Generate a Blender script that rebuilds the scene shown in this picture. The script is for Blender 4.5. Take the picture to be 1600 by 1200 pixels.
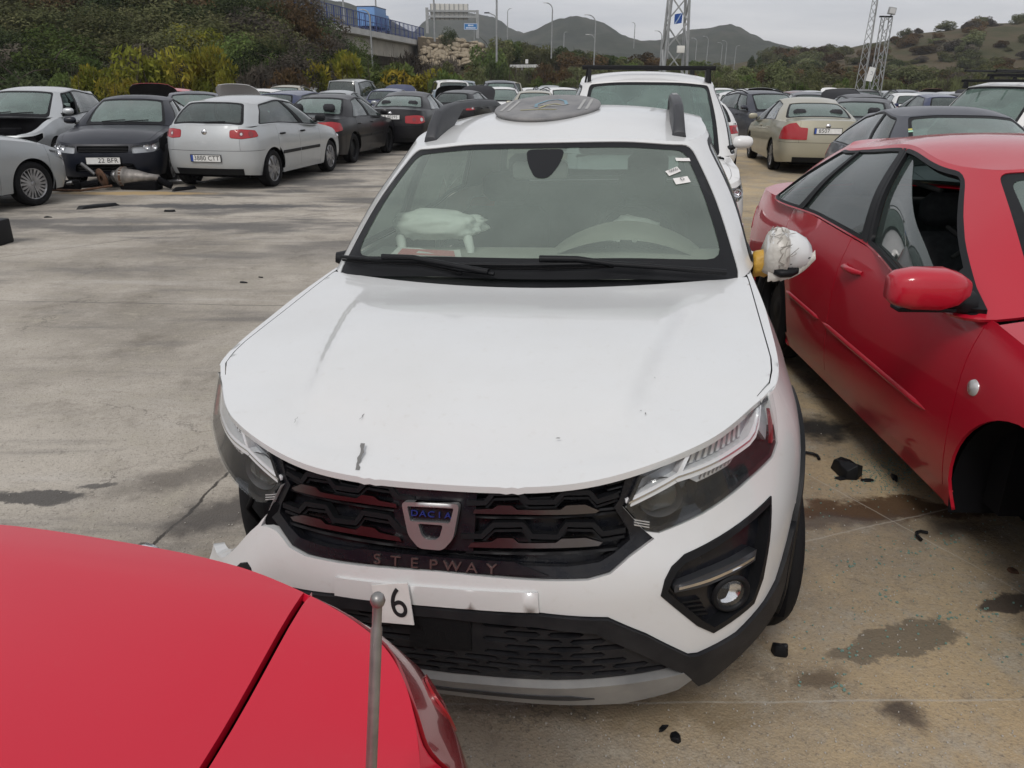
import bpy, bmesh, math, random
import numpy as np
from mathutils import Vector, Matrix
from mathutils.geometry import delaunay_2d_cdt
for _o in list(bpy.data.objects): bpy.data.objects.remove(_o, do_unlink=True)
SC = bpy.context.scene
COL = SC.collection
rad = math.radians
# ---------------------------------------------------------------- camera
cd = bpy.data.cameras.new('camera'); cam = bpy.data.objects.new('camera', cd); COL.objects.link(cam)
cd.sensor_width = 36; cd.lens = 27.0; cd.clip_start = 0.05; cd.clip_end = 6000
CAMH = 1.66
cam.matrix_world = Matrix.Translation((0, 0, CAMH)) @ Matrix.Rotation(rad(90 - 21.37), 4, 'X') @ Matrix.Rotation(rad(0.5), 4, 'Z')
SC.camera = cam
# ---------------------------------------------------------------- world: overcast
w = bpy.data.worlds.new('World'); SC.world = w; w.use_nodes = True
nt = w.node_tree; nt.nodes.clear()
wo = nt.nodes.new('ShaderNodeOutputWorld'); bg = nt.nodes.new('ShaderNodeBackground')
sky = nt.nodes.new('ShaderNodeTexSky'); sky.sky_type = 'NISHITA'; sky.sun_disc = False
sky.sun_elevation = rad(48); sky.sun_rotation = rad(200); sky.air_density = 1.0; sky.dust_density = 3.0; sky.ozone_density = 1.0
def clouds():
    # overcast layer: cloud noise stretched on the dome mixes the blue sky with bright grey cloud
    N = nt.nodes.new; L = nt.links.new
    tc = N('ShaderNodeTexCoord'); sp = N('ShaderNodeSeparateXYZ'); L(tc.outputs['Generated'], sp.inputs[0])
    mx = N('ShaderNodeMath'); mx.operation = 'MAXIMUM'; L(sp.outputs[2], mx.inputs[0]); mx.inputs[1].default_value = 0.0
    ad = N('ShaderNodeMath'); ad.operation = 'ADD'; L(mx.outputs[0], ad.inputs[0]); ad.inputs[1].default_value = 0.16
    dx = N('ShaderNodeMath'); dx.operation = 'DIVIDE'; L(sp.outputs[0], dx.inputs[0]); L(ad.outputs[0], dx.inputs[1])
    dy = N('ShaderNodeMath'); dy.operation = 'DIVIDE'; L(sp.outputs[1], dy.inputs[0]); L(ad.outputs[0], dy.inputs[1])
    cb = N('ShaderNodeCombineXYZ'); L(dx.outputs[0], cb.inputs[0]); L(dy.outputs[0], cb.inputs[1])
    mp = N('ShaderNodeMapping'); mp.inputs['Scale'].default_value = (0.35, 0.8, 1); L(cb.outputs[0], mp.inputs[0])
    n1 = N('ShaderNodeTexNoise'); n1.inputs['Scale'].default_value = 1.6; n1.inputs['Detail'].default_value = 7; n1.inputs['Roughness'].default_value = 0.55; n1.inputs['Distortion'].default_value = 0.4
    L(mp.outputs[0], n1.inputs['Vector'])
    cr = N('ShaderNodeValToRGB'); e = cr.color_ramp.elements
    e[0].position = 0.30; e[0].color = (4.0, 4.1, 4.4, 1); e[1].position = 0.70; e[1].color = (6.1, 6.05, 6.1, 1)
    L(n1.outputs['Fac'], cr.inputs[0])
    mix = N('ShaderNodeMix'); mix.data_type = 'RGBA'; mix.inputs[0].default_value = 0.9
    L(sky.outputs[0], mix.inputs[6]); L(cr.outputs[0], mix.inputs[7])
    L(mix.outputs[2], bg.inputs[0])
clouds()
bg.inputs[1].default_value = 0.148
nt.links.new(bg.outputs[0], wo.inputs[0])
sd = bpy.data.lights.new('sun', 'SUN'); sun = bpy.data.objects.new('sun', sd); COL.objects.link(sun)
sd.energy = 1.5; sd.angle = rad(15); sd.color = (1.0, 0.965, 0.92)
sun.rotation_euler = (rad(42), 0, rad(-20))       # high light, from behind and right of the camera
SC.view_settings.view_transform = 'Standard'; SC.view_settings.look = 'None'
SC.view_settings.gamma = 1.0; SC.view_settings.exposure = 0.0; SC.view_settings.use_curve_mapping = False
SC.render.engine = 'CYCLES'
# ---------------------------------------------------------------- materials
MATS = {}
def newmat(name):
    m = bpy.data.materials.new(name); m.use_nodes = True
    n = m.node_tree; b = n.nodes['Principled BSDF']; MATS[name] = m
    return m, n, b
def setp(b, **k):
    for a, v in k.items(): b.inputs[a.replace('_', ' ')].default_value = v
def mat(name, col, rough=0.6, metal=0.0, coat=0.0, spec=0.5, vary=0.0, vscale=20.0, bump=0.0, bscale=80.0, vcol=None):
    if name in MATS: return MATS[name]
    m, n, b = newmat(name)
    setp(b, Base_Color=(*col, 1), Roughness=rough, Metallic=metal, Coat_Weight=coat, Specular_IOR_Level=spec)
    if vary or bump:
        tc = n.nodes.new('ShaderNodeTexCoord')
    if vary:
        no = n.nodes.new('ShaderNodeTexNoise'); no.inputs['Scale'].default_value = vscale; no.inputs['Detail'].default_value = 6
        n.links.new(tc.outputs['Object'], no.inputs['Vector'])
        r = n.nodes.new('ShaderNodeValToRGB'); c2 = vcol or tuple(c * (1 - vary) for c in col)
        r.color_ramp.elements[0].position = .35; r.color_ramp.elements[1].position = .7
        r.color_ramp.elements[0].color = (*c2, 1); r.color_ramp.elements[1].color = (*col, 1)
        n.links.new(no.outputs['Fac'], r.inputs[0]); n.links.new(r.outputs[0], b.inputs['Base Color'])
    if bump:
        nb = n.nodes.new('ShaderNodeTexNoise'); nb.inputs['Scale'].default_value = bscale; nb.inputs['Detail'].default_value = 4
        n.links.new(tc.outputs['Object'], nb.inputs['Vector'])
        bp = n.nodes.new('ShaderNodeBump'); bp.inputs['Strength'].default_value = bump; bp.inputs['Distance'].default_value = 0.01
        n.links.new(nb.outputs['Fac'], bp.inputs['Height']); n.links.new(bp.outputs[0], b.inputs['Normal'])
    return m
def paint(name, col, rough=0.38, metal=0.0, coat=0.7, dust=0.25, dustcol=(0.36, 0.33, 0.29), spec=.4):
    """car paint with a film of yard dust, streaky specks and slightly uneven gloss"""
    if name in MATS: return MATS[name]
    m, n, b = newmat(name); N = n.nodes.new; L = n.links.new
    setp(b, Metallic=metal, Coat_Weight=coat, Coat_Roughness=0.06, Specular_IOR_Level=spec)
    tc = N('ShaderNodeTexCoord')
    n1 = N('ShaderNodeTexNoise'); n1.inputs['Scale'].default_value = 2.3; n1.inputs['Detail'].default_value = 9; n1.inputs['Roughness'].default_value = .65
    n2 = N('ShaderNodeTexNoise'); n2.inputs['Scale'].default_value = 42; n2.inputs['Detail'].default_value = 6
    L(tc.outputs['Object'], n1.inputs['Vector']); L(tc.outputs['Object'], n2.inputs['Vector'])
    r1 = N('ShaderNodeMapRange'); r1.inputs[1].default_value = .38; r1.inputs[2].default_value = .75; r1.inputs[4].default_value = dust
    L(n1.outputs['Fac'], r1.inputs[0])
    r2 = N('ShaderNodeMapRange'); r2.inputs[1].default_value = .62; r2.inputs[2].default_value = .74; r2.inputs[4].default_value = dust * .8
    L(n2.outputs['Fac'], r2.inputs[0])
    a = N('ShaderNodeMath'); a.operation = 'ADD'; a.use_clamp = True; L(r1.outputs[0], a.inputs[0]); L(r2.outputs[0], a.inputs[1])
    mx = N('ShaderNodeMix'); mx.data_type = 'RGBA'; mx.inputs[6].default_value = (*col, 1); mx.inputs[7].default_value = (*dustcol, 1)
    L(a.outputs[0], mx.inputs[0]); L(mx.outputs[2], b.inputs['Base Color'])
    rr = N('ShaderNodeMapRange'); rr.inputs[3].default_value = rough - .06; rr.inputs[4].default_value = rough + .2
    L(n1.outputs['Fac'], rr.inputs[0]); L(rr.outputs[0], b.inputs['Roughness'])
    return m
def glassmat(name, tint=(0.55, 0.66, 0.62), haze=0.12, hazecol=(0.42, 0.47, 0.45), rough=0.03, refl=1.0, f0=.075):
    """thin car glass: tinted see-through, sky reflection by angle, a film of dust"""
    m = bpy.data.materials.new(name); m.use_nodes = True; n = m.node_tree; n.nodes.clear(); N = n.nodes.new; L = n.links.new; MATS[name] = m
    out = N('ShaderNodeOutputMaterial'); tr = N('ShaderNodeBsdfTransparent'); tr.inputs[0].default_value = (*tint, 1)
    gl = N('ShaderNodeBsdfGlossy'); gl.inputs['Roughness'].default_value = rough; gl.inputs[0].default_value = (refl, refl, refl, 1)
    df = N('ShaderNodeBsdfDiffuse'); df.inputs[0].default_value = (*hazecol, 1)
    ge = N('ShaderNodeNewGeometry'); dt = N('ShaderNodeVectorMath'); dt.operation = 'DOT_PRODUCT'; L(ge.outputs['Incoming'], dt.inputs[0]); L(ge.outputs['Normal'], dt.inputs[1])
    ab = N('ShaderNodeMath'); ab.operation = 'ABSOLUTE'; L(dt.outputs['Value'], ab.inputs[0])          # thin pane: same reflectance from both sides
    om = N('ShaderNodeMath'); om.operation = 'SUBTRACT'; om.inputs[0].default_value = 1.0; L(ab.outputs[0], om.inputs[1])
    pw = N('ShaderNodeMath'); pw.operation = 'POWER'; L(om.outputs[0], pw.inputs[0]); pw.inputs[1].default_value = 4.6
    lw = N('ShaderNodeMath'); lw.operation = 'MULTIPLY_ADD'; L(pw.outputs[0], lw.inputs[0]); lw.inputs[1].default_value = .92; lw.inputs[2].default_value = f0
    tc = N('ShaderNodeTexCoord'); no = N('ShaderNodeTexNoise'); no.inputs['Scale'].default_value = 3; no.inputs['Detail'].default_value = 8
    L(tc.outputs['Object'], no.inputs['Vector'])
    mr = N('ShaderNodeMapRange'); mr.inputs[1].default_value = .3; mr.inputs[2].default_value = .75; mr.inputs[3].default_value = haze * .8; mr.inputs[4].default_value = haze * 1.2
    L(no.outputs['Fac'], mr.inputs[0])
    m1 = N('ShaderNodeMixShader'); L(mr.outputs[0], m1.inputs[0]); L(tr.outputs[0], m1.inputs[1]); L(df.outputs[0], m1.inputs[2])
    m2 = N('ShaderNodeMixShader'); L(lw.outputs[0], m2.inputs[0]); L(m1.outputs[0], m2.inputs[1]); L(gl.outputs[0], m2.inputs[2])
    L(m2.outputs[0], out.inputs[0]); return m
glassmat('glass_wind', (0.36, 0.47, 0.43), .36, (0.26, 0.36, 0.32))
glassmat('glass_side', (0.24, 0.31, 0.29), .20, (0.18, 0.24, 0.22))
glassmat('glass_clear', (0.95, 0.96, 0.96), .02, rough=.02, f0=.05)
glassmat('glass_red', (0.55, 0.02, 0.03), .35, (0.35, 0.015, 0.02), rough=.08)
M_RUB = mat('rubber', (.009, .009, .010), .8, spec=.2, vary=.0, bump=.15, bscale=60)
M_TRIM = mat('black_trim', (.008, .0085, .010), .5, spec=.22, bump=.1, bscale=300)
M_GLOSSBLK = mat('gloss_black', (.008, .008, .011), .16, coat=.5)
M_DARK = mat('dark_void', (.005, .005, .006), .9, spec=.1)
M_LINER = mat('cabin_trim', (.045, .044, .043), .8, spec=.2, vary=.3, vscale=8)
M_SEAT = mat('seat_fabric', (.055, .055, .06), .95, spec=.1, vary=.3, vscale=30)
M_CHROME = mat('chrome', (.75, .75, .76), .14, 1.0)
M_ALLOY = mat('alloy', (.42, .42, .43), .38, .85, vary=.45, vscale=9)
M_STEEL = mat('bare_steel', (.30, .30, .30), .45, .9, vary=.5, vscale=25)
M_RUST = mat('rusty_steel', (.16, .085, .05), .8, .3, vary=.6, vscale=30, bump=.3)
M_PLATE = mat('plate_white', (.72, .72, .70), .5, vary=.12, vscale=25)
M_INK = mat('plate_ink', (.012, .012, .014), .6)
M_EU = mat('plate_blue', (.02, .06, .28), .5)
M_LREF = mat('lamp_reflector', (.78, .78, .80), .12, 1.0)
M_LGREY = mat('lamp_grey', (.30, .31, .33), .35, .2)
M_RED = mat('lamp_red', (.32, .008, .013), .25, coat=.45)
M_REDDK = mat('lamp_red_dark', (.20, .008, .012), .25, coat=.8)
M_ORANGE = mat('lamp_orange', (.60, .16, .02), .25, coat=.8)
M_CLEARLAMP = mat('lamp_clear', (.55, .55, .55), .2, .3, coat=.8)
# ---------------------------------------------------------------- object helpers
def link(name, me, m=None, parent=None):
    o = bpy.data.objects.new(name, me); COL.objects.link(o)
    if m is not None: me.materials.append(m)
    if parent is not None: o.parent = parent
    return o
def tag(o, label=None, cat=None, group=None, kind=None):
    for k, v in (('label', label), ('category', cat), ('group', group), ('kind', kind)):
        if v: o[k] = v
    return o
def empty(name, loc, rz=0.0, parent=None):
    o = bpy.data.objects.new(name, None); COL.objects.link(o); o.location = loc; o.rotation_euler = (0, 0, rz)
    o.empty_display_size = .2
    if parent is not None: o.parent = parent
    return o
def children(o, _all={}): return [c for c in bpy.data.objects if c.parent is o]
def copy_tree(o, parent=None, kids=None, skip=(), depth=9):
    if kids is None:
        kids = {}
        for c in bpy.data.objects:
            if c.parent: kids.setdefault(c.parent.name, []).append(c)
    c = o.copy(); COL.objects.link(c)
    if parent is not None:
        c.parent = parent; c.matrix_parent_inverse = o.matrix_parent_inverse
    if depth > 0:
        for ch in kids.get(o.name, []):
            if not ch.name.startswith(skip or ('~',)): copy_tree(ch, c, kids, skip, depth - 1)
    return c
class MB:
    """collects primitive shapes into one mesh"""
    def __init__(s): s.v = []; s.f = []; s.sm = []
    def add(s, V, F, smooth=False):
        b = len(s.v); s.v += [tuple(p) for p in V]; s.f += [tuple(i + b for i in f) for f in F]; s.sm += [smooth] * len(F); return s
    def box(s, c, d, rot=None, taper=1.0):
        x, y, z = d[0] / 2, d[1] / 2, d[2] / 2; V = []
        for k in (-1, 1):
            t = taper if k > 0 else 1.0
            for a, b in ((-1, -1), (1, -1), (1, 1), (-1, 1)): V.append(Vector((a * x * t, b * y * t, k * z)))
        if rot is not None: V = [rot @ p for p in V]
        V = [p + Vector(c) for p in V]
        return s.add(V, [(3, 2, 1, 0), (4, 5, 6, 7), (0, 1, 5, 4), (1, 2, 6, 5), (2, 3, 7, 6), (3, 0, 4, 7)])
    def bar(s, a, b, w, h=None):
        a = Vector(a); b = Vector(b); d = b - a; L = d.length
        if L < 1e-6: return s
        q = d.to_track_quat('Y', 'Z').to_matrix()
        return s.box((a + b) / 2, (w, L, h or w), q)
    def tube(s, pts, r, n=8, cap=True, smooth=True):
        P = [Vector(p) for p in pts]; R = r if isinstance(r, (list, tuple)) else [r] * len(P); V = []; F = []
        up = Vector((0, 0, 1)); prev = None
        for i, p in enumerate(P):
            t = (P[min(i + 1, len(P) - 1)] - P[max(i - 1, 0)]).normalized()
            a = t.cross(up) if prev is None else prev - t * prev.dot(t)
            if a.length < 1e-4: a = t.cross(Vector((1, 0, 0)))
            a.normalize(); b = t.cross(a); prev = a
            for k in range(n):
                an = 2 * math.pi * k / n; V.append(p + (a * math.cos(an) + b * math.sin(an)) * R[i])
        for i in range(len(P) - 1):
            for k in range(n): F.append((i * n + k, i * n + (k + 1) % n, (i + 1) * n + (k + 1) % n, (i + 1) * n + k))
        s.add(V, F, smooth)
        if cap: s.add(V[:n], [tuple(range(n))[::-1]]); s.add(V[-n:], [tuple(range(n))])
        return s
    def lathe(s, prof, n=32, axis='X', c=(0, 0, 0), smooth=True, a0=0, a1=None, close=None):
        full = a1 is None; A1 = 2 * math.pi if full else a1; V = []; F = []; m = len(prof)
        N = n if full else n + 1
        for k in range(N):
            an = a0 + (A1 - a0) * k / n; ca, sa = math.cos(an), math.sin(an)
            for (h, r) in prof:
                if axis == 'X': p = (h, r * ca, r * sa)
                elif axis == 'Y': p = (r * ca, h, r * sa)
                else: p = (r * ca, r * sa, h)
                V.append(Vector(p) + Vector(c))
        for k in range(n):
            k2 = (k + 1) % N
            for i in range(m - 1): F.append((k * m + i, k * m + i + 1, k2 * m + i + 1, k2 * m + i))
        return s.add(V, F, smooth)
    def prism(s, poly, axis, a, b, smooth=False):
        """2D polygon swept along an axis from a to b"""
        def P(p, t): return {'X': (t, p[0], p[1]), 'Y': (p[0], t, p[1]), 'Z': (p[0], p[1], t)}[axis]
        n = len(poly); V = [P(p, a) for p in poly] + [P(p, b) for p in poly]
        return s.add(V, [tuple(range(n))[::-1], tuple(range(n, 2 * n))] + [(i, (i + 1) % n, n + (i + 1) % n, n + i) for i in range(n)], smooth)
    def mesh(s, name='m', fix=True):
        me = bpy.data.meshes.new(name); me.from_pydata(s.v, [], s.f)
        me.polygons.foreach_set('use_smooth', s.sm)
        if fix:
            bm = bmesh.new(); bm.from_mesh(me); bmesh.ops.recalc_face_normals(bm, faces=bm.faces); bm.to_mesh(me); bm.free()
        me.update(); return me
    def build(s, name, m, parent=None, bevel=0.0, seg=2, weld=False):
        me = s.mesh(name)
        if bevel or weld:
            bm = bmesh.new(); bm.from_mesh(me)
            if weld: bmesh.ops.remove_doubles(bm, verts=bm.verts, dist=1e-4)
            if bevel:
                es = [e for e in bm.edges if len(e.link_faces) == 2 and e.calc_face_angle(0) > .5]
                bmesh.ops.bevel(bm, geom=es, offset=bevel, segments=seg, profile=.6, affect='EDGES')
                for f in bm.faces: f.smooth = True
            bm.to_mesh(me); bm.free()
            if bevel: me.set_sharp_from_angle(angle=rad(50))
        return link(name, me, m, parent)
# ---------------------------------------------------------------- spline surface
def hermite_tangents(K, P, mono=False):
    """P: (n, ...) values at knots K"""
    d = (P[1:] - P[:-1]) / (K[1:] - K[:-1]).reshape((-1,) + (1,) * (P.ndim - 1)); T = np.empty_like(P)
    h = (K[1:] - K[:-1]).reshape((-1,) + (1,) * (P.ndim - 1))
    T[1:-1] = (d[:-1] * h[1:] + d[1:] * h[:-1]) / (h[1:] + h[:-1]); T[0] = d[0]; T[-1] = d[-1]
    if mono:
        s = np.sign(d[:-1]) * np.sign(d[1:]); T[1:-1] = np.where(s <= 0, 0, T[1:-1])
        lim = 3 * np.minimum(np.abs(d[:-1]), np.abs(d[1:])); T[1:-1] = np.clip(T[1:-1], -lim, lim)
    return T
def hbasis(t):
    t2 = t * t; t3 = t2 * t
    return 2 * t3 - 3 * t2 + 1, t3 - 2 * t2 + t, -2 * t3 + 3 * t2, t3 - t2
class Net:
    def __init__(s, rows, ku=None, kv=None, urow=None, mono_u=False):
        P = np.array(rows, float); s.R, s.C, _ = P.shape
        if ku is None:
            q = P[urow if urow is not None else s.R // 2]; ku = np.concatenate([[0], np.cumsum(np.linalg.norm(np.diff(q, axis=0), axis=1))])
        s.ku = np.array(ku, float)
        if kv is None:
            dd = np.linalg.norm(np.diff(P, axis=0), axis=2).mean(axis=1); kv = np.concatenate([[0], np.cumsum(dd)])
        s.kv = np.array(kv, float); s.P = P
        # mirror columns around x = 0 at both ends for smooth tangents
        m = P[:, 1:2] * np.array([-1, 1, 1]); e = P[:, -2:-1] * np.array([-1, 1, 1])
        PP = np.concatenate([m, P, e], 1); KK = np.concatenate([[-s.ku[1]], s.ku, [2 * s.ku[-1] - s.ku[-2]]])
        T = hermite_tangents(KK, np.swapaxes(PP, 0, 1), mono_u); s.T = np.swapaxes(T, 0, 1)[:, 1:-1]
        s.um = s.ku[-1]; s.vm = s.kv[-1]
    def rows_at(s, u):
        a = np.clip(np.abs(u), 0, s.um); i = np.clip(np.searchsorted(s.ku, a, 'right') - 1, 0, s.C - 2)
        h = s.ku[i + 1] - s.ku[i]; t = (a - s.ku[i]) / h; b0, b1, b2, b3 = hbasis(t)
        R = s.P[:, i] * b0[:, None] + s.T[:, i] * (b1 * h)[:, None] + s.P[:, i + 1] * b2[:, None] + s.T[:, i + 1] * (b3 * h)[:, None]
        R[:, :, 0] *= np.where(u < 0, -1, 1); return R          # rows, M, 3
    def ev(s, u, v):
        u = np.atleast_1d(np.asarray(u, float)); v = np.clip(np.atleast_1d(np.asarray(v, float)), 0, s.vm)
        R = s.rows_at(u); T = hermite_tangents(s.kv, R, True)
        i = np.clip(np.searchsorted(s.kv, v, 'right') - 1, 0, s.R - 2); h = s.kv[i + 1] - s.kv[i]; t = (v - s.kv[i]) / h
        b0, b1, b2, b3 = hbasis(t); j = np.arange(len(u))
        return R[i, j] * b0[:, None] + T[i, j] * (b1 * h)[:, None] + R[i + 1, j] * b2[:, None] + T[i + 1, j] * (b3 * h)[:, None]
    def vz(s, u, z, K=48):
        """v for a height z at u"""
        u = np.atleast_1d(np.asarray(u, float)); z = np.atleast_1d(np.asarray(z, float)); vs = np.linspace(0, s.vm, K)
        Rz = s.rows_at(u)[:, :, 2]; Tz = hermite_tangents(s.kv, Rz, True); i = np.clip(np.searchsorted(s.kv, vs, 'right') - 1, 0, s.R - 2); h = s.kv[i + 1] - s.kv[i]
        b0, b1, b2, b3 = [q[:, None] for q in hbasis((vs - s.kv[i]) / h)]
        Z = Rz[i] * b0 + Tz[i] * b1 * h[:, None] + Rz[i + 1] * b2 + Tz[i + 1] * b3 * h[:, None]
        Z = np.maximum.accumulate(Z, 0); k = np.clip((Z < z[None]).sum(0) - 1, 0, K - 2); j = np.arange(len(u))
        a, b = Z[k, j], Z[k + 1, j]; t = np.clip((z - a) / np.maximum(b - a, 1e-6), 0, 1)
        return vs[k] + t * (vs[k + 1] - vs[k])
    def evz(s, u, z): return s.ev(u, s.vz(u, z))
    def uy(s, y, row=2, side=1):
        """u on the flank for a lengthwise position y"""
        us = np.linspace(0, s.um, 400); Y = s.ev(us, np.full(400, s.kv[row]))[:, 1]; Y = np.maximum.accumulate(Y)
        return np.interp(y, Y, us)
class ASurf:
    """net addressed by (u, z)"""
    def __init__(s, net): s.n = net
    def __call__(s, u, z): return s.n.evz(u, z)
class CSurf:
    def __init__(s, net): s.n = net
    def __call__(s, u, v): return s.n.ev(u, v)
def inpoly(P, poly):
    x, y = P[:, 0], P[:, 1]; c = np.zeros(len(P), bool); q = np.asarray(poly, float); n = len(q)
    for i in range(n):
        x0, y0 = q[i - 1]; x1, y1 = q[i]
        if y0 == y1: continue
        cond = ((y0 > y) != (y1 > y)) & (x < (x1 - x0) * (y - y0) / (y1 - y0) + x0); c ^= cond
    return c
def densify(poly, step, closed=True):
    out = []; n = len(poly)
    for i in range(n if closed else n - 1):
        a = np.asarray(poly[i], float); b = np.asarray(poly[(i + 1) % n], float); k = max(1, int(math.ceil(np.linalg.norm(b - a) / step)))
        for j in range(k): out.append(tuple(a + (b - a) * j / k))
    if not closed: out.append(tuple(poly[-1]))
    return out
def rounded(poly, r, n=4):
    """round the corners of a polygon by radius r"""
    out = []; m = len(poly)
    for i in range(m):
        p = np.asarray(poly[i], float); a = np.asarray(poly[i - 1], float); b = np.asarray(poly[(i + 1) % m], float)
        rr = r[i] if isinstance(r, (list, tuple)) else r
        la = np.linalg.norm(a - p); lb = np.linalg.norm(b - p); q = min(rr, la * .45, lb * .45)
        if q < 1e-4: out.append(tuple(p)); continue
        pa = p + (a - p) / la * q; pb = p + (b - p) / lb * q
        for k in range(n + 1):
            t = k / n; out.append(tuple((1 - t) ** 2 * pa + 2 * t * (1 - t) * p + t * t * pb))
    return out
def circle(c, r, n=40, ry=None): return [(c[0] + r * math.cos(2 * math.pi * k / n), c[1] + (ry or r) * math.sin(2 * math.pi * k / n)) for k in range(n)]
def grow(poly, d):
    q = np.asarray(poly, float); a = .5 * np.sum(q[:, 0] * np.roll(q[:, 1], -1) - np.roll(q[:, 0], -1) * q[:, 1]); sg = 1 if a > 0 else -1
    t = np.roll(q, -1, 0) - np.roll(q, 1, 0); t /= np.maximum(np.linalg.norm(t, axis=1, keepdims=True), 1e-9)
    nn = np.stack([t[:, 1], -t[:, 0]], 1) * sg; return [tuple(p) for p in q + nn * d]
def tri2d(outline, holes=(), step=.05):
    outs = outline if isinstance(outline[0][0], (list, tuple)) else [outline]
    V = []; E = []
    for p in list(outs) + list(holes):
        d = densify(p, step); b = len(V); V += d; E += [(b + i, b + (i + 1) % len(d)) for i in range(len(d))]
    bpts = np.array(V); lo, hi = bpts.min(0), bpts.max(0)
    gx = np.arange(lo[0] + step / 2, hi[0], step); gy = np.arange(lo[1] + step / 2, hi[1], step)
    if len(gx) and len(gy):
        X, Y = np.meshgrid(gx, gy); X = X + (np.arange(len(gy)) % 2)[:, None] * step * .5; g = np.stack([X.ravel(), Y.ravel()], 1)
        ins = np.zeros(len(g), bool)
        for p in outs: ins |= inpoly(g, p)
        for p in holes: ins &= ~inpoly(g, p)
        g = g[ins]
        if len(g):
            dmin = np.full(len(g), 9.)
            for k in range(0, len(bpts), 256): dmin = np.minimum(dmin, np.min(np.hypot(g[:, None, 0] - bpts[None, k:k + 256, 0], g[:, None, 1] - bpts[None, k:k + 256, 1]), 1))
            g = g[dmin > step * .45]
    else: g = np.zeros((0, 2))
    allv = [Vector((float(a), float(b))) for a, b in V] + [Vector((float(a), float(b))) for a, b in g]
    r = delaunay_2d_cdt(allv, E, [], 0, 1e-6)
    vv = np.array([(p.x, p.y) for p in r[0]]); ff = np.array([f for f in r[2] if len(f) == 3])
    if len(ff) == 0: return vv, ff
    c = vv[ff].mean(1); k = np.zeros(len(c), bool)
    for p in outs: k |= inpoly(c, p)
    for p in holes: k &= ~inpoly(c, p)
    ff = ff[k]
    ar = (vv[ff[:, 1], 0] - vv[ff[:, 0], 0]) * (vv[ff[:, 2], 1] - vv[ff[:, 0], 1]) - (vv[ff[:, 2], 0] - vv[ff[:, 0], 0]) * (vv[ff[:, 1], 1] - vv[ff[:, 0], 1])
    return vv, ff[np.abs(ar) > 1e-9]
def patch_mesh(surf, outline, holes=(), step=.05, off=0.0, thick=.012, ref=None, deform=None, offfn=None):
    """outline in the surface's own 2D space -> curved shell with walled edges. ref: a point inside the body, normals point away from it"""
    vv, ff = tri2d(outline, holes, step); used = np.unique(ff); rm = -np.ones(len(vv), int); rm[used] = np.arange(len(used)); vv = vv[used]; ff = rm[ff]
    P = surf(vv[:, 0], vv[:, 1]); e = .004
    du = surf(vv[:, 0] + e, vv[:, 1]) - surf(vv[:, 0] - e, vv[:, 1]); dv = surf(vv[:, 0], vv[:, 1] + e) - surf(vv[:, 0], vv[:, 1] - e)
    Nn = np.cross(du, dv); ln = np.linalg.norm(Nn, axis=1, keepdims=True); bad = ln[:, 0] < 1e-9; Nn = Nn / np.maximum(ln, 1e-9)
    c = np.array(ref if ref is not None else (0, 2.0, .6)); Nn = np.where(((P - c) * Nn).sum(1, keepdims=True) < 0, -Nn, Nn)
    if isinstance(surf, Cap): Nn = np.tile(np.array([0, 0, 1.0]), (len(P), 1)); bad[:] = False
    if bad.any(): Nn[bad] = (P[bad] - c) / np.linalg.norm(P[bad] - c, axis=1, keepdims=True)
    o = np.full(len(P), off) if offfn is None else off + offfn(vv[:, 0], vv[:, 1])
    T = P + Nn * o[:, None]
    # consistent winding
    n0 = np.cross(T[ff[:, 1]] - T[ff[:, 0]], T[ff[:, 2]] - T[ff[:, 0]]); flip = (n0 * Nn[ff[:, 0]]).sum(1) < 0
    ff = np.where(flip[:, None], ff[:, ::-1], ff)
    V = [tuple(p) for p in T]; F = [tuple(int(i) for i in f) for f in ff]; sm = [True] * len(F)
    if thick:
        cnt = {}
        for f in F:
            for k in range(3):
                a, b = f[k], f[(k + 1) % 3]; cnt[(a, b)] = cnt.get((a, b), 0) + 1
        bd = [(a, b) for (a, b) in cnt if (b, a) not in cnt]; top = {}; bot = {}
        for a, b in bd:
            for q in (a, b):
                if q not in top:
                    top[q] = len(V); V.append(tuple(T[q])); bot[q] = len(V); V.append(tuple(T[q] - Nn[q] * thick))
            F.append((top[b], top[a], bot[a], bot[b])); sm.append(True)
    if deform is not None: V = [tuple(p) for p in deform(np.array(V))]
    me = bpy.data.meshes.new('patch'); me.from_pydata(V, [], F); me.polygons.foreach_set('use_smooth', sm); me.update()
    return me
def patch(name, surf, outline, m, parent, **k):
    return link(name, patch_mesh(surf, outline, **k), m, parent)
def mirror_uv(p): return [(-a, b) for a, b in p]
class Cap:
    """heightfield over (x, y): spans between an edge loop and a crowned centre line"""
    def __init__(s, edge, zc, p=2.2, xo=None):
        e = np.array(edge); i = np.argsort(e[:, 1], kind='stable'); e = e[i]; s.y = np.maximum.accumulate(e[:, 1] + np.arange(len(e)) * 1e-7); s.w = e[:, 0]; s.z = e[:, 2]; s.zc = zc; s.p = p
    def __call__(s, x, y):
        w = np.interp(y, s.y, s.w); ze = np.interp(y, s.y, s.z); zc = s.zc(y)
        r = np.clip(np.abs(x) / np.maximum(w, 1e-3), 0, 1.2)
        return np.stack([x, y, ze + (zc - ze) * (1 - r ** s.p)], 1)
def curve1(pts):
    K = np.array([p[0] for p in pts], float); Z = np.array([p[1] for p in pts], float); T = hermite_tangents(K, Z, True)
    def f(y):
        y = np.clip(np.asarray(y, float), K[0], K[-1]); i = np.clip(np.searchsorted(K, y, 'right') - 1, 0, len(K) - 2); h = K[i + 1] - K[i]; t = (y - K[i]) / h
        b0, b1, b2, b3 = hbasis(t); return Z[i] * b0 + T[i] * b1 * h + Z[i + 1] * b2 + T[i + 1] * b3 * h
    return f
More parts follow.
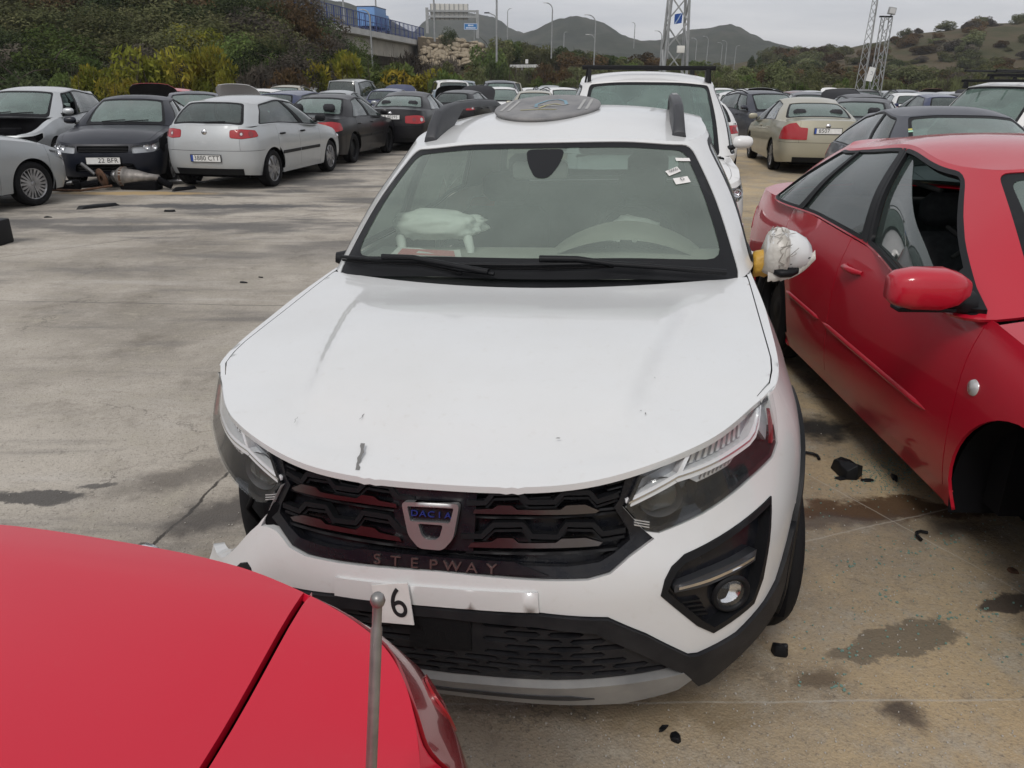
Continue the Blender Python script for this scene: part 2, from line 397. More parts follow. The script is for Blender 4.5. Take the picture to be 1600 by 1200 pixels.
# ---------------------------------------------------------------- lettering
def text_mesh(s, size, depth=.0, align='CENTER', shear=0.0, spacing=1.0):
    c = bpy.data.curves.new('txt', 'FONT'); c.body = s; c.size = size; c.align_x = align; c.align_y = 'CENTER'; c.extrude = depth; c.shear = shear; c.space_character = spacing
    o = bpy.data.objects.new('txt', c); COL.objects.link(o); dg = bpy.context.evaluated_depsgraph_get(); dg.update()
    me = bpy.data.meshes.new_from_object(o.evaluated_get(dg)); bpy.data.objects.remove(o, do_unlink=True); bpy.data.curves.remove(c)
    me.materials.clear(); return me
def xform(me, M):
    me.transform(M); me.update(); return me
def join(meshes):
    V = []; F = []; S = []
    for me in meshes:
        b = len(V); V += [tuple(v.co) for v in me.vertices]
        for p in me.polygons: F.append(tuple(i + b for i in p.vertices)); S.append(p.use_smooth)
    me = bpy.data.meshes.new('j'); me.from_pydata(V, [], F); me.polygons.foreach_set('use_smooth', S); me.update(); return me
def frame_at(pos, normal, up=(0, 0, 1)):
    """matrix with local z along normal, y along up"""
    z = Vector(normal).normalized(); y = Vector(up); x = y.cross(z).normalized(); y = z.cross(x)
    M = Matrix((x, y, z)).transposed().to_4x4(); M.translation = Vector(pos); return M
def number_plate(parent, pos, normal, text, w=.52, h=.11, eu=True, up=(0, 0, 1), name='number_plate', shift=0.0):
    M = frame_at(pos, normal, up)
    o = link(name, xform(MB().box((0, 0, 0), (w, h, .006)).mesh(), M), M_PLATE, parent)
    fr = MB()
    for a, b, d in ((0, h / 2, (w, .008)), (0, -h / 2, (w, .008)), (w / 2, 0, (.008, h)), (-w / 2, 0, (.008, h))): fr.box((a, b, .001), (d[0], d[1], .011))
    link('plate_border', xform(fr.mesh(), M), M_TRIM, o)
    if eu: link('plate_band', xform(MB().box((-w / 2 + .024, 0, .0035), (.038, h - .012, .003)).mesh(), M), M_EU, o)
    t = text_mesh(text, h * .92, .001, spacing=1.05); xs = [v.co.x for v in t.vertices]
    tw = max(xs) - min(xs); k = min(1, (w - .075) / tw); cx = (max(xs) + min(xs)) / 2
    xform(t, Matrix.Diagonal((k, 1, 1, 1)) @ Matrix.Translation((-cx, 0, 0)))
    tag(link('plate_text', xform(t, M @ Matrix.Translation((.018 * eu + shift, 0, .0045))), M_INK, o), kind='stuff')
    return o
# ---------------------------------------------------------------- wheels
def tyre_mesh(r, wd, n=48):
    ri = r * .69; h = wd / 2
    prof = [(-h * .80, ri), (-h * .97, ri + .02), (-h, r * .86), (-h * .92, r * .955), (-h * .72, r * .99), (-h * .5, r), (-h * .46, r * .985), (-h * .40, r), (-.008, r), (-.004, r * .982), (.004, r * .982), (.008, r),
            (h * .40, r), (h * .46, r * .985), (h * .5, r), (h * .72, r * .99), (h * .92, r * .955), (h, r * .86), (h * .97, ri + .02), (h * .80, ri)]
    return MB().lathe(prof, n).mesh()
def rim_mesh(r, wd, style):
    """outer face towards +x"""
    ri = r * .70; h = wd / 2; b = MB()
    b.lathe([(-h * .8, ri), (-h * .75, ri * .93), (h * .5, ri * .90), (h * .80, ri * .96), (h * .82, ri), (h * .74, ri * 1.01)], 40)
    if style == 'hubcap':
        b.lathe([(h * .66, ri * .97), (h * .74, ri * .93), (h * .80, ri * .6), (h * .86, ri * .3), (h * .86, .001)], 36)
        for k in range(9):
            a = 2 * math.pi * k / 9; b.bar((h * .83, ri * .35 * math.cos(a), ri * .35 * math.sin(a)), (h * .80, ri * .9 * math.cos(a), ri * .9 * math.sin(a)), .03, .02)
    elif style == 'steel':
        b.lathe([(h * .3, ri * .92), (h * .2, ri * .8), (h * .42, ri * .55), (h * .30, ri * .35), (h * .45, ri * .22), (h * .45, .001)], 36)
        for k in range(10):
            a = 2 * math.pi * k / 10; b.lathe([(h * .33, .001), (h * .33, .014), (h * .2, .014)], 8, c=(0, ri * .72 * math.cos(a), ri * .72 * math.sin(a)))
    else:
        n = {'alloy5': 5, 'alloy10': 10, 'alloy20': 20, 'alloy7': 7}[style]
        b.lathe([(h * .25, ri * .22), (h * .62, ri * .20), (h * .68, ri * .10), (h * .68, .001)], 24)
        for k in range(n):
            a = 2 * math.pi * k / n; wdt = {5: .075, 7: .05, 10: .03, 20: .017}[n]
            for da in ((-.16, .16) if n == 5 else (0,)):
                p0 = (h * .58, ri * .17 * math.cos(a + da * .5), ri * .17 * math.sin(a + da * .5)); p1 = (h * .66, ri * .95 * math.cos(a + da), ri * .95 * math.sin(a + da))
                b.bar(p0, p1, wdt * (.62 if n == 5 else 1), .03)
    return b.mesh()
_wm = {}
def wheel(parent, pos, r, wd, style, side, steer=0.0, tyre=True, mrim=None):
    key = (round(r, 3), round(wd, 3), style)
    if key not in _wm:
        t = tyre_mesh(r, wd); t.materials.append(M_RUB); rm = rim_mesh(r, wd, style); rm.materials.append(M_ALLOY if 'alloy' in style or style == 'hubcap' else M_TRIM)
        dk = MB().lathe([(0, .02), (0, r * .47), (-.012, r * .47), (-.012, .02)], 30).mesh(); dk.materials.append(M_STEEL); _wm[key] = (t, rm, dk)
    t, rm, dk = _wm[key]
    o = link('wheel', rm, None, parent); o.location = pos; o.rotation_euler = (random.uniform(0, 6), 0, (0 if side > 0 else math.pi) + steer)
    o.rotation_mode = 'XYZ'
    if tyre: link('tyre', t, None, o)
    link('brake_disc', dk, None, o)
    return o
# ---------------------------------------------------------------- cabin
def rbox(b, c, d, rot=None, r=.04):
    """box with softened edges: built with a chamfered cross profile"""
    x, y, z = d[0] / 2, d[1] / 2, d[2] / 2; V = []; F = []
    lv = [(-z, 1 - min(r / x, .9) , 1 - min(r / y, .9)), (-z + r, 1, 1), (z - r, 1, 1), (z, 1 - min(r / x, .9), 1 - min(r / y, .9))]
    for (zz, sx, sy) in lv:
        X, Y = x * sx, y * sy; q = min(r, X * .5, Y * .5)
        for (a, e) in ((-X + q, -Y), (X - q, -Y), (X, -Y + q), (X, Y - q), (X - q, Y), (-X + q, Y), (-X, Y - q), (-X, -Y + q)): V.append(Vector((a, e, zz)))
    for i in range(3):
        for k in range(8): F.append((i * 8 + k, i * 8 + (k + 1) % 8, (i + 1) * 8 + (k + 1) % 8, (i + 1) * 8 + k))
    F.append(tuple(range(8))[::-1]); F.append(tuple(range(24, 32)))
    if rot is not None: V = [rot @ p for p in V]
    b.add([p + Vector(c) for p in V], F, True)
def RX(a): return Matrix.Rotation(a, 3, 'X')
def seat(parent, x, y, z, w=.50, m=None, bench=False, hr=None):
    b = MB(); rbox(b, (x, y, z + .09), (w, .52, .16), RX(rad(6)), .05); o = b.build('seat', m or M_SEAT, parent)
    b = MB(); rbox(b, (x, y + .33, z + .42), (w * .94, .14, .62), RX(rad(-16)), .05); link('seat_back', b.mesh(), m or M_SEAT, o)
    for hx in (hr or (0,)):
        b = MB(); rbox(b, (x + hx, y + .46, z + .82), (.25, .10, .16), RX(rad(-10)), .04); link('head_rest', b.mesh(), m or M_SEAT, o)
    return o
def steering(parent, x, y, z, r=.185):
    b = MB(); pts = []
    M = Matrix.Translation((x, y, z)) @ Matrix.Rotation(rad(65), 4, 'X')
    for k in range(33): a = 2 * math.pi * k / 32; pts.append(M @ Vector((r * math.cos(a), r * math.sin(a), 0)))
    b.tube(pts, .016, 8, cap=False)
    for a in (0, math.pi, -math.pi / 2): b.bar(M @ Vector((0, 0, -.01)), M @ Vector((r * math.cos(a), r * math.sin(a), 0)), .05, .02)
    b.lathe([(.0, .001), (.02, .05), (.0, .075), (-.05, .06)], 16, 'Z')
    q = len(b.v) - 4 * 16
    for i in range(q, len(b.v)): b.v[i] = tuple(M @ Vector(b.v[i]))
    return b.build('steering_wheel', M_TRIM, parent)
def cabin(root, d, x_in, drive=1, dash=True):
    """dashboard, seats and wheel; d: cowl y, header y, floor z, belt z, rear y"""
    zc = d['zb0']; y0 = d['yc'] + .10
    prof = [(y0, zc - .06), (y0 + .30, zc - .03), (y0 + .48, zc - .05), (y0 + .55, zc - .12), (y0 + .50, zc - .35), (y0 + .35, zc - .55), (y0, zc - .55)]
    MB().prism(rounded(prof, .05), 'X', -x_in + .02, x_in - .02).build('dashboard', M_LINER, root)
    ys = d.get('yseat', d['yc'] + 1.05); zs = .26
    for s in (-1, 1): seat(root, s * .36, ys, zs + .02)
    seat(root, 0, ys + .86, zs + .06, x_in * 1.75, hr=(-.36, .36))
    steering(root, .36 * drive, y0 + .62, zc - .07)
# ---------------------------------------------------------------- generic car
BASE = dict(L=4.6, hw=.88, H=1.43, axf=.93, axr=3.58, wr=.31, wt=.20, zf=[.19, .31, .47, .60, .70], zr=[.24, .36, .56, .80, .97], zs=.20,
            zb0=.92, zb1=.95, zb2=.98, ze=.98, yc=1.18, zc=.96, yt=1.98, zt=1.37, yr=3.15, zrr=1.36, yb=3.86, xr=.55, kind='sedan',
            bulge=.028, fs=1.0, rs=1.0, ypeak=.40, style='alloy10', doorA=1.42, doorB=2.42, doorC=3.30, step=.07, mould=True, plateF=None, plateR=None,
            rail=False, interior=True, hood='closed', tail='closed', fdoor=True, bumpF=True, bumpR=True, wheels=(1, 1, 1, 1), headl=True, trimb=False)
def make_car(name, pm, **kw):
    d = dict(BASE); d.update(kw); L, hw, H = d['L'], d['hw'], d['H']; st = d['step']; root = empty(name, (0, 0, 0))
    hk1, hk2, hk3 = d.get('hk', (.62, .90, .155))
    hatch = d['kind'] != 'sedan'; fs, rs = d['fs'], d['rs']
    ref = (0, L * .5, .6); xs = hw - .06
    pl = [(0, 0, 0, -1), (.40, .02 * fs, .08, -1), (.72, .085 * fs, .34, -.94), (.915, .25 * fs, .80, -.6), (.975, .48, .98, -.2), (1, d['axf'] + .1, 1, 0), (1, d['doorA'] + .1, 1, 0), (1, (d['axf'] + d['axr']) / 2 + .2, 1, 0), (.995, d['axr'] - .1, 1, 0),
          (.965, L - .45 - .22 * max(0, rs - 1), .99, .1), (.90, L - .19 * rs, .78, .62), (.70, L - .065 * rs, .3, .95), (.40, L - .015 * rs, .08, 1), (0, L, 0, 1)]
    zf, zr = d['zf'], d['zr']; ft = zf[4]
    ztop = [ft, ft + .003, ft + .012, ft + .045, ft + .10, d['zb0'] - .055, d['zb0'], d['zb1'], d['zb2'], d['zb2'] - .005, d['ze'] - .03, d['ze'] - .012, d['ze'], d['ze']]
    inF = d.get('inF', [.07, .015, 0, .015, .075]); inS = [.05, .018, 0, .012, .055]; inR = d.get('inR', [.06, .012, 0, .02, .075])
    rows = [[] for _ in range(5)]
    for j, (fx, y, nx, ny) in enumerate(pl):
        nl = math.hypot(nx, ny); nx /= nl; ny /= nl
        wf = [1, 1, 1, .6, .15, 0, 0, 0, 0, 0, 0, 0, 0, 0][j]; wr_ = [0, 0, 0, 0, 0, 0, 0, 0, 0, .3, .75, 1, 1, 1][j]; ws = 1 - wf - wr_
        zside = [d['zs'], .33, .56, .56 + .62 * (ztop[j] - .56), ztop[j]]
        for r in range(5):
            ins = inF[r] * wf + inS[r] * ws + inR[r] * wr_
            z = zf[r] * wf + zside[r] * ws + zr[r] * wr_ if r < 4 else ztop[j]
            rows[r].append((fx * hw - nx * ins if fx else 0, y - ny * ins, z))
    if d.get('rows'): rows = d['rows']
    A = Net(rows, urow=2); SA = ASurf(A); um = A.um
    uy = lambda y: float(A.uy(y)); top = lambda u: A.ev(u, np.full(np.shape(u), A.vm))
    # hood and deck surfaces
    uc = uy(d['doorA']); ue = np.linspace(0, uc + .15, 80); eF = top(ue)
    hoodc = curve1([(eF[0, 1], eF[0, 2]), (eF[0, 1] + .10, eF[0, 2] + .055), (eF[0, 1] + .35, ft + (d['zc'] - ft) * .60), (d['yc'] - .25, d['zc'] - .025), (d['yc'] + .05, d['zc']), (d['yc'] + .5, d['zc'] + .03)])
    HC = Cap(eF, hoodc, 2.4)
    xw = hw - d.get('xwi', .15); yc = d['yc']; cowl = lambda x: yc + .20 * (np.abs(x) / xw) ** 2
    # greenhouse loops
    sideP = lambda y: top(np.array([uy(y)]))[0]
    yb, yr, yt, xr = d['yb'], d['yr'], d['yt'], d['xr']
    yA = d['doorA'] - .02; ym = (yA + yb) / 2; ySD = d.get('ysd', yb - (.30 if not hatch else .16))
    def hc(x, y): p = HC(np.array([x]), np.array([y]))[0]; return (x, y, p[2])
    if not hatch:
        us = uy(ySD - .15); ud = np.linspace(us, um, 80); eR = top(ud)
        zb = d.get('zb', d['ze'] + .035)
        deckc = curve1([(ySD - .2, zb + .02), (yb, zb), ((yb + L) / 2, (zb + d['ze']) / 2 + .012), (eR[-1, 1] - .03, d['ze'] + .012), (eR[-1, 1], d['ze'])])
        DC = Cap(np.array([(p[0], p[1], p[2]) for p in eR]), deckc, 2.6)
        dk = lambda x, y: tuple(DC(np.array([x]), np.array([y]))[0])
    base = [hc(0, yc), hc(.45 * xw, float(cowl(.45 * xw))), hc(.92 * xw, float(cowl(.92 * xw)))]
    for y in (yA, ym - .25, ym + .35, ySD): p = sideP(y); base.append((p[0] - .006, p[1], p[2] + .002))
    if hatch:
        q = top(np.array([uy(L - .33), um - .34 * hw, um])); 
        rb = [(hw * .80, L - .20, d['ze'] - .005), (hw * .45, L - .115, d['ze'] + .004), (0, L - .095, d['ze'] + .006)]
        u3 = np.array([um - .82 * hw, um - .45 * hw, um]); q = top(u3); rb = [(p[0] if k < 2 else 0, p[1] - .006, p[2] + .002) for k, p in enumerate(q)]
    else: rb = [dk(hw - .21, yb - .10), dk(.45 * hw, yb - .02), dk(0, yb)]
    base += rb
    zt, zq, yp = d['zt'], d['zrr'], None
    roof = [(0, yt, zt), (.5 * xr, yt + .015, zt - .004), (xr - .045, yt + .07, zt - .028), (xr, yt + .17, zt - .03), (xr + .012, yt + .45 * (yr - yt) + .05, H - .055), (xr + .008, yt + .72 * (yr - yt), (H + zq) / 2 - .06), (xr - .008, yr - .10, zq - .045),
            (xr - .06, yr - .03, zq - .025), (.5 * xr, yr - .004, zq - .004), (0, yr, zq)]
    if d.get('base'): base = d['base']
    if d.get('roofl'): roof = d['roofl']
    bl = d['bulge']; mid = []
    for j, (a, b) in enumerate(zip(base, roof)):
        nx, ny = [(0, -1), (.1, -1), (.6, -.7), (1, -.1), (1, 0), (1, 0), (1, .1), (.65, .7), (.1, 1), (0, 1)][j]; kb = bl * (1.2 if j in (3, 4, 5) else .8)
        mid.append(((a[0] + b[0]) / 2 + nx * kb, (a[1] + b[1]) / 2 + ny * kb, (a[2] + b[2]) / 2 + (.02 if j in (0, 1, 2, 7, 8, 9) else 0)))
    C = Net([base, mid, roof], urow=1); SCf = CSurf(C); vm = C.vm; ku = C.ku
    rl = C.ev(np.linspace(0, C.um, 120), np.full(120, vm)); ypk = yt + d['ypeak'] * (yr - yt)
    RC = Cap(rl, curve1([(yt, zt), (yt + .25 * (ypk - yt), zt + .55 * (H - zt)), (ypk, H), (ypk + .6 * (yr - ypk), H - .35 * (H - zq)), (yr, zq)]), 2.6)
    # ---- wheel arches, lamps, panels
    ra = d['wr'] + .045; holes = []; arch = []
    for ya in (d['axf'], d['axr']):
        c = circle((uy(ya), d['wr']), ra, 44); arch.append(c)
    hl = d.get('hl') or rounded([(.50 * hw, ft - .14), (.95 * hw, ft - .12), (uy(.40), ft - .045), (uy(.44), ft + .035), (.92 * hw, ft - .012), (.50 * hw, ft - .035)], .02)
    wt_ = um - uy(L - .34)
    tl = d.get('tl') or ([(um - .45 * hw, .70), (um - .80 * hw, .68), (uy(L - .36), .72), (uy(L - .30), .86), (um - .80 * hw, .89), (um - .45 * hw, .87)] if not hatch else [(um - .66 * hw, .80), (uy(L - .30), .82), (uy(L - .27), .96), (um - .66 * hw, .95)])
    if callable(tl): tl = tl(um, uy, L, hw)
    tl = rounded(tl, .03); g = .004
    gr = d.get('gr') or rounded([(-.44 * hw, ft - .125), (.44 * hw, ft - .125), (.46 * hw, ft - .03), (-.46 * hw, ft - .03)], .03)
    lo = d.get('lo') or rounded([(-.55 * hw, .27), (.55 * hw, .27), (.50 * hw, .40), (-.50 * hw, .40)], .04)
    P = lambda nm, sf, ol, m_, par=root, **k: patch(nm, sf, ol, m_, par, ref=k.pop('ref', ref), step=k.pop('step', st), **k)
    zbot = lambda u: A.ev(np.atleast_1d(u), 0)[0, 2]
    BIG = 3.0; uS = uy(.50); uRB = uy(L - .50); zsp = d.get('zsp', .62)
    if d.get('frontfn'): d['frontfn'](d, root, A, SA, arch, ref)
    elif d['bumpF']:
        bl_ = M_TRIM if d['trimb'] == 'all' else pm
        top_u = [(u, float(top(np.array([u]))[0, 2]) - .001) for u in np.linspace(-uS, uS, 41)]
        bot_u = [(u, float(zbot(abs(u))) + .001) for u in np.linspace(uS, -uS, 41)]
        o = P('front_bumper', SA, top_u + bot_u, bl_, holes=[arch[0], mirror_uv(arch[0]), grow(hl, g), mirror_uv(grow(hl, g)), grow(gr, g), grow(lo, g)])
        P('grille', SA, gr, M_DARK, off=-.03, thick=0)
        b = MB()
        n = d.get('grn', 4); z0, z1 = min(p[1] for p in gr), max(p[1] for p in gr)
        for k in range(n):
            z = z0 + (z1 - z0) * (k + .5) / n; wx = max(p[0] for p in gr) - .02; uu = np.linspace(-wx, wx, 13); pts = SA(uu, np.full(13, z)); b.tube([tuple(p + np.array([0, .012, 0])) for p in pts], .008, 5)
        tag(b.build('grille_slats', d.get('grm', M_TRIM), root), kind='stuff')
        P('lower_grille', SA, lo, M_DARK, off=-.04, thick=0)
        b = MB(); z0, z1 = min(p[1] for p in lo), max(p[1] for p in lo)
        for k in range(3):
            z = z0 + (z1 - z0) * (k + .5) / 3; wx = max(p[0] for p in lo) - .06; uu = np.linspace(-wx, wx, 13); pts = SA(uu, np.full(13, z)); b.tube([tuple(p + np.array([0, .018, 0])) for p in pts], .007, 5)
        tag(b.build('lower_grille_slats', M_TRIM, root), kind='stuff')
        if d['plateF']:
            p = SA(np.array([0.]), np.array([.45]))[0]; number_plate(root, (0, p[1] - .012, .45), (0, -1, .05), d['plateF'], shift=d.get('pshift', 0), eu=d.get('eu', True))
    for s in (1, -1):
        mv = (lambda p: p) if s > 0 else mirror_uv
        if d['headl'] and not d.get('frontfn'):
            lamp = P('headlight', SA, mv(hl), M_LGREY, off=-.045, thick=0); P('lens', SA, mv(hl), MATS['glass_clear'], lamp, off=.001, thick=.006)
            cu = np.mean([p[0] for p in hl]); czz = np.mean([p[1] for p in hl])
            for k, q in ((-.09, .05), (.05, .042)):
                pc = SA(np.array([(cu + k) * s]), np.array([czz]))[0]; MB().lathe([(.0, q), (.02, q * .8), (.035, .012), (.03, .001)], 20, 'Y', (pc[0], pc[1] + .015, pc[2])).build('reflector', M_LREF, lamp)
        # fender (flank + top strip)
        uD = uy(d['doorA']); us_ = uS + .004
        topl = [(u, float(top(np.array([u]))[0, 2]) - .001) for u in np.linspace(us_, uD - .003, 14)]
        m1 = patch_mesh(SA, mv(topl + [(uD - .003, .27), (uD - .003, d['zs']), (us_, .25)]), [mv(arch[0]), mv(grow(hl, g))], st, ref=ref)
        yh = np.linspace(eF[0, 1] + .02, d['doorA'] - .0, 16)
        wv = np.interp(yh, HC.y, HC.w); 
        hx = lambda y: np.minimum(np.interp(y, HC.y, HC.w) * hk2, hw - hk3)
        k0 = 3; ys_ = np.linspace(float(np.interp(hw * hk1, HC.w, HC.y)), yA - .04, 14)
        fen = [(np.interp(y, HC.y, HC.w) - .0005, y) for y in ys_] + [(hx(y) + .004, y) for y in ys_[::-1]]
        m2 = patch_mesh(HC, [(a * s, b) for a, b in fen], (), st, thick=.012, ref=(0, 1, 0))
        link('fender', join([m1, m2]), pm, root)
        # doors
        zs_ = d['zs'] + .075; uB, uC = uy(d['doorB']), uy(d['doorC'])
        def belt(a, b, n=12): return [(u, float(top(np.array([u]))[0, 2]) - .001) for u in np.linspace(a, b, n)]
        if d['fdoor'] is True or d['fdoor'] == s: fd = P('front_door', SA, mv(rounded(belt(uB - .0025, uD + .0025)[:1] + belt(uB - .0025, uD + .0025)[1:] + [(uD + .0025, zs_), (uB - .0025, zs_)], 0)), pm)
        else: fd = None
        two = d.get('two', False)
        if not two:
            rd = P('rear_door', SA, mv(belt(uC - .0025, uB + .0025) + [(uB + .0025, zs_), (uC - .0025, zs_)]), pm, holes=[mv(circle((uy(d['axr']), d['wr']), ra + .05, 44))])
        uq = (uB if two else uC) + .0025
        qt = belt(uq, um - d.get('lidk', .60) * hw if not hatch else um - .68 * hw, 22); bq = qt[-1][0]
        pol = qt + [(bq, zsp), (uRB + .1, zsp), (uRB + .001, zsp - .01), (uRB + .001, d['zs']), (uq, zs_)]
        if not two: pol = qt + [(bq, zsp), (uRB + .1, zsp), (uRB + .001, zsp - .01), (uRB + .001, d['zs']), (uq - .25, d['zs']), (uq - .1, zs_), (uq, zs_ + .1)]
        hh = [mv(arch[1]), mv(grow(tl, g))]
        m1 = patch_mesh(SA, mv(pol), hh, st, ref=ref); ms = [m1]
        if not two:
            pass
        link('quarter_panel', join(ms), pm, root)
        P('sill', SA, mv([(uy(d['axf'] + ra), d['zs'] + .002), (uy(d['axr'] - ra), d['zs'] + .002), (uy(d['axr'] - ra), zs_ - .003), (uy(d['axf'] + ra), zs_ - .003)]), d.get('sillm', pm), off=-.004)
        if d['mould']:
            for (a, b, par) in ((uD + .06, uB - .02, fd),) + (((uB + .02, uC - .12, rd),) if not two else ()):
                if par: P('side_moulding', SA, mv([(a, .515), (b, .515), (b, .565), (a, .565)]), d.get('mouldm', M_TRIM), par, off=.012, thick=.014, step=.15)
        for (yy, par) in ((d['doorB'] - .17, fd),) + (((d['doorC'] - .17 + d.get('hdy', 0), rd),) if not two else ()):
            if par is None: continue
            uu = uy(yy); zz = d['zb1'] - .115 + d.get('hdz', 0)
            P('handle_recess', SA, mv(circle((uu - .01, zz), .05, 16, .035)), M_DARK if pm is None else pm, par, off=.0008, thick=0, step=.03)
            pts = SA(np.array([uu - .09, uu - .05, uu, uu + .06, uu + .10]) * s, np.full(5, zz)); b = MB()
            b.tube([tuple(p + np.array([s * q, 0, 0])) for p, q in zip(pts, (.0, .022, .030, .026, .0))], [.010, .015, .016, .015, .010], 8); b.build('handle', d.get('handm', pm), par)
        # tail lamp
        t = P('tail_light', SA, mv(tl), d.get('tlm', M_RED), off=.004, thick=.01)
        lt = d.get('tlparts', [(.28, .5, .045, M_CLEARLAMP), (.62, .5, .05, M_REDDK)])
        u0, u1 = min(p[0] for p in tl), max(p[0] for p in tl); z0, z1 = min(p[1] for p in tl), max(p[1] for p in tl)
        for (fx, fz, rr, mm) in lt: P('lamp_cell', SA, mv(circle((u1 + (u0 - u1) * fx if False else u0 + (u1 - u0) * fx, z0 + (z1 - z0) * fz), rr, 20, min(rr, (z1 - z0) * .42))), mm, t, off=.006, thick=.004, step=.04)
        if d.get('archtrim'):
            for k, ya in enumerate((d['axf'], d['axr'])):
                P('arch_trim', SA, mv(circle((uy(ya), d['wr']), ra + .055, 44)), M_TRIM, holes=[mv(arch[k]), [(-9, -1), (9, -1), (9, .245), (-9, .245)]], off=.012, thick=.03)
        # wheel wells
        for ya in (d['axf'], d['axr']):
            b = MB(); b.lathe([(s * (hw - .42), .02), (s * (hw - .42), ra + .004), (s * (hw - .035), ra + .004)], 28, 'X', (0, ya, d['wr']), a0=-.35, a1=math.pi + .35); b.build('wheel_well', M_DARK, root)
        # mirror
        mp = np.array(C.ev(np.array([ku[3] + .02]) * s, np.array([.10]))[0]); b = MB()
        if d.get('mirror', True):
            V = []; c = mp + np.array([s * .135, .0, .045]); prof = [(-.10, .50, .35), (-.085, .85, .8), (-.03, 1, 1), (.05, .98, .95), (.085, .8, .7), (.095, .5, .4)]
            ring = []
            for (dx, ry, rz) in prof:
                for k in range(12):
                    a = 2 * math.pi * k / 12; yy = .055 * ry * math.cos(a); zz = .062 * rz * math.sin(a); ring.append((c[0] + s * dx, c[1] + (yy if yy < 0 else yy * .35), c[2] + zz))
            F = [(i * 12 + k, i * 12 + (k + 1) % 12, (i + 1) * 12 + (k + 1) % 12, (i + 1) * 12 + k) for i in range(5) for k in range(12)] + [tuple(range(12)), tuple(range(60, 72))]
            o = MB().add(ring, F, True).build('mirror', d.get('mirm', pm), root)
            MB().tube([tuple(mp + np.array([-s * .03, .0, -.03])), tuple(mp + np.array([s * .06, 0, 0]))], [.035, .022], 8).build('mirror_stalk', M_TRIM, o)
    # rear face: tailgate or boot lid, bumper
    if d['bumpR']:
        tu = [(u, min(zsp - .006, float(top(np.array([abs(u)]))[0, 2]))) for u in np.linspace(uRB + .004, um, 20)]
        bt = [(u, float(zbot(abs(u))) + .001) for u in np.linspace(uRB + .004, um, 20)]
        full = [(u - um, z) for u, z in tu] + [(um - u, z) for u, z in tu[::-1][1:]]; fb = [(u - um, z) for u, z in bt] + [(um - u, z) for u, z in bt[::-1][1:]]
        # rear space: u measured from the rear centre, negative = +x side
        class RS:
            def __call__(s_, uu, zz): uu = np.asarray(uu, float); r = A.evz(um - np.abs(uu), zz); r[:, 0] *= np.where(uu > 0, -1, 1); return r
        SR = RS(); ar = [(a - um, b) for a, b in arch[1]]; tlr = [(a - um, b) for a, b in grow(tl, g)]
        o = P('rear_bumper', SR, full + fb[::-1], M_TRIM if d['trimb'] == 'all' else pm, holes=[ar, mirror_uv(ar), tlr, mirror_uv(tlr)])
        wl = .70 * hw; P('bumper_trim', SR, [(-wl, zr[0] + .002), (wl, zr[0] + .002), (wl, zr[0] + .10), (-wl, zr[0] + .10)], M_TRIM, o, off=.006, thick=.01)
        bx = (d.get('lidk', .60) if not hatch else .68) * hw - .004
        ln = [(-bx, zsp), (bx, zsp)] + [(x, float(top(np.array([um - abs(x)]))[0, 2]) - .001) for x in np.linspace(bx, -bx, 15)]
        m1 = patch_mesh(SR, ln, [tlr, mirror_uv(tlr)], st, ref=ref)
        tg = link('tailgate' if hatch else 'boot_lid', m1, pm, root)
        zpl = d.get('zplate', .72)
        if d['plateR'] is not None:
            p = SR(np.array([0.]), np.array([zpl]))[0]; n_ = SR(np.array([0.]), np.array([zpl + .03]))[0] - SR(np.array([0.]), np.array([zpl - .03]))[0]
            if d['plateR']: number_plate(root, (0, p[1] + .014, zpl), (0, n_[2], -n_[1]), d['plateR'], eu=d.get('eu', True))
        p = SR(np.array([0.]), np.array([d['ze'] - .10]))[0]; MB().lathe([(0, .001), (0, .045), (-.012, .045)][::-1], 20, 'Y', (0, p[1] + .012, d['ze'] - .10)).build('badge', M_CHROME, tg)
    # hood
    hyf = float(np.interp(hw * hk1, HC.w, HC.y)); fe = [(p[0], p[1] + .0) for p in eF if p[0] < hw * hk1 and p[1] < hyf + .001]
    ysd = np.linspace(hyf + .01, yA - .03, 14); sd_ = [(float(min(np.interp(y, HC.y, HC.w) * hk2, hw - hk3)), y) for y in ysd]
    xe = sd_[-1][0]; rear = [(x, float(cowl(x)) - .075) for x in np.linspace(xe, -xe, 21)]; sd_ = [q for q in sd_ if q[1] < rear[0][1] - .03]
    right = fe + sd_; pol = [(-a, b) for a, b in right[::-1][:-1]] + right + rear
    me = patch_mesh(HC, pol, (), d.get('hoodstep', st), thick=.016, ref=(0, 1, 0), offfn=d.get('hoodfn'))
    if d['hood'] != 'off':
        if d['hood'] == 'open': xform(me, Matrix.Translation((0, yc - .08, d['zc'])) @ Matrix.Rotation(rad(d.get('hooda', -58)), 4, 'X') @ Matrix.Translation((0, -(yc - .08), -d['zc'])))
        link('hood', me, pm, root)
    if d['hood'] != 'closed':
        b = MB(); rnd = random.Random(5)
        for k in range(14): rbox(b, (rnd.uniform(-.45, .45), rnd.uniform(.35, yc - .15), rnd.uniform(.55, .72)), (rnd.uniform(.12, .4), rnd.uniform(.1, .3), rnd.uniform(.1, .25)), None, .02)
        b.build('engine', M_DARK, root)
    cw = [(x, float(cowl(x)) - .070) for x in np.linspace(-xe, xe, 21)] + [(x, float(cowl(x)) + .02) for x in np.linspace(xe, -xe, 21)]
    P('cowl_panel', HC, cw, M_TRIM, off=-.008, thick=.02, ref=(0, 1, 0))
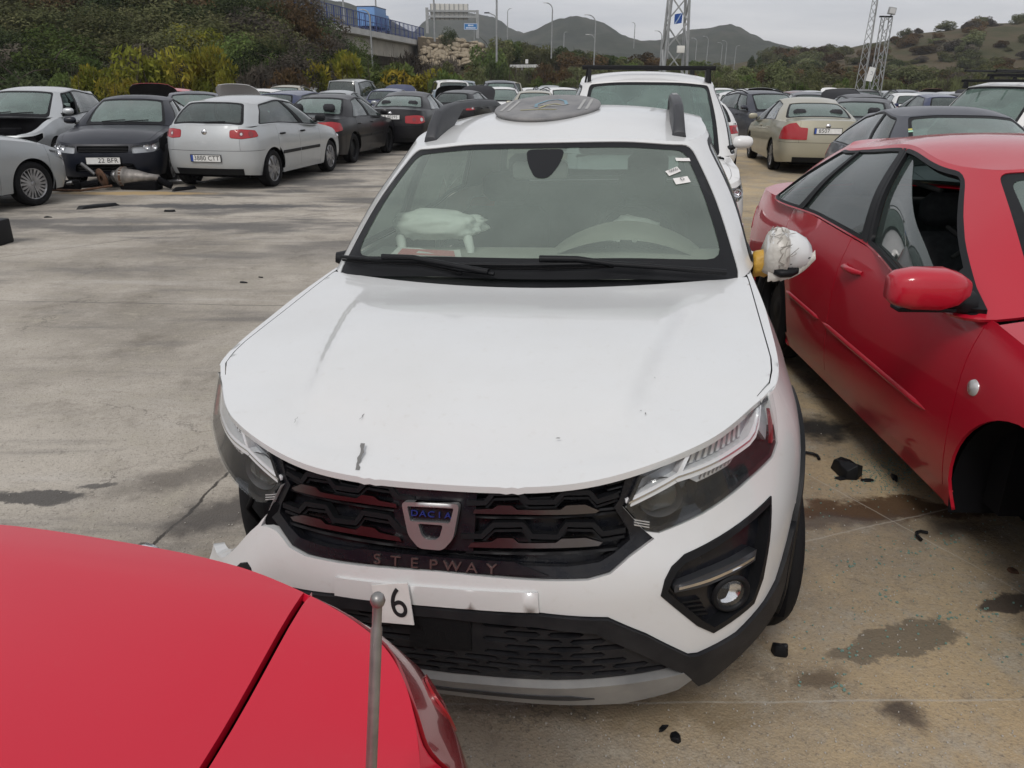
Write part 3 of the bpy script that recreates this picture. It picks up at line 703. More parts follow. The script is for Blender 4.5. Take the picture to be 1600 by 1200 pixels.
    # deck
    if not hatch:
        q = C.ev(np.linspace(ku[6], C.um, 240), np.zeros(240)); inner = [(float(p[0]), float(p[1]) + .012) for p in q]
        ed = top(np.linspace(uy(ySD), um, 400)); outer = [(float(p[0]), float(p[1])) for p in ed]
        bx = d.get('lidk', .60) * hw; bxf = d.get('lidf', d.get('lidk', .60)) * hw
        # quarter tops
        for s in (1, -1):
            it = [p for p in inner if p[0] > bxf]; ot = [p for p in outer if p[0] > bx + .002]
            pol = ot + [(bx + .004, ot[-1][1] + .012)] + [(bxf + .004, it[-1][1] + .012)] + it[::-1]
            link('quarter_top', patch_mesh(DC, [(a * s, b) for a, b in pol], (), st, thick=.012, ref=(0, L - .5, 0)), pm, root)
        it = [p for p in inner if p[0] < bxf - .004]; ot = [p for p in outer if p[0] < bx - .004]
        r_ = [(bxf - .004, it[0][1] + .012)] + [(bx - .004, ot[0][1] - .012)] + ot
        pol = [(-a, b) for a, b in it[::-1]][::-1]
        half = [(p[0], p[1] + .012) for p in it[::-1]]      # centre -> side along window
        ring = half + r_                                     # ... -> rear centre
        pol = ring + [(-a, b) for a, b in ring[::-1] if a > 1e-6]
        lid = link('boot_top', patch_mesh(DC, pol, (), st, thick=.014, ref=(0, L - .5, 0)), pm, tg if d['bumpR'] else root)
    # greenhouse
    mg = .055; uW = ku[2]; f = lambda u: float(u)
    fr_s, fr_b, fr_t = d.get('frit', (.04, .075, .065))
    wind = rounded([(-uW + .005, d.get('w0', .012)), (uW - .005, d.get('w0', .012)), (uW - .012, vm - .03), (-uW + .012, vm - .03)], .05)
    uR0 = ku[7] + (.0 if not hatch else .02); rw = [(uR0 + .02 - C.um, .045 if hatch else .03), (C.um - uR0 - .02, .045 if hatch else .03), (C.um - uR0 - .03, vm - .05), (uR0 + .03 - C.um, vm - .05)]
    rw = rounded(rw, .06)
    uBp = C.ku[4] + (C.ku[5] - C.ku[4]) * d.get('bp', .25); ub = uBp
    # solve u of the B line on the greenhouse
    us = np.linspace(ku[3], ku[6], 200); yB = C.ev(us, np.full(200, vm * .5))[:, 1]; ub = float(np.interp(d['doorB'], yB, us)); uc2 = float(np.interp(min(d['doorC'], ySD + .05), yB, us))
    w1 = rounded([(ku[3] + .045, .03), (ub - .035, .03), (ub - .035, vm - .045), (ku[3] + .055, vm - .045)], [.03, .01, .02, .06])
    rend = ku[6] - d.get('dp', .02); rcut = d.get('rcut', .18)
    w2 = rounded([(ub + .035, .03), (rend, .03 + d.get('rlow', .0)), (rend - rcut * .2, vm * .45), (rend - rcut, vm - .045), (ub + .035, vm - .045)], [.01, .03, .06, .06, .02])
    frame_holes = [grow(wind, .012)] + [grow(w1, .016), mirror_uv(grow(w1, .016)), grow(w2, .016), mirror_uv(grow(w2, .016))]
    lim = C.um
    pillar = [(-lim, 0), (lim, 0), (lim, vm), (-lim, vm)]
    class CR:
        def __call__(s_, uu, vv): uu = np.asarray(uu, float); r = C.ev(C.um - np.abs(uu), vv); r[:, 0] *= np.where(uu > 0, -1, 1); return r
    SCR = CR(); um2 = ku[5]
    gref = (0, (yt + yr) / 2, 1.0)
    m1 = patch_mesh(SCf, [(-um2, 0), (um2, 0), (um2, vm), (-um2, vm)], frame_holes, st, ref=gref)
    q = lambda p: [(a - C.um, b) for a, b in p]
    e2 = C.um - um2
    m2 = patch_mesh(SCR, [(-e2, 0), (e2, 0), (e2, vm), (-e2, vm)], [grow(rw, .012), q(grow(w2, .016)), mirror_uv(q(grow(w2, .016)))], st, ref=gref)
    link('pillars', join([m1, m2]), pm, root)
    P('windscreen', SCf, grow(wind, .012), d.get('glassm', MATS['glass_wind']), off=-.006, thick=0, ref=gref)
    P('windscreen_surround', SCf, grow(wind, .013), M_TRIM, holes=[rounded([(-uW + fr_s, fr_b), (uW - fr_s, fr_b), (uW - fr_s - .005, vm - fr_t), (-uW + fr_s + .005, vm - fr_t)], .06)], off=-.004, thick=0, ref=gref)
    P('rear_window', SCR, grow(rw, .012), MATS['glass_side' if hatch else 'glass_wind'], off=-.006, thick=0, ref=gref)
    x0, y0 = min(p[0] for p in rw), min(p[1] for p in rw); y1 = max(p[1] for p in rw)
    P('rear_window_surround', SCR, grow(rw, .013), M_TRIM, holes=[rounded([(x0 + .035, y0 + .035), (-x0 - .035, y0 + .035), (-x0 - .045, y1 - .03), (x0 + .045, y1 - .03)], .06)], off=-.004, thick=0, ref=gref)
    for s in (1, -1):
        mv = (lambda p: p) if s > 0 else mirror_uv
        for (wq, nm) in ((w1, 'front_side_window'), (w2, 'rear_side_window')):
            if nm.startswith('front') and not (d['fdoor'] is True or d['fdoor'] == s): continue
            if not (nm.startswith('front') and d.get('noglass') == s):
                P(nm, SCf, mv(grow(wq, .014)), MATS['glass_side'], off=-.008, thick=0, ref=gref)
            P('window_trim', SCf, mv(grow(wq, .016)), M_TRIM, holes=[mv(grow(wq, -.012))], off=.001, thick=.02, ref=gref)
        ubp = [(ub - .019, .015), (ub + .019, .015), (ub + .019, vm - .03), (ub - .019, vm - .03)]
        P('pillar_cover', SCf, mv(ubp), M_TRIM, off=.002, thick=.004, ref=gref)
    rp = [(float(p[0]), float(p[1])) for p in rl]; rpol = rp + [(-a, b) for a, b in rp[::-1] if a > 1e-6]
    P('roof', RC, rpol, pm, thick=0, ref=(0, 2, 0))
    if d.get('headliner', True): P('headliner', RC, [(a * .96, b * .98 + (yt + yr) / 2 * .02) for a, b in rpol], M_LINER, off=-.035, thick=0, ref=(0, 2, 0), step=.2)
    if d['rail']:
        for s in (1, -1):
            pp = [C.ev(np.array([u]) * s, np.array([vm]))[0] + np.array([-s * .03, 0, z]) for u, z in zip(np.linspace(ku[3] + .1, ku[6] - .08, 9), (.0, .035, .05, .05, .05, .05, .05, .035, 0))]
            MB().tube([tuple(p) for p in pp], .018, 8).build('roof_rail', d.get('railm', M_TRIM), root)
    # wipers
    for (ua, ub_, k) in ((-.55, .05, 0), (.05, .62, 1)):
        b = MB(); pts = C.ev(np.linspace(ua, ub_, 7) * uW, np.linspace(.05, .09, 7)) + np.array([0, -.01, .014]); b.tube([tuple(p) for p in pts], .009, 5)
        if d.get('wiper', True): b.build('wiper', M_TRIM, root)
    if hatch:
        pts = SCR(np.linspace(-.02, .30, 5), np.linspace(.05, .07, 5)) + np.array([0, .02, .01]); MB().tube([tuple(p) for p in pts], .010, 5).build('rear_wiper', M_TRIM, tg if d['bumpR'] else root)
    # liner, floor, cabin
    u0, u1 = uy(d['doorA'] - .25), uy(L - .25)
    for s in (1, -1):
        mv = (lambda p: p) if s > 0 else mirror_uv
        hA = [mv(circle((uy(ya), d['wr']), ra + .03, 30)) for ya in (d['axf'], d['axr'])]
        lt = [(u, float(top(np.array([u]))[0, 2]) - .012) for u in np.linspace(uy(.25), um - .001, 30)]
        P('inner_panel', SA, mv(lt + [(um - .001, .30), (uy(.25), .30)]), M_DARK, holes=hA, off=-.05, thick=0, step=max(st, .10))
    xi = hw - .14; b = MB(); b.box((0, L / 2, .225), (2 * (hw - .30), L - .55, .09)); b.box((0, (d['axf'] + d['axr']) / 2 , .23), (2 * (hw - .08), d['axr'] - d['axf'] - 2 * ra - .02, .08))
    b.build('underbody', M_DARK, root)
    b = MB(); b.prism([(yc + .02, .25), (yc + .12, .25), (yc + .14, d['zb0'] - .02), (yc + .04, d['zb0'] - .02)], 'X', -xi, xi); b.build('bulkhead', M_DARK, root)
    if not hatch:
        b = MB(); b.prism([(yb - .42, .4), (yb - .36, .4), (yb + .0, d['zb2'] - .03), (yb - .62, d['zb2'] - .05), (yb - .62, d['zb2'] - .08)], 'X', -xi + .05, xi - .05); b.build('parcel_shelf', M_LINER, root)
    if d['interior']: cabin(root, d, xi, d.get('drive', 1))
    ws = [(s, ya) for ya in (d['axf'], d['axr']) for s in (1, -1)]
    for k, (s, ya) in enumerate(ws):
        if d['wheels'][k]: wheel(root, (s * (hw - .025 - d['wt'] / 2), ya, d['wr']), d['wr'], d['wt'], d['style'], s, d.get('steer', 0) if k < 2 else 0)
    root['_L'] = L; d['A'] = A; d['C'] = C; d['SA'] = SA; d['uy'] = uy; d['vm'] = vm; d['RC'] = RC; d['HC'] = HC; d['ku'] = ku
    return root, d
def place(root, x, y, yaw, L=None):
    """put the car so that its centre stands at x, y; yaw 0 = nose towards the camera"""
    L = L or root['_L']; root.rotation_euler = (0, 0, rad(yaw)); a = rad(yaw)
    root.location = (x - (-math.sin(a)) * L / 2, y - math.cos(a) * L / 2, 0)
# ---------------------------------------------------------------- surroundings
_cp, _sp = math.cos(rad(21.37)), math.sin(rad(21.37)); _cr, _sr = math.cos(rad(.5)), math.sin(rad(.5))
def _ray(px, py):
    x0, y0 = px - 800, py - 600; x = x0 * _cr + y0 * _sr; y = -x0 * _sr + y0 * _cr
    return Vector((x, 1200 * _cp - y * _sp, -1200 * _sp - y * _cp))
def gp(px, py, z=0.0): d = _ray(px, py); t = (z - CAMH) / d.z; return Vector((0, 0, CAMH)) + d * t
def at(px, py, Y): d = _ray(px, py); return Vector((0, 0, CAMH)) + d * (Y / d.y)
# ---- concrete yard
def concrete():
    m, n, b = newmat('yard_concrete'); N = n.nodes.new; L = n.links.new; setp(b, Specular_IOR_Level=.3)
    tc = N('ShaderNodeTexCoord'); P = tc.outputs['Object']
    def noise(scale, detail=8, rough=.6, vec=P, dist=0.0):
        q = N('ShaderNodeTexNoise'); q.inputs['Scale'].default_value = scale; q.inputs['Detail'].default_value = detail; q.inputs['Roughness'].default_value = rough; q.inputs['Distortion'].default_value = dist; L(vec, q.inputs['Vector']); return q.outputs['Fac']
    def rng(f, a, b_, c=0.0, d=1.0):
        q = N('ShaderNodeMapRange'); q.interpolation_type = 'SMOOTHSTEP'
        for k, v in zip((1, 2, 3, 4), (a, b_, c, d)): q.inputs[k].default_value = v
        L(f, q.inputs[0]); return q.outputs[0]
    def math_(op, a, b_):
        q = N('ShaderNodeMath'); q.operation = op
        for k, v in enumerate((a, b_)):
            if isinstance(v, (int, float)): q.inputs[k].default_value = v
            else: L(v, q.inputs[k])
        return q.outputs[0]
    def mix(f, a, b_):
        q = N('ShaderNodeMix'); q.data_type = 'RGBA'
        if isinstance(f, float): q.inputs[0].default_value = f
        else: L(f, q.inputs[0])
        for k, v in ((6, a), (7, b_)):
            if isinstance(v, tuple): q.inputs[k].default_value = (*v, 1)
            else: L(v, q.inputs[k])
        return q.outputs[2]
    sepP = N('ShaderNodeSeparateXYZ'); L(P, sepP.inputs[0])
    # warmer, browner towards the right where oil and rust soak in; paler and greyer on the driving lane
    side = rng(math_('ADD', sepP.outputs[0], math_('MULTIPLY', noise(.35, 4), 2.2)), -.6, 2.4)
    base = mix(side, (.435, .395, .34), (.45, .345, .205))
    base = mix(rng(noise(.45, 10, .7), .38, .68), base, (.20, .178, .148))
    base = mix(rng(noise(1.7, 10, .72), .50, .74, 0, .75), base, (.135, .115, .09))
    base = mix(rng(noise(3.6, 10, .75), .50, .70, 0, .55), base, (.46, .42, .34))
    base = mix(rng(noise(11, 8, .75), .55, .72, 0, .6), base, (.12, .10, .08))
    base = mix(rng(noise(6, 8, .75), .50, .75, 0, .5), base, (.40, .365, .30))
    # drag streaks across the lane
    mp = N('ShaderNodeMapping'); mp.inputs['Rotation'].default_value = (0, 0, rad(-38)); mp.inputs['Scale'].default_value = (.35, 1.6, 1); L(P, mp.inputs[0])
    s1 = noise(1.3, 9, .65, mp.outputs[0], .3)
    lane = rng(sepP.outputs[0], .6, -1.2)
    base = mix(math_('MULTIPLY', rng(s1, .50, .70, 0, .75), lane), base, (.13, .122, .115))
    base = mix(math_('MULTIPLY', rng(s1, .46, .30, 0, .45), lane), base, (.48, .45, .41))
    mp2 = N('ShaderNodeMapping'); mp2.inputs['Rotation'].default_value = (0, 0, rad(-8)); mp2.inputs['Scale'].default_value = (.35, .9, 1); L(P, mp2.inputs[0])
    s2 = noise(1.1, 8, .6, mp2.outputs[0], .2); farl = rng(sepP.outputs[1], 6.5, 9.5)
    base = mix(math_('MULTIPLY', math_('MULTIPLY', rng(s2, .47, .60, 0, .85), farl), lane), base, (.095, .092, .09))
    # aggregate grain
    vo = N('ShaderNodeTexVoronoi'); vo.inputs['Scale'].default_value = 130; L(P, vo.inputs['Vector'])
    base = mix(rng(vo.outputs['Distance'], .28, .10, 0, .35), base, (.48, .45, .39))
    base = mix(rng(noise(70, 4, .7), .52, .70, 0, .6), base, (.11, .10, .085))
    base = mix(rng(noise(24, 6, .8), .52, .72, 0, .5), base, (.13, .115, .095))
    base = mix(rng(noise(38, 6, .8), .54, .70, 0, .45), base, (.56, .52, .44))
    # single stains
    w1 = N('ShaderNodeTexNoise'); w1.inputs['Scale'].default_value = 4.0; w1.inputs['Detail'].default_value = 11; w1.inputs['Roughness'].default_value = .68; L(P, w1.inputs['Vector'])
    off = N('ShaderNodeVectorMath'); off.operation = 'SUBTRACT'; L(w1.outputs['Color'], off.inputs[0]); off.inputs[1].default_value = (.5, .5, .5)
    def stain(c, rx, ry, ang, col, k, soft=.5, warp=.5):
        sc = N('ShaderNodeVectorMath'); sc.operation = 'SCALE'; L(off.outputs[0], sc.inputs[0]); sc.inputs['Scale'].default_value = warp
        ad = N('ShaderNodeVectorMath'); L(P, ad.inputs[0]); L(sc.outputs[0], ad.inputs[1])
        mp_ = N('ShaderNodeMapping'); mp_.vector_type = 'TEXTURE'; mp_.inputs['Location'].default_value = (c[0], c[1], 0); mp_.inputs['Rotation'].default_value = (0, 0, ang); mp_.inputs['Scale'].default_value = (rx, ry, 1); L(ad.outputs[0], mp_.inputs[0])
        fl = N('ShaderNodeVectorMath'); fl.operation = 'MULTIPLY'; L(mp_.outputs[0], fl.inputs[0]); fl.inputs[1].default_value = (1, 1, 0)
        ln = N('ShaderNodeVectorMath'); ln.operation = 'LENGTH'; L(fl.outputs[0], ln.inputs[0])
        return rng(ln.outputs['Value'], 1.0, 1 - soft, 0, k), col
    gl = None
    for (px, py, rx, ry, an, col, k, so, wp) in (
        (1390, 793, .62, .10, .03, (.085, .045, .022), .92, .35, .35), (1300, 812, .5, .10, .05, (.075, .06, .055), .7, .8, .4), (1285, 672, .26, .22, .3, (.018, .018, .019), .95, .7, .5), (1405, 1005, .27, .075, .25, (.15, .125, .09), .85, .2, .3),
        (1412, 1128, .10, .075, 0, (.07, .055, .045), .9, .8, .3), (1040, 1110, .55, .10, .1, (.20, .15, .085), .6, .8, .5), (40, 778, .26, .075, .08, (.06, .055, .05), .9, .25, .25), (150, 760, .10, .03, .1, (.06, .055, .05), .8, .4, .2), (300, 745, .5, .16, .5, (.10, .085, .07), .7, .8, .5),
        (1560, 700, .5, .3, 0, (.12, .09, .07), .7, .8, .5), (1480, 830, .3, .12, .2, (.11, .085, .065), .6, .8, .4), (215, 302, 1.6, .25, .05, (.42, .30, .15), .9, .6, .4), (330, 322, 2.6, .28, .05, (.06, .06, .062), .9, .6, .7), (130, 345, 2.2, .35, .0, (.11, .105, .10), .7, .7, .8),
        (1280, 1060, .12, .05, .2, (.12, .09, .06), .8, .6, .2), (350, 800, .30, .16, .6, (.07, .06, .052), .85, .6, .4), (330, 880, .25, .1, 0, (.16, .13, .09), .6, .8, .4), (1570, 940, .16, .05, .3, (.05, .04, .035), .9, .3, .2)):
        c = gp(px, py); f, col_ = stain(c, rx, ry, an, col, k, so, wp); base = mix(f, base, col_)
        gl = f if gl is None else math_('MAXIMUM', gl, f)
    # slab joints and cracks
    def line(ang, pos, wd, warp, col, k):
        nonlocal base
        d = N('ShaderNodeVectorMath'); d.operation = 'DOT_PRODUCT'; L(P, d.inputs[0]); d.inputs[1].default_value = (math.cos(ang), math.sin(ang), 0)
        q = math_('ABSOLUTE', math_('ADD', math_('SUBTRACT', d.outputs['Value'], pos), math_('MULTIPLY', math_('SUBTRACT', noise(3.0, 6, .65), .5), warp)), 0)
        base = mix(math_('MULTIPLY', rng(q, wd, wd * .3, 0, k), rng(noise(5, 3), .25, .5, .35, 1)), base, col)
    def thru(a, b_, wd, warp, col, k): a = gp(*a); b_ = gp(*b_); t = (b_ - a).normalized(); an = math.atan2(t.x, -t.y); line(an, a.x * math.cos(an) + a.y * math.sin(an), wd, warp, col, k)
    thru((230, 862), (360, 735), .012, .10, (.045, .04, .035), .95)
    thru((0, 470), (560, 480), .012, .06, (.09, .085, .08), .7)
    thru((1030, 1098), (1590, 1093), .006, .03, (.46, .43, .37), .5)
    thru((1245, 848), (1460, 800), .006, .05, (.46, .43, .37), .45)
    thru((1460, 850), (1560, 905), .005, .03, (.48, .45, .38), .45)
    thru((0, 402), (220, 372), .012, .08, (.10, .095, .09), .7)
    vc = N('ShaderNodeTexVoronoi'); vc.feature = 'DISTANCE_TO_EDGE'; vc.inputs['Scale'].default_value = .42
    wv = N('ShaderNodeVectorMath'); sc = N('ShaderNodeVectorMath'); sc.operation = 'SCALE'; L(off.outputs[0], sc.inputs[0]); sc.inputs['Scale'].default_value = .8; L(P, wv.inputs[0]); L(sc.outputs[0], wv.inputs[1]); L(wv.outputs[0], vc.inputs['Vector'])
    base = mix(math_('MULTIPLY', rng(vc.outputs['Distance'], .006, .001, 0, .6), rng(noise(.9, 3), .45, .6)), base, (.09, .08, .07))
    L(base, b.inputs['Base Color'])
    ro = math_('SUBTRACT', rng(noise(2.5, 8, .7), .3, .7, .72, .92), math_('MULTIPLY', gl, .28)); L(ro, b.inputs['Roughness'])
    bp = N('ShaderNodeBump'); bp.inputs['Strength'].default_value = .5; bp.inputs['Distance'].default_value = .007
    hh = math_('ADD', math_('ADD', math_('MULTIPLY', noise(45, 6, .75), .8), math_('MULTIPLY', noise(6, 6, .7), 1.2)), math_('MULTIPLY', vo.outputs['Distance'], -.5)); L(hh, bp.inputs['Height']); L(bp.outputs[0], b.inputs['Normal'])
    return m
g = MB(); g.add([(-70, -40, 0), (90, -40, 0), (90, 58, 0), (-70, 58, 0)], [(0, 1, 2, 3)]); tag(g.build('concrete_yard', concrete()), kind='structure')
M_EARTH = mat('scrub_earth', (.11, .10, .055), .95, vary=.5, vscale=.08, vcol=(.07, .075, .035), bump=.6, bscale=1.2)
g = MB(); g.add([(-4000, -3000, -.03), (4000, -3000, -.03), (4000, 5000, -.03), (-4000, 5000, -.03)], [(0, 1, 2, 3)]); tag(g.build('ground', M_EARTH), kind='structure')
# ---- terrain behind the yard
from mathutils import noise as mnoise
def sst(a, b, x): t = min(max((x - a) / (b - a), 0), 1); return t * t * (3 - 2 * t)
RIDGE = [(20, 3.0), (45, 4.5), (74, 9.0), (97, 11.8), (116, 15.8), (136, 18.6), (158, 19.6), (190, 21), (260, 24)]
ridge = curve1(RIDGE)
def terr(x, y):
    hl = 6.0 * sst(36, 70, y) * sst(-8 - .10 * (y - 34), -22 - .10 * (y - 34), x)
    cut = 1 - sst(64, 76, y) * (1 - sst(116, 126, y)) * sst(-40, -26, x) * (1 - sst(-13, -9, x)) * .9
    hb = 4.6 * sst(102, 126, y) * (1 - .55 * sst(8, 40, x))
    hr = 0
    if x > 20: hr = float(ridge(x * 250 / max(y, 250) if y > 250 else x)) * sst(120, 250, y) * (1 - .3 * sst(300, 420, y))
    low = 1.6 * sst(58, 85, y) * sst(-8, 4, x)
    h = max(hl * cut, hb * cut, hr, low); return h + (mnoise.noise(Vector((x * .06, y * .06, 0))) * .9 + mnoise.noise(Vector((x * .25, y * .25, 3))) * .25) * min(1, h / 2)
def hill_mat(name, cols, sc):
    m, n, b = newmat(name); N = n.nodes.new; L = n.links.new; setp(b, Roughness=.95, Specular_IOR_Level=.1); tc = N('ShaderNodeTexCoord')
    a = N('ShaderNodeTexNoise'); a.inputs['Scale'].default_value = sc; a.inputs['Detail'].default_value = 10; a.inputs['Roughness'].default_value = .72; L(tc.outputs['Object'], a.inputs['Vector'])
    r = N('ShaderNodeValToRGB'); e = r.color_ramp.elements; e[0].position = .32; e[0].color = (*cols[0], 1); e[1].position = .72; e[1].color = (*cols[-1], 1)
    for k, c in enumerate(cols[1:-1]): q = e.new(.32 + .40 * (k + 1) / (len(cols) - 1)); q.color = (*c, 1)
    L(a.outputs['Fac'], r.inputs[0]); L(r.outputs[0], b.inputs['Base Color'])
    bp = N('ShaderNodeBump'); bp.inputs['Strength'].default_value = 1.0; bp.inputs['Distance'].default_value = .3 / sc * .05; L(a.outputs['Fac'], bp.inputs['Height']); L(bp.outputs[0], b.inputs['Normal']); return m
def grid_terrain(name, x0, x1, nx, y0, y1, ny, fn, m):
    V = []; F = []
    for j in range(ny + 1):
        y = y0 + (y1 - y0) * (j / ny) ** 1.3
        for i in range(nx + 1): x = x0 + (x1 - x0) * i / nx; V.append((x, y, fn(x, y)))
    for j in range(ny):
        for i in range(nx): F.append((j * (nx + 1) + i, j * (nx + 1) + i + 1, (j + 1) * (nx + 1) + i + 1, (j + 1) * (nx + 1) + i))
    o = MB().add(V, F, True).build(name, m); return tag(o, kind='structure')
grid_terrain('hillside', -150, 330, 120, 31, 460, 90, lambda x, y: terr(x, y) - .25 * (1 - sst(31, 40, y)) - .05, hill_mat('hill_scrub', [(.032, .038, .019), (.062, .058, .031), (.088, .068, .044), (.072, .076, .035)], .07))
def mountain(name, prof, D, depth, m, rough=1.3):
    """ridge with its crest at distance D; prof lists (pixel column, crest row) of the outline"""
    cr = [at(px, py, D) for px, py in prof]; X = [c.x for c in cr]; Z = [c.z for c in cr]; V = []; F = []; nx, ny = 220, 30; x0, x1 = X[0], X[-1]
    zf = curve1(list(zip(X, Z)))
    for j in range(ny + 1):
        t = j / ny; y = D - depth + 1.7 * depth * t; k = math.sin(min(t * 1.7, 1) * math.pi / 2) if t * 1.7 < 1 else 1 - .5 * (t * 1.7 - 1) ** 2
        for i in range(nx + 1):
            x = x0 + (x1 - x0) * i / nx; z = float(zf(x)) * k; n_ = mnoise.fractal(Vector((x * .012, y * .012, 1)), 1.0, 2.0, 5) * D * .010 * rough * (.3 + k * (1 - abs(k - .5)))
            V.append((x, y, max(z + n_ * (1 if k < .98 else .35), -1)))
    for j in range(ny):
        for i in range(nx): F.append((j * (nx + 1) + i, j * (nx + 1) + i + 1, (j + 1) * (nx + 1) + i + 1, (j + 1) * (nx + 1) + i))
    return tag(MB().add(V, F, True).build(name, m), kind='structure')
MM1 = hill_mat('mountain_pine', [(.010, .016, .010), (.036, .042, .028), (.070, .064, .048)], .03)
mountain('mountain', [(250, 10), (420, -20), (480, -4), (520, 10), (560, 13), (600, 28), (640, 50), (665, 62), (720, 95)], 750, 330, MM1)
mountain('mountain', [(560, 95), (620, 70), (650, 55), (690, 26), (735, 27), (780, 42), (820, 58), (860, 72), (920, 100)], 1150, 380, MM1)
mountain('mountain', [(740, 100), (790, 68), (830, 52), (862, 38), (890, 34), (920, 41), (955, 56), (1000, 66), (1045, 64), (1075, 52), (1100, 50), (1125, 56), (1155, 68), (1185, 84), (1230, 98), (1330, 120)], 950, 380, MM1)
# ---- foliage
def leafmat(name, c1, c2, c3=None):
    m = bpy.data.materials.new(name); m.use_nodes = True; n = m.node_tree; n.nodes.clear(); N = n.nodes.new; L = n.links.new; MATS[name] = m
    out = N('ShaderNodeOutputMaterial'); tc = N('ShaderNodeTexCoord'); oi = N('ShaderNodeObjectInfo')
    a = N('ShaderNodeTexNoise'); a.inputs['Scale'].default_value = .9; a.inputs['Detail'].default_value = 5; a.noise_dimensions = '4D'; L(tc.outputs['Object'], a.inputs['Vector'])
    mu = N('ShaderNodeMath'); mu.operation = 'MULTIPLY'; L(oi.outputs['Random'], mu.inputs[0]); mu.inputs[1].default_value = 30; L(mu.outputs[0], a.inputs['W'])
    r = N('ShaderNodeValToRGB'); e = r.color_ramp.elements; e[0].position = .32; e[0].color = (*c1, 1); e[1].position = .68; e[1].color = (*(c3 or c2), 1)
    if c3: q = e.new(.5); q.color = (*c2, 1)
    L(a.outputs['Fac'], r.inputs[0])
    hs = N('ShaderNodeHueSaturation'); mr = N('ShaderNodeMapRange'); L(oi.outputs['Random'], mr.inputs[0]); mr.inputs[3].default_value = .62; mr.inputs[4].default_value = 1.5; L(mr.outputs[0], hs.inputs['Value']); L(r.outputs[0], hs.inputs['Color'])
    d = N('ShaderNodeBsdfDiffuse'); t = N('ShaderNodeBsdfTranslucent'); L(hs.outputs[0], d.inputs[0]); L(hs.outputs[0], t.inputs[0]); mx = N('ShaderNodeMixShader'); mx.inputs[0].default_value = .22; L(d.outputs[0], mx.inputs[1]); L(t.outputs[0], mx.inputs[2]); L(mx.outputs[0], out.inputs[0]); return m
LF = dict(dark=leafmat('leaf_dark', (.030, .042, .020), (.050, .066, .030), (.068, .080, .038)), green=leafmat('leaf_green', (.058, .09, .028), (.095, .13, .042), (.125, .15, .052)), olive=leafmat('leaf_olive', (.068, .078, .036), (.10, .105, .050), (.125, .12, .06)),
          yellow=leafmat('leaf_yellow', (.10, .125, .024), (.18, .175, .030), (.29, .22, .035)), grey=leafmat('leaf_dry', (.065, .055, .045), (.095, .085, .07), (.13, .11, .09)), rust=leafmat('leaf_rust', (.07, .055, .03), (.11, .075, .04), (.14, .09, .05)), sage=leafmat('leaf_sage', (.085, .10, .045), (.13, .145, .07), (.16, .17, .09)))
M_BARK = mat('bark', (.07, .055, .042), .95, vary=.4, vscale=6, bump=.5, bscale=12)
def crown(seed, rx, ry, rz, nb, nl, leaf, low=.0, spiky=0.0, asp=2.0):
    r = np.random.RandomState(seed); cs = []
    for k in range(nb):
        d = r.normal(size=3); d /= np.linalg.norm(d); q = r.uniform(.25, .78); c = d * q * np.array([rx, ry, rz]); c[2] = c[2] * (1 if c[2] > 0 else .75); cs.append((c, r.uniform(.26, .48) * min(rx, rz)))
    idx = r.randint(0, nb, nl); D = r.normal(size=(nl, 3)); D /= np.linalg.norm(D, axis=1, keepdims=True); C = np.array([c for c, _ in cs])[idx]; R = np.array([q for _, q in cs])[idx]
    P = C + D * (R * r.uniform(.55, 1.12, nl) ** .7)[:, None] * np.array([1, 1, .85]); P[:, 2] += rz * (1 - low); P = P[P[:, 2] > .02]; n = len(P); D = D[:n]
    up = D + r.normal(size=(n, 3)) * .75 + np.array([0, 0, .35 + spiky]); T = np.cross(up, r.normal(size=(n, 3))); T /= np.maximum(np.linalg.norm(T, axis=1, keepdims=True), 1e-6); up /= np.linalg.norm(up, axis=1, keepdims=True)
    B = np.cross(up, T)
    if spiky: B, up = up, B
    s = leaf * r.uniform(.55, 1.3, n)[:, None]; a = B * s * asp * .5; b = T * s * .5
    V = np.stack([P - a, P + b * .9 - a * .1, P + a, P - b * .9 - a * .1], 1).reshape(-1, 3)
    me = bpy.data.meshes.new('crown'); me.from_pydata([tuple(v) for v in V], [], [(4 * k, 4 * k + 1, 4 * k + 2, 4 * k + 3) for k in range(n)]); me.update(); return me
def limbs(seed, h, r0, nb, spread):
    rr = random.Random(seed); b = MB(); pts = [(0, 0, -.3)]
    for k in range(1, 6): pts.append((rr.uniform(-.12, .12) * h * k / 5, rr.uniform(-.12, .12) * h * k / 5, h * k / 5))
    b.tube(pts, [r0 * (1 - .15 * k) for k in range(6)], 7)
    for k in range(nb):
        p = Vector(pts[rr.randint(2, 5)]); a = rr.uniform(0, 6.28); d = Vector((math.cos(a), math.sin(a), rr.uniform(.3, .9))).normalized(); l = spread * rr.uniform(.5, 1)
        b.tube([p, p + d * l * .5 + Vector((0, 0, .1 * l)), p + d * l], [r0 * .4, r0 * .25, r0 * .08], 5)
    return b.mesh()
def twigs(seed, n, h, w_):
    rr = random.Random(seed); b = MB()
    for k in range(n):
        x, y = rr.uniform(-w_, w_), rr.uniform(-w_, w_); p = Vector((x, y, 0)); q = p + Vector((rr.uniform(-.5, .5), rr.uniform(-.5, .5), rr.uniform(.5, 1) * h)); b.tube([p, (p + q) / 2 + Vector((rr.uniform(-.15, .15), 0, 0)), q], [.02, .014, .005], 4, cap=False)
    return b.mesh()
TREES = [(crown(k, 2.6, 2.6, 2.3, 34, 12000, .095), limbs(k, 2.6, .16, 9, 1.8)) for k in range(3)]
SHRUBS = [(crown(10 + k, 1.3, 1.3, 1.0, 18, 4200, .075, low=.35), limbs(20 + k, .9, .06, 7, .9)) for k in range(3)]
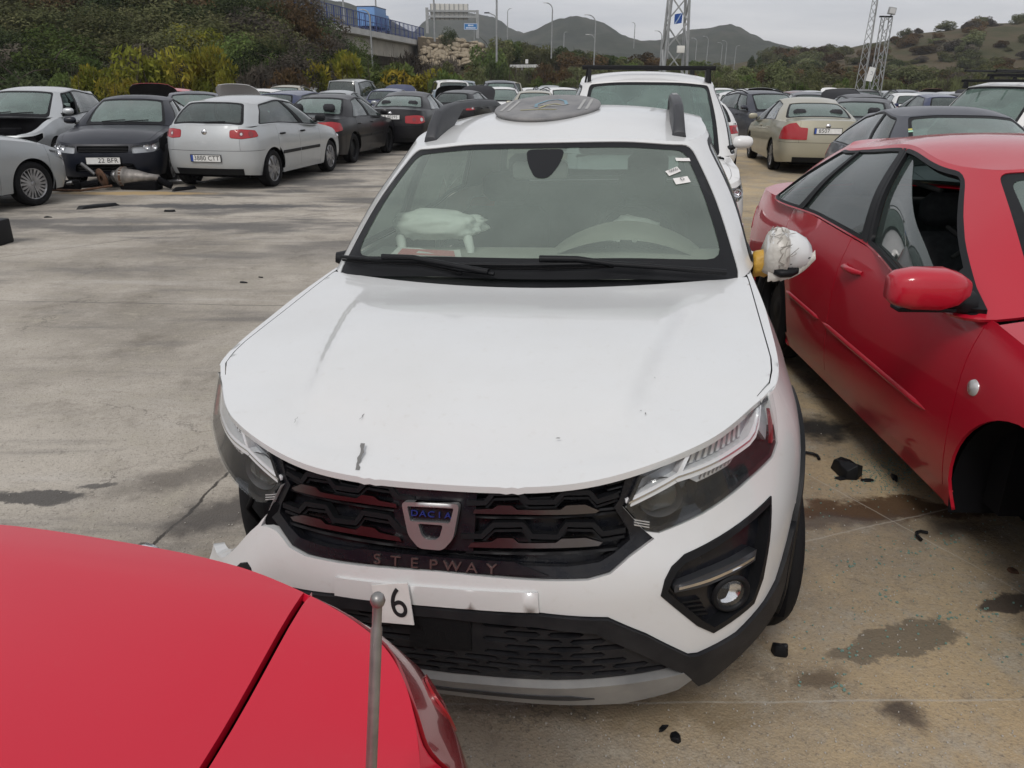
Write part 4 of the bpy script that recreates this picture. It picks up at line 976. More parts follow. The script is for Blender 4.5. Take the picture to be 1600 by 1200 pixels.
YEL = [(crown(30 + k, 1.35, 1.2, 1.15, 22, 5200, .075, low=.3, spiky=.8, asp=2.8), twigs(40 + k, 24, 1.9, .9)) for k in range(3)]
BARE = [(crown(50 + k, 1.5, 1.4, 1.4, 20, 1900, .085, low=.25, spiky=1.0, asp=4.5), twigs(60 + k, 60, 2.6, 1.1)) for k in range(2)]
GRASS = [(crown(70 + k, 1.6, .9, .55, 14, 1500, .06, low=.6, spiky=2.2, asp=9), twigs(80 + k, 30, 1.1, 1.2)) for k in range(2)]
_vr = random.Random(99)
def plant(kind, px, py, wpx, Y, leaf, name, label, cat, group, hk=1.0, base=None):
    """plant standing at distance Y, its top seen at row py"""
    me, tr = _vr.choice({'tree': TREES, 'shrub': SHRUBS, 'yel': YEL, 'bare': BARE, 'grass': GRASS}[kind]); top_ = at(px, py, Y); x = top_.x; zb = terr(x, Y) if Y > 31 else 0
    if base is not None: zb = base
    bw = {'tree': 5.0, 'shrub': 2.55, 'yel': 2.6, 'bare': 2.9, 'grass': 3.4}[kind]; bh = {'tree': 4.9, 'shrub': 1.62, 'yel': 1.95, 'bare': 2.45, 'grass': .8}[kind]
    w_ = wpx / 1290 * Y; zb = min(zb, top_.z - .5); H = max(top_.z - zb, w_ * (.62 if kind == 'tree' else .40)) * hk; zb = top_.z - H
    r_ = empty(name, (x, Y, zb), _vr.uniform(0, 6.28)); r_.scale = (w_ / bw, w_ / bw, H / bh); tag(r_, label, cat, group)
    link('crown', me, None, r_)
    link('trunk' if kind in ('tree', 'shrub') else 'stems', tr, None, r_)
    return r_
for lst in (TREES, SHRUBS, YEL, BARE, GRASS):
    for a, b in lst: a.materials.append(LF['olive']); b.materials.append(M_BARK)
_pl = []
def PL(kind, px, py, w_, Y, leaf, name, label, cat, group, **k): _pl.append((plant(kind, px, py, w_, Y, leaf, name, label, cat, group, **k), LF[leaf]))
gT = 'trees on the slope behind the yard'; gB = 'bushes along the yard edge'; gS = 'scrub on the embankment'; gH = 'scrub on the right-hand hill'
tl_ = {'dark': 'dark green leafy tree on the slope behind the scrapped cars', 'green': 'mid green leafy tree on the slope behind the scrapped cars', 'olive': 'olive brown tree on the slope behind the scrapped cars', 'grey': 'grey-brown half bare tree on the slope beside the bridge', 'yellow': 'tree turning yellow on the slope behind the scrapped cars', 'rust': 'russet tree high on the slope behind the scrapped cars'}
_tr = random.Random(31)
_more = [(px + _tr.uniform(-12, 12), py + _tr.uniform(-14, 10), _tr.uniform(110, 170), Y + _tr.uniform(-2, 2), _tr.choice(lf)) for (Y, py, x0, x1, lf) in ((58, -30, -30, 470, ('olive', 'dark', 'grey', 'rust')), (53, 8, -30, 460, ('olive', 'dark', 'olive', 'grey')), (47, 38, -30, 480, ('green', 'olive', 'dark', 'olive')), (42, 68, -30, 500, ('green', 'olive', 'dark', 'grey'))) for px in range(x0, x1, 52)]
for (px, py, w_, Y, lf) in tuple(_more) + ((-40, -70, 300, 62, 'dark'), (90, -60, 260, 64, 'rust'), (220, -75, 280, 66, 'olive'), (340, -60, 220, 66, 'olive'), (430, -40, 190, 68, 'grey'), (470, -12, 120, 66, 'dark'), (20, -10, 220, 54, 'olive'), (150, -15, 220, 55, 'dark'), (260, -12, 230, 56, 'olive'), (370, 5, 150, 58, 'grey'), (440, 10, 120, 60, 'grey'),
                        (110, 28, 190, 47, 'green'), (-10, 20, 170, 45, 'dark'), (205, 22, 210, 49, 'olive'), (305, 24, 150, 48, 'yellow'), (375, 50, 130, 50, 'olive'), (455, 45, 110, 54, 'grey'), (415, 78, 90, 46, 'green'), (500, 30, 90, 62, 'grey'), (535, 42, 95, 70, 'green'), (490, 70, 90, 56, 'grey'), (575, 80, 60, 66, 'green')):
    PL('tree', px, py, w_, Y, lf, 'tree', tl_[lf], 'tree', gT)
bl_ = {'dark': 'dark leafy bush at the foot of the slope', 'green': 'green leafy bush at the foot of the slope', 'yellow': 'yellow-green bush right behind the far rows of cars', 'grey': 'dry grey-brown bush behind the far rows of cars', 'olive': 'olive bush behind the far rows of cars', 'sage': 'sage green bush behind the far rows of cars', 'rust': 'russet bush behind the far rows of cars'}
for (kd, px, py, w_, Y, lf) in (('shrub', 15, 78, 150, 38, 'dark'), ('shrub', 75, 55, 130, 41, 'green'), ('shrub', 100, 98, 90, 36, 'green'), ('yel', 140, 98, 90, 35, 'yellow'), ('yel', 212, 70, 120, 38, 'yellow'), ('shrub', 180, 105, 80, 36, 'green'), ('yel', 190, 118, 60, 33, 'yellow'), ('shrub', 270, 85, 110, 40, 'dark'), ('yel', 318, 80, 105, 36, 'yellow'), ('yel', 350, 108, 55, 34, 'yellow'), ('bare', 395, 92, 90, 38, 'grey'),
                            ('bare', 440, 96, 90, 37, 'rust'), ('yel', 478, 90, 95, 38, 'yellow'), ('yel', 530, 86, 110, 41, 'yellow'), ('yel', 585, 84, 120, 42, 'yellow'), ('yel', 640, 94, 110, 42, 'yellow'), ('shrub', 560, 105, 90, 39, 'olive'), ('yel', 690, 108, 60, 42, 'yellow'), ('bare', 640, 72, 110, 62, 'grey'), ('bare', 690, 82, 80, 60, 'grey'), ('shrub', 690, 98, 80, 55, 'olive'), ('shrub', 735, 100, 70, 52, 'sage'), ('shrub', 776, 82, 46, 68, 'dark'), ('shrub', 720, 112, 60, 48, 'sage'), ('bare', 450, 70, 80, 50, 'grey')):
    _q = kd == 'yel'; lf = _tr.choice((lf, lf, lf, 'green', 'olive')) if _q and px > 440 else lf
    PL(kd, px, py - (_tr.uniform(-4, 16) if _q else 0), w_ * (_tr.uniform(.85, 1.45) if _q else 1), Y + (_tr.uniform(-2, 2) if _q else 0), lf, 'bush', bl_[lf], 'bush', gB)
sl_ = {'dark': 'dark round shrub on the embankment beyond the yard', 'green': 'green shrub on the embankment beyond the yard', 'olive': 'olive shrub on the embankment beyond the yard', 'sage': 'pale sage shrub on the embankment beyond the yard', 'rust': 'russet dry shrub on the embankment beyond the yard', 'grey': 'grey dry shrub on the embankment beyond the yard'}
PL('tree', 703, 38, 40, 122, 'dark', 'shrub', 'dark green tree growing on top of the boulder wall', 'tree', None)
rv = random.Random(7)
for px in range(770, 1130, 14):
    q = (px - 770) / 360; PL('shrub', px + rv.uniform(-8, 8), 52 + 42 * q ** .7 + rv.uniform(-6, 10), rv.uniform(50, 85), rv.uniform(112, 132), rv.choice(('olive', 'olive', 'dark', 'rust', 'green')), 'shrub', '', 'shrub', gS)
for px in range(745, 1230, 13):
    PL(rv.choice(('shrub', 'shrub', 'bare')), px + rv.uniform(-8, 8), rv.uniform(94, 112), rv.uniform(40, 75), rv.uniform(72, 96), rv.choice(('olive', 'sage', 'green', 'sage', 'rust')), 'shrub', '', 'shrub', gS)
for px in range(740, 1640, 16):
    PL(rv.choice(('shrub', 'grass', 'bare')), px + rv.uniform(-8, 8), rv.uniform(113, 124), rv.uniform(36, 60), rv.uniform(60, 70), rv.choice(('sage', 'sage', 'olive', 'green')), 'shrub', '', 'shrub', gS)
for o, m in _pl:
    if not o.get('label'):
        k = [a for a, b in LF.items() if b is m][0]; tag(o, sl_[k])
hl_ = {'dark': 'dark round bush on the scrub hill right of the masts', 'olive': 'olive bush on the scrub hill right of the masts', 'rust': 'russet bush on the scrub hill right of the masts', 'grey': 'grey dry bush on the scrub hill right of the masts', 'sage': 'pale bush low on the scrub hill right of the masts'}
for (px, py, w_, Y, lf) in ((1180, 78, 26, 170, 'dark'), (1196, 84, 34, 165, 'dark'), (1222, 88, 40, 160, 'dark'), (1242, 88, 24, 170, 'dark'), (1282, 88, 20, 180, 'dark'), (1270, 91, 12, 185, 'dark'), (1335, 84, 10, 240, 'grey'), (1398, 64, 14, 250, 'dark'), (1400, 92, 34, 190, 'dark'), (1405, 104, 26, 170, 'dark'), (1430, 82, 20, 210, 'dark'), (1507, 40, 12, 258, 'dark'), (1536, 39, 12, 260, 'dark'), (1554, 38, 12, 260, 'dark'), (1567, 39, 12, 260, 'dark'), (1494, 48, 12, 256, 'dark'), (1482, 50, 9, 255, 'dark'), (1598, 44, 12, 262, 'dark'), (1455, 60, 8, 250, 'olive')):
    PL('shrub', px, py, w_, Y, lf, 'bush', hl_[lf], 'bush', gH)
for k in range(260):
    Y = rv.uniform(110, 248); x = rv.uniform(.29 * Y, .66 * Y); z = terr(x, Y); w_ = rv.uniform(2.5, 8.0); lf = rv.choice(('olive', 'rust', 'sage', 'rust', 'olive', 'olive', 'grey')); me, tr = rv.choice(SHRUBS)
    o = empty('bush', (x, Y, z - .2), rv.uniform(0, 6)); o.scale = (w_ / 2.5, w_ / 2.5, w_ / 2.5 * rv.uniform(.5, .8)); link('crown', me, None, o); link('trunk', tr, None, o); tag(o, hl_[lf], 'bush', gH); _pl.append((o, LF[lf]))
_kids = {}
for c in bpy.data.objects:
    if c.parent: _kids.setdefault(c.parent.name, []).append(c)
for o, m in _pl:
    for c in _kids[o.name]:
        if c.name.startswith('crown'): c.material_slots[0].link = 'OBJECT'; c.material_slots[0].material = m
# ---------------------------------------------------------------- the white crossover hatchback in front
DCOL = [  # (r0..r4) each (x,y,z)
 [(0,.075,.19),(0,.03,.31),(0,0,.53),(0,.035,.68),(0,.067,.80)],
 [(.36,.095,.19),(.36,.052,.31),(.36,.03,.53),(.36,.075,.685),(.36,.095,.822)],
 [(.60,.175,.185),(.61,.145,.32),(.605,.135,.535),(.60,.185,.71),(.595,.223,.868)],
 [(.765,.345,.19),(.785,.32,.33),(.785,.315,.545),(.765,.36,.735),(.724,.399,.898)],
 [(.855,.54,.205),(.87,.525,.34),(.872,.52,.56),(.848,.52,.765),(.785,.50,.915)],
 [(.845,.95,.24),(.89,.95,.345),(.905,.95,.57),(.885,.95,.79),(.815,.95,.955)],
 [(.85,1.45,.24),(.89,1.45,.345),(.905,1.45,.58),(.885,1.45,.81),(.805,1.45,.995)],
 [(.85,2.2,.24),(.89,2.2,.345),(.905,2.2,.58),(.89,2.2,.82),(.815,2.2,1.01)],
 [(.85,3.25,.24),(.89,3.25,.345),(.905,3.25,.58),(.895,3.25,.84),(.82,3.25,1.04)],
 [(.82,3.72,.26),(.865,3.72,.36),(.88,3.72,.58),(.865,3.70,.85),(.79,3.66,1.06)],
 [(.76,3.92,.27),(.80,3.95,.37),(.81,3.96,.58),(.80,3.93,.85),(.73,3.85,1.06)],
 [(.60,4.0,.27),(.62,4.04,.37),(.63,4.055,.58),(.62,4.01,.85),(.58,3.92,1.06)],
 [(.36,4.03,.27),(.36,4.07,.37),(.36,4.09,.58),(.36,4.04,.85),(.34,3.95,1.06)],
 [(0,4.04,.27),(0,4.08,.37),(0,4.099,.58),(0,4.05,.85),(0,3.955,1.06)]]
W_PAINT = paint('paint_white_near', (.63, .64, .64), .30, coat=.8, dust=.24, dustcol=(.50, .48, .44))
M_CLAD = mat('cladding', (.010, .0105, .013), .55, spec=.22, vary=.5, vscale=14, vcol=(.022, .022, .024), bump=.12, bscale=500)
M_SKID = mat('skid_grey', (.17, .175, .18), .45, .3, vary=.45, vscale=7, vcol=(.30, .30, .29))
M_ANTHR = mat('anthracite', (.035, .037, .042), .5, vary=.2, vscale=20)
M_CHDARK = mat('dark_chrome', (.17, .16, .165), .28, 1.0)
M_BADGE = mat('badge_chrome', (.40, .40, .40), .30, .75)
M_BLUE = mat('badge_blue', (.012, .025, .16), .4)
M_NAVY = mat('gloss_navy_black', (.005, .006, .010), .25, coat=.15, spec=.3, vary=.5, vscale=30, vcol=(.014, .014, .016))
M_DRL = mat('lamp_guide', (.80, .81, .83), .18, .1, coat=.6)
M_BAG = mat('airbag', (.86, .87, .84), .85, vary=.1, vscale=12, bump=.5, bscale=18)
M_PAPER = mat('paper', (.70, .68, .66), .8)
M_PRED = mat('paper_red', (.55, .12, .12), .8)
GLASS_D = glassmat('glass_near', (.76, .84, .78), .30, (.34, .42, .36), refl=.9)
D_HL = [(.429, .749), (.459, .82), (.536, .85), (.627, .868), (.762, .885), (.928, .900), (1.030, .903), (1.012, .862), (.960, .787), (.917, .763), (.791, .742), (.630, .706), (.511, .683), (.479, .690)]
D_FOG = [(.529, .575), (.545, .602), (.577, .623), (.878, .676), (.845, .47), (.812, .41), (.668, .385), (.618, .425), (.520, .536)]
D_WB = [(0, .512), (.231, .516), (.395, .496), (.486, .436), (.595, .344), (.623, .338), (.748, .350), (.869, .390)]
D_GR = [(0, .799), (.21, .808), (.37, .818), (.462, .838), (.452, .80), (.425, .748), (.470, .694), (.500, .668), (.443, .638), (.399, .606), (.347, .596), (.244, .597), (0, .604)]
D_IN = [(0, .490), (.231, .483), (.365, .463), (.470, .385), (.575, .300), (.43, .290), (0, .268)]
def sym(half): return half + [(-a, b) for a, b in half[::-1] if abs(a) > 1e-6]
def ribbon(surf, pts, wd, off, th, n_in=(0, 2, .6), step=.03):
    """a raised bar following a line drawn on the surface"""
    L = densify(pts, step, closed=False); a = np.array(L); t = np.gradient(a, axis=0); t /= np.maximum(np.linalg.norm(t, axis=1, keepdims=True), 1e-9); nn = np.stack([-t[:, 1], t[:, 0]], 1) * wd / 2
    pol = [tuple(p) for p in a + nn] + [tuple(p) for p in (a - nn)[::-1]]
    return patch_mesh(surf, pol, (), .2, off, th, n_in)
def dacia_front(d, root, A, SA, arch, ref):
    st = .035; top = lambda u: A.ev(u, np.full(np.shape(u), A.vm)); uS = 1.13
    def sag(P):                                   # the torn side of the bumper hangs down
        P = np.array(P); t = np.clip((-.41 - P[:, 0]) / .33, 0, 1); t = t * t * (3 - 2 * t)
        P[:, 2] -= .29 * t * np.clip((P[:, 2] - .12) / .55, 0, 1.05); P[:, 0] -= .02 * t; P[:, 1] -= .06 * t; return P
    PP = lambda nm, ol, m, par=root, **k: patch(nm, SA, ol, m, par, ref=k.pop('ref', ref), step=k.pop('step', st), **k)
    # painted bumper skin
    lowr = D_WB + [(.93, .42), (1.0, .50), (1.05, .56), (uS, .60)]
    tpr = [(uS, .90), (1.0, .93), (.8, .93), (0, .93)]
    outl = sym([(a, b) for a, b in lowr]); up = [(uS, .86), (-uS, .86)]
    half = lowr + [(uS, .80), (.98, .80), (.9, .84), (.7, .84), (.5, .84), (0, .84)]
    pol = [(-.84, .745), (-.875, .66), (-.892, .54), (-.888, .46)] + [(-a, b) for a, b in D_WB[::-1] if a > 1e-6] + lowr + [(u, float(top(np.array([u]))[0, 2]) - .002) for u in (uS, 1.10, 1.07, 1.045)] + [(1.0, .93), (-.80, .93)]
    grh = sym([(0, .95), (.47, .95), (.452, .80), (.425, .748), (.470, .694), (.500, .668)] + [(a, b - .003) for a, b in D_GR[8:]])
    hlh = grow(D_HL, .004); hlh = [(a, b + .10 if b > .80 else b) for a, b in hlh]
    ac = circle((d['uyf'](d['axf']), d['wr']), d['wr'] + .045, 44)
    bump = PP('front_bumper', pol, W_PAINT, holes=[grh, hlh, mirror_uv(hlh), grow(D_FOG, .001), mirror_uv(grow(D_FOG, .001)), ac, mirror_uv(ac)], thick=.03, deform=sag)
    # flat number plate mount
    PP('plate_mount', [(-.262, .512), (.235, .520), (.232, .570), (-.256, .562)], W_PAINT, bump, off=.008, thick=.009, step=.02)
    for s in (1, -1):
        mv = (lambda p: p) if s > 0 else mirror_uv; df = None if s > 0 else sag
        K = dict(deform=df)
        # fog lamp housing
        fg = PP('fog_lamp_housing', mv(D_FOG), M_NAVY, bump, off=-.028, thick=0, **K)
        PP('housing_lip', mv(D_FOG), M_TRIM, bump, holes=[mv(grow(D_FOG, -.018))], off=.004, thick=.035, **K)
        PP('lamp_strip', mv([(.556, .534), (.652, .528), (.812, .536), (.815, .566), (.652, .562), (.556, .553)]), M_ANTHR, fg, off=-.004, thick=.024, **K)
        PP('strip_inlay', mv([(.566, .541), (.652, .540), (.800, .546), (.802, .553), (.652, .548), (.566, .548)]), M_CHROME, fg, off=.0, thick=.006, **K)
        c0 = SA(np.array([.722 * s]), np.array([.472]))[0]; n0 = np.array([.42 * s, -.90, .0])
        M = frame_at(c0 + np.array([0, 0.012, 0]), n0)
        if s < 0: M = Matrix.Translation(Vector(sag([c0])[0] - c0)) @ M
        fl = link('fog_lamp', xform(MB().lathe([(.0, .052), (.010, .046), (.005, .039), (-.018, .032)], 28, 'Z').mesh(), M), M_TRIM, bump)
        link('fog_reflector', xform(MB().lathe([(-.006, .038), (-.02, .026), (-.026, .001)], 24, 'Z').mesh(), M), M_LREF, fl)
        link('fog_lens', xform(MB().lathe([(.002, .039), (.010, .026), (.013, .001)], 24, 'Z').mesh(), M), MATS['glass_clear'], fl)
        for k in range(4):
            z = .492 - k * .016; link('vent_fin', ribbon(SA, mv([(.560 + .018 * k, z), (.64 + .008 * k, z - .012)]), .006, -.018, .01, ref, .05) if s > 0 else patch_mesh(SA, mv([(.560 + .018 * k, z), (.64, z - .012), (.64, z - .006), (.56 + .018 * k, z + .006)]), (), .2, -.018, .01, ref, deform=df), M_TRIM, fg)
    # black lower cladding
    cl = D_WB[1:] + [(.93, .42), (.985, .46), (1.02, .40), (.967, .325), (.789, .262), (.675, .212), (.640, .212), (.595, .268), (.470, .383), (.365, .458), (.231, .480)]
    cu = [(0, .509)] + [(a, b - .003) for a, b in D_WB[1:]] + [(.93, .412), (1.0, .475), (1.06, .53), (1.07, .45), (1.02, .37), (.967, .325), (.789, .262), (.675, .212), (.640, .212), (.585, .285), (.470, .383), (.365, .458), (.231, .480), (0, .486)]
    PP('bumper_cladding', [q for q in sym(cu) if q[0] > -.97], M_CLAD, bump, off=.010, thick=.045, deform=sag, holes=[ac, mirror_uv(ac)])
    # intake: back plate, honeycomb, sensor block
    ib = PP('lower_intake', sym([(a * 1.02, b) for a, b in D_IN]), M_DARK, off=-.055, thick=0)
    inn = sym(D_IN); hexes = []
    du = .104; r = 0; zz = .262
    while zz < .50:
        u = -.64 + (du / 2 if r % 2 else 0)
        while u < .66:
            h = [(u - .044, zz), (u - .034, zz + .0085), (u + .034, zz + .0085), (u + .044, zz), (u + .034, zz - .0085), (u - .034, zz - .0085)]
            if inpoly(np.array(h), inn).all() and not (-.095 < u < .095 and .372 < zz < .482): hexes.append(h)
            u += du
        zz += .0225; r += 1
    o = PP('intake_honeycomb', inn, M_CLAD, holes=hexes, off=-.008, thick=.022, step=.06); o['kind'] = 'stuff'; o.parent = ib
    PP('sensor_block', [(-.089, .371), (.066, .379), (.073, .484), (-.077, .476)], M_TRIM, ib, off=-.001, thick=.03)
    sk = [(0, .262), (.427, .284), (.582, .292), (.610, .256), (.575, .228), (.43, .197), (0, .192)]
    PP('skid_plate', sym(sk), M_SKID, off=.012, thick=.05)
    PP('skid_groove', sym([(0, .232), (.30, .243), (.36, .228), (.30, .222), (0, .217)]), M_ANTHR, off=.0145, thick=.004)
    # grille
    gb = PP('grille', sym([(a, b + (.02 if b > .79 else 0)) for a, b in D_GR]), M_NAVY, off=-.050, thick=0)
    PP('grille_frame', sym(D_GR), M_NAVY, gb, holes=[sym([(0, .785), (.2, .793), (.36, .800), (.43, .812), (.418, .765), (.405, .748), (.440, .692), (.446, .670), (.41, .645), (.375, .628), (.3, .622), (0, .628)])], off=-.012, thick=.03)
    ch1 = [(.091, .738), (.094, .747), (.135, .751), (.148, .760), (.178, .761), (.192, .751), (.290, .753), (.304, .763), (.347, .763), (.381, .746), (.372, .741), (.192, .741)]
    ch2 = [(.080, .660), (.087, .670), (.135, .675), (.148, .684), (.183, .685), (.196, .674), (.281, .675), (.294, .684), (.349, .684), (.390, .671), (.381, .664), (.196, .663)]
    zz1 = [(.062, .759), (.105, .762), (.123, .785), (.183, .789), (.203, .768), (.265, .769), (.285, .791), (.345, .789), (.365, .766), (.415, .778)]
    zz2 = [(.050, .681), (.098, .684), (.126, .712), (.192, .715), (.212, .688), (.274, .686), (.294, .715), (.356, .711), (.379, .688), (.433, .692)]
    for s in (1, -1):
        mv = (lambda p: p) if s > 0 else mirror_uv
        for c in (ch1, ch2): PP('chrome_bar', [(a - .012, b) for a, b in mv(c)], M_CHDARK, gb, off=-.004, thick=.012, step=.05)
        for z_ in (zz1, zz2):
            link('zigzag_bar', ribbon(SA, mv(z_), .012, -.010, .022, ref), M_TRIM, gb)
            link('zigzag_bar', ribbon(SA, mv([(a, b - .016) for a, b in z_]), .006, -.018, .018, ref), M_TRIM, gb)
        for z_ in (.645, .725, .735): link('grille_bar', ribbon(SA, mv([(.06, z_), (.42, z_ + .006)]), .006, -.022, .02, ref), M_TRIM, gb)
        for (a, b) in ((.21, .245), (.30, .34)):
            for k in range(3): link('grille_rib', ribbon(SA, mv([(a - .02, .795 - .012 * k + .1 * (a - .2)), (b + .01, .797 - .012 * k + .1 * (b - .2))]), .004, -.020, .015, ref), M_TRIM, gb)
        for k in range(4): link('grille_rib', ribbon(SA, mv([(.39, .800 - .012 * k), (.43, .806 - .012 * k)]), .004, -.018, .015, ref), M_TRIM, gb)
    PP('letter_base', [(-.27, .604), (.255, .604), (.175, .633), (-.20, .633)], M_NAVY, gb, off=-.004, thick=.02)
    PP('badge_base', [(-.110, .648), (.078, .648), (.085, .790), (-.118, .790)], M_NAVY, gb, off=-.016, thick=.02)
    # badge: chrome shield with dark centre and blue letters
    sh = rounded([(-.088, .757), (.050, .760), (.036, .680), (.012, .652), (-.045, .652), (-.071, .680)], .012)
    bd = PP('badge', sh, M_BADGE, root, holes=[rounded([(-.074, .748), (.037, .750), (.028, .716), (-.066, .714)], .004), rounded([(-.048, .710), (.012, .710), (.004, .682), (-.006, .675), (-.028, .675), (-.038, .682)], .006)], off=.010, thick=.022, step=.02)
    PP('badge_inset', [(a * .99 - .0002, b * .998 + .0016) for a, b in sh], M_NAVY, bd, off=-.002, thick=0, step=.03)
    def letters(txt, u0, u1, z, size, off, m, par, dep=.0025):
        n = len(txt)
        for k, chh in enumerate(txt):
            u = u0 + (u1 - u0) * k / (n - 1); p = SA(np.array([u]), np.array([z]))[0]; e = .01
            tu = SA(np.array([u + e]), np.array([z]))[0] - SA(np.array([u - e]), np.array([z]))[0]; tz = SA(np.array([u]), np.array([z + e]))[0] - SA(np.array([u]), np.array([z - e]))[0]
            nn = np.cross(tu, tz); nn /= np.linalg.norm(nn); nn = -nn if nn[1] > 0 else nn
            t = text_mesh(chh, size, dep); xform(t, frame_at(p + nn * off, nn, Vector(tz).normalized()) @ Matrix.Diagonal((1.25, 1, 1, 1))); link('letter', t, m, par)
    letters('STEPWAY', -.150, .125, .615, .034, -.001, mat('letter_rose', (.15, .105, .10), .4, .7), gb)
    letters('DACIA', -.058, .022, .731, .020, .003, M_BLUE, bd)
    # headlights
    for s in (1, -1):
        mv = (lambda p: p) if s > 0 else mirror_uv; Q = mv(D_HL); fn = lambda u, z: -.020 - .035 * np.clip((.78 - z) / .08, 0, 1)
        hb = PP('headlight', Q, M_NAVY, off=-.045, thick=0)
        PP('lamp_bezel', Q, M_NAVY, hb, holes=[mv(grow(D_HL, -.011))], off=-.004, thick=.05)
        PP('upper_reflector', mv([(.445, .775), (.470, .812), (.545, .842), (.578, .845), (.552, .808)]), M_LGREY, hb, off=-.026, thick=.01)
        PP('upper_reflector', mv([(.590, .848), (.63, .858), (.762, .874), (.90, .886), (.878, .856), (.825, .832), (.566, .812)]), M_LGREY, hb, off=-.030, thick=.01)
        for k in range(9):
            q = k / 8; a0 = .60 + .20 * q; link('reflector_fin', patch_mesh(SA, mv([(a0, .820 + .016 * q), (a0 + .012, .820 + .016 * q), (a0 + .03, .852 + .018 * q), (a0 + .018, .852 + .018 * q)]), (), .2, -.024, .006, ref), M_CLEARLAMP, hb)
        PP('light_guide', mv([(.434, .744), (.557, .788), (.823, .812), (.860, .822), (.890, .842), (.935, .888), (.902, .888), (.868, .858), (.822, .834), (.556, .810), (.430, .766)]), M_DRL, hb, off=-.006, thick=.03)
        PP('guide_line', mv([(.437, .755), (.557, .799), (.823, .822), (.860, .834), (.885, .852), (.918, .886), (.914, .887), (.878, .854), (.858, .838), (.823, .826), (.557, .803), (.437, .760)]), M_CHROME, hb, off=-.003, thick=.006)
        PP('light_guide', mv([(.552, .806), (.568, .808), (.592, .848), (.578, .846)]), M_DRL, hb, off=-.006, thick=.03)
        PP('corner_reflector', mv([(.900, .842), (.945, .886), (1.012, .892), (.992, .855), (.935, .800)]), M_LGREY, hb, off=-.020, thick=.01)
        PP('side_marker', mv([(.985, .872), (1.008, .865), (.955, .785), (.935, .792), (.955, .815)]), M_REDDK, hb, off=-.006, thick=.008)
        PP('turn_signal', mv([(.600, .785), (.625, .772), (.74, .785), (.775, .800), (.76, .806), (.66, .798)]), M_CLEARLAMP, hb, off=-.022, thick=.01)
        for k in range(8): link('signal_rib', patch_mesh(SA, mv([(.632 + .015 * k, .778 + .0018 * k), (.637 + .015 * k, .778 + .0018 * k), (.645 + .015 * k, .796), (.640 + .015 * k, .796)]), (), .2, -.016, .006, ref), M_CLEARLAMP, hb)
        c0 = SA(np.array([.520 * s]), np.array([.752]))[0]; M = frame_at(c0 + np.array([-.01 * s, .028, 0]), (.25 * s, -.96, .05))
        pj = link('projector', xform(MB().lathe([(.012, .052), (.004, .046), (-.02, .04), (-.03, .02)], 28, 'Z').mesh(), M), M_ANTHR, hb)
        link('projector_lens', xform(MB().lathe([(.004, .044), (.016, .030), (.020, .001)], 24, 'Z').mesh(), M), MATS['glass_clear'], hb)
        PP('bowl', mv([(.455, .745), (.545, .782), (.600, .778), (.560, .728), (.500, .722)]), mat('bowl_glass', (.030, .031, .032), .15, .3, coat=.4), hb, off=-.030, thick=.01)
        for k in range(3): link('reflector_rib', ribbon(SA, mv([(.452, .716 - .006 * k), (.488, .706 - .006 * k)]), .0025, -.003, .006, ref), M_CLEARLAMP, hb)
        PP('lens', Q, MATS['glass_clear'], hb, off=.002, thick=.012)
    # splash panel seen behind the torn corner
    MB().box((-.50, .36, .56), (.10, .08, .26)).build('corner_bracket', M_DARK, root, bevel=.01); MB().tube([(-.56, .22, .66), (-.62, .26, .58), (-.60, .30, .48)], .008, 6).build('loose_cable', M_DARK, root); MB().box((-.46, .16, .655), (.05, .10, .07)).build('torn_bracket', M_DARK, root, bevel=.008)
def smooth01(t): t = np.clip(t, 0, 1); return t * t * (3 - 2 * t)
def dacia_hood(x, y):
    e = .60 - .22 * np.clip((1.2 - y) / 1.1, 0, 1); t = smooth01((e + .022 - np.abs(x)) / .045) * smooth01((y - .20) / .20)
    lip = smooth01((.235 + .55 * np.abs(x) ** 2 - y) / .06)
    return .026 * t * smooth01((1.16 - y) / .35) - .013 * lip * smooth01((.50 - np.abs(x)) / .12) * smooth01((y - .085 - .3 * x * x) / .05)
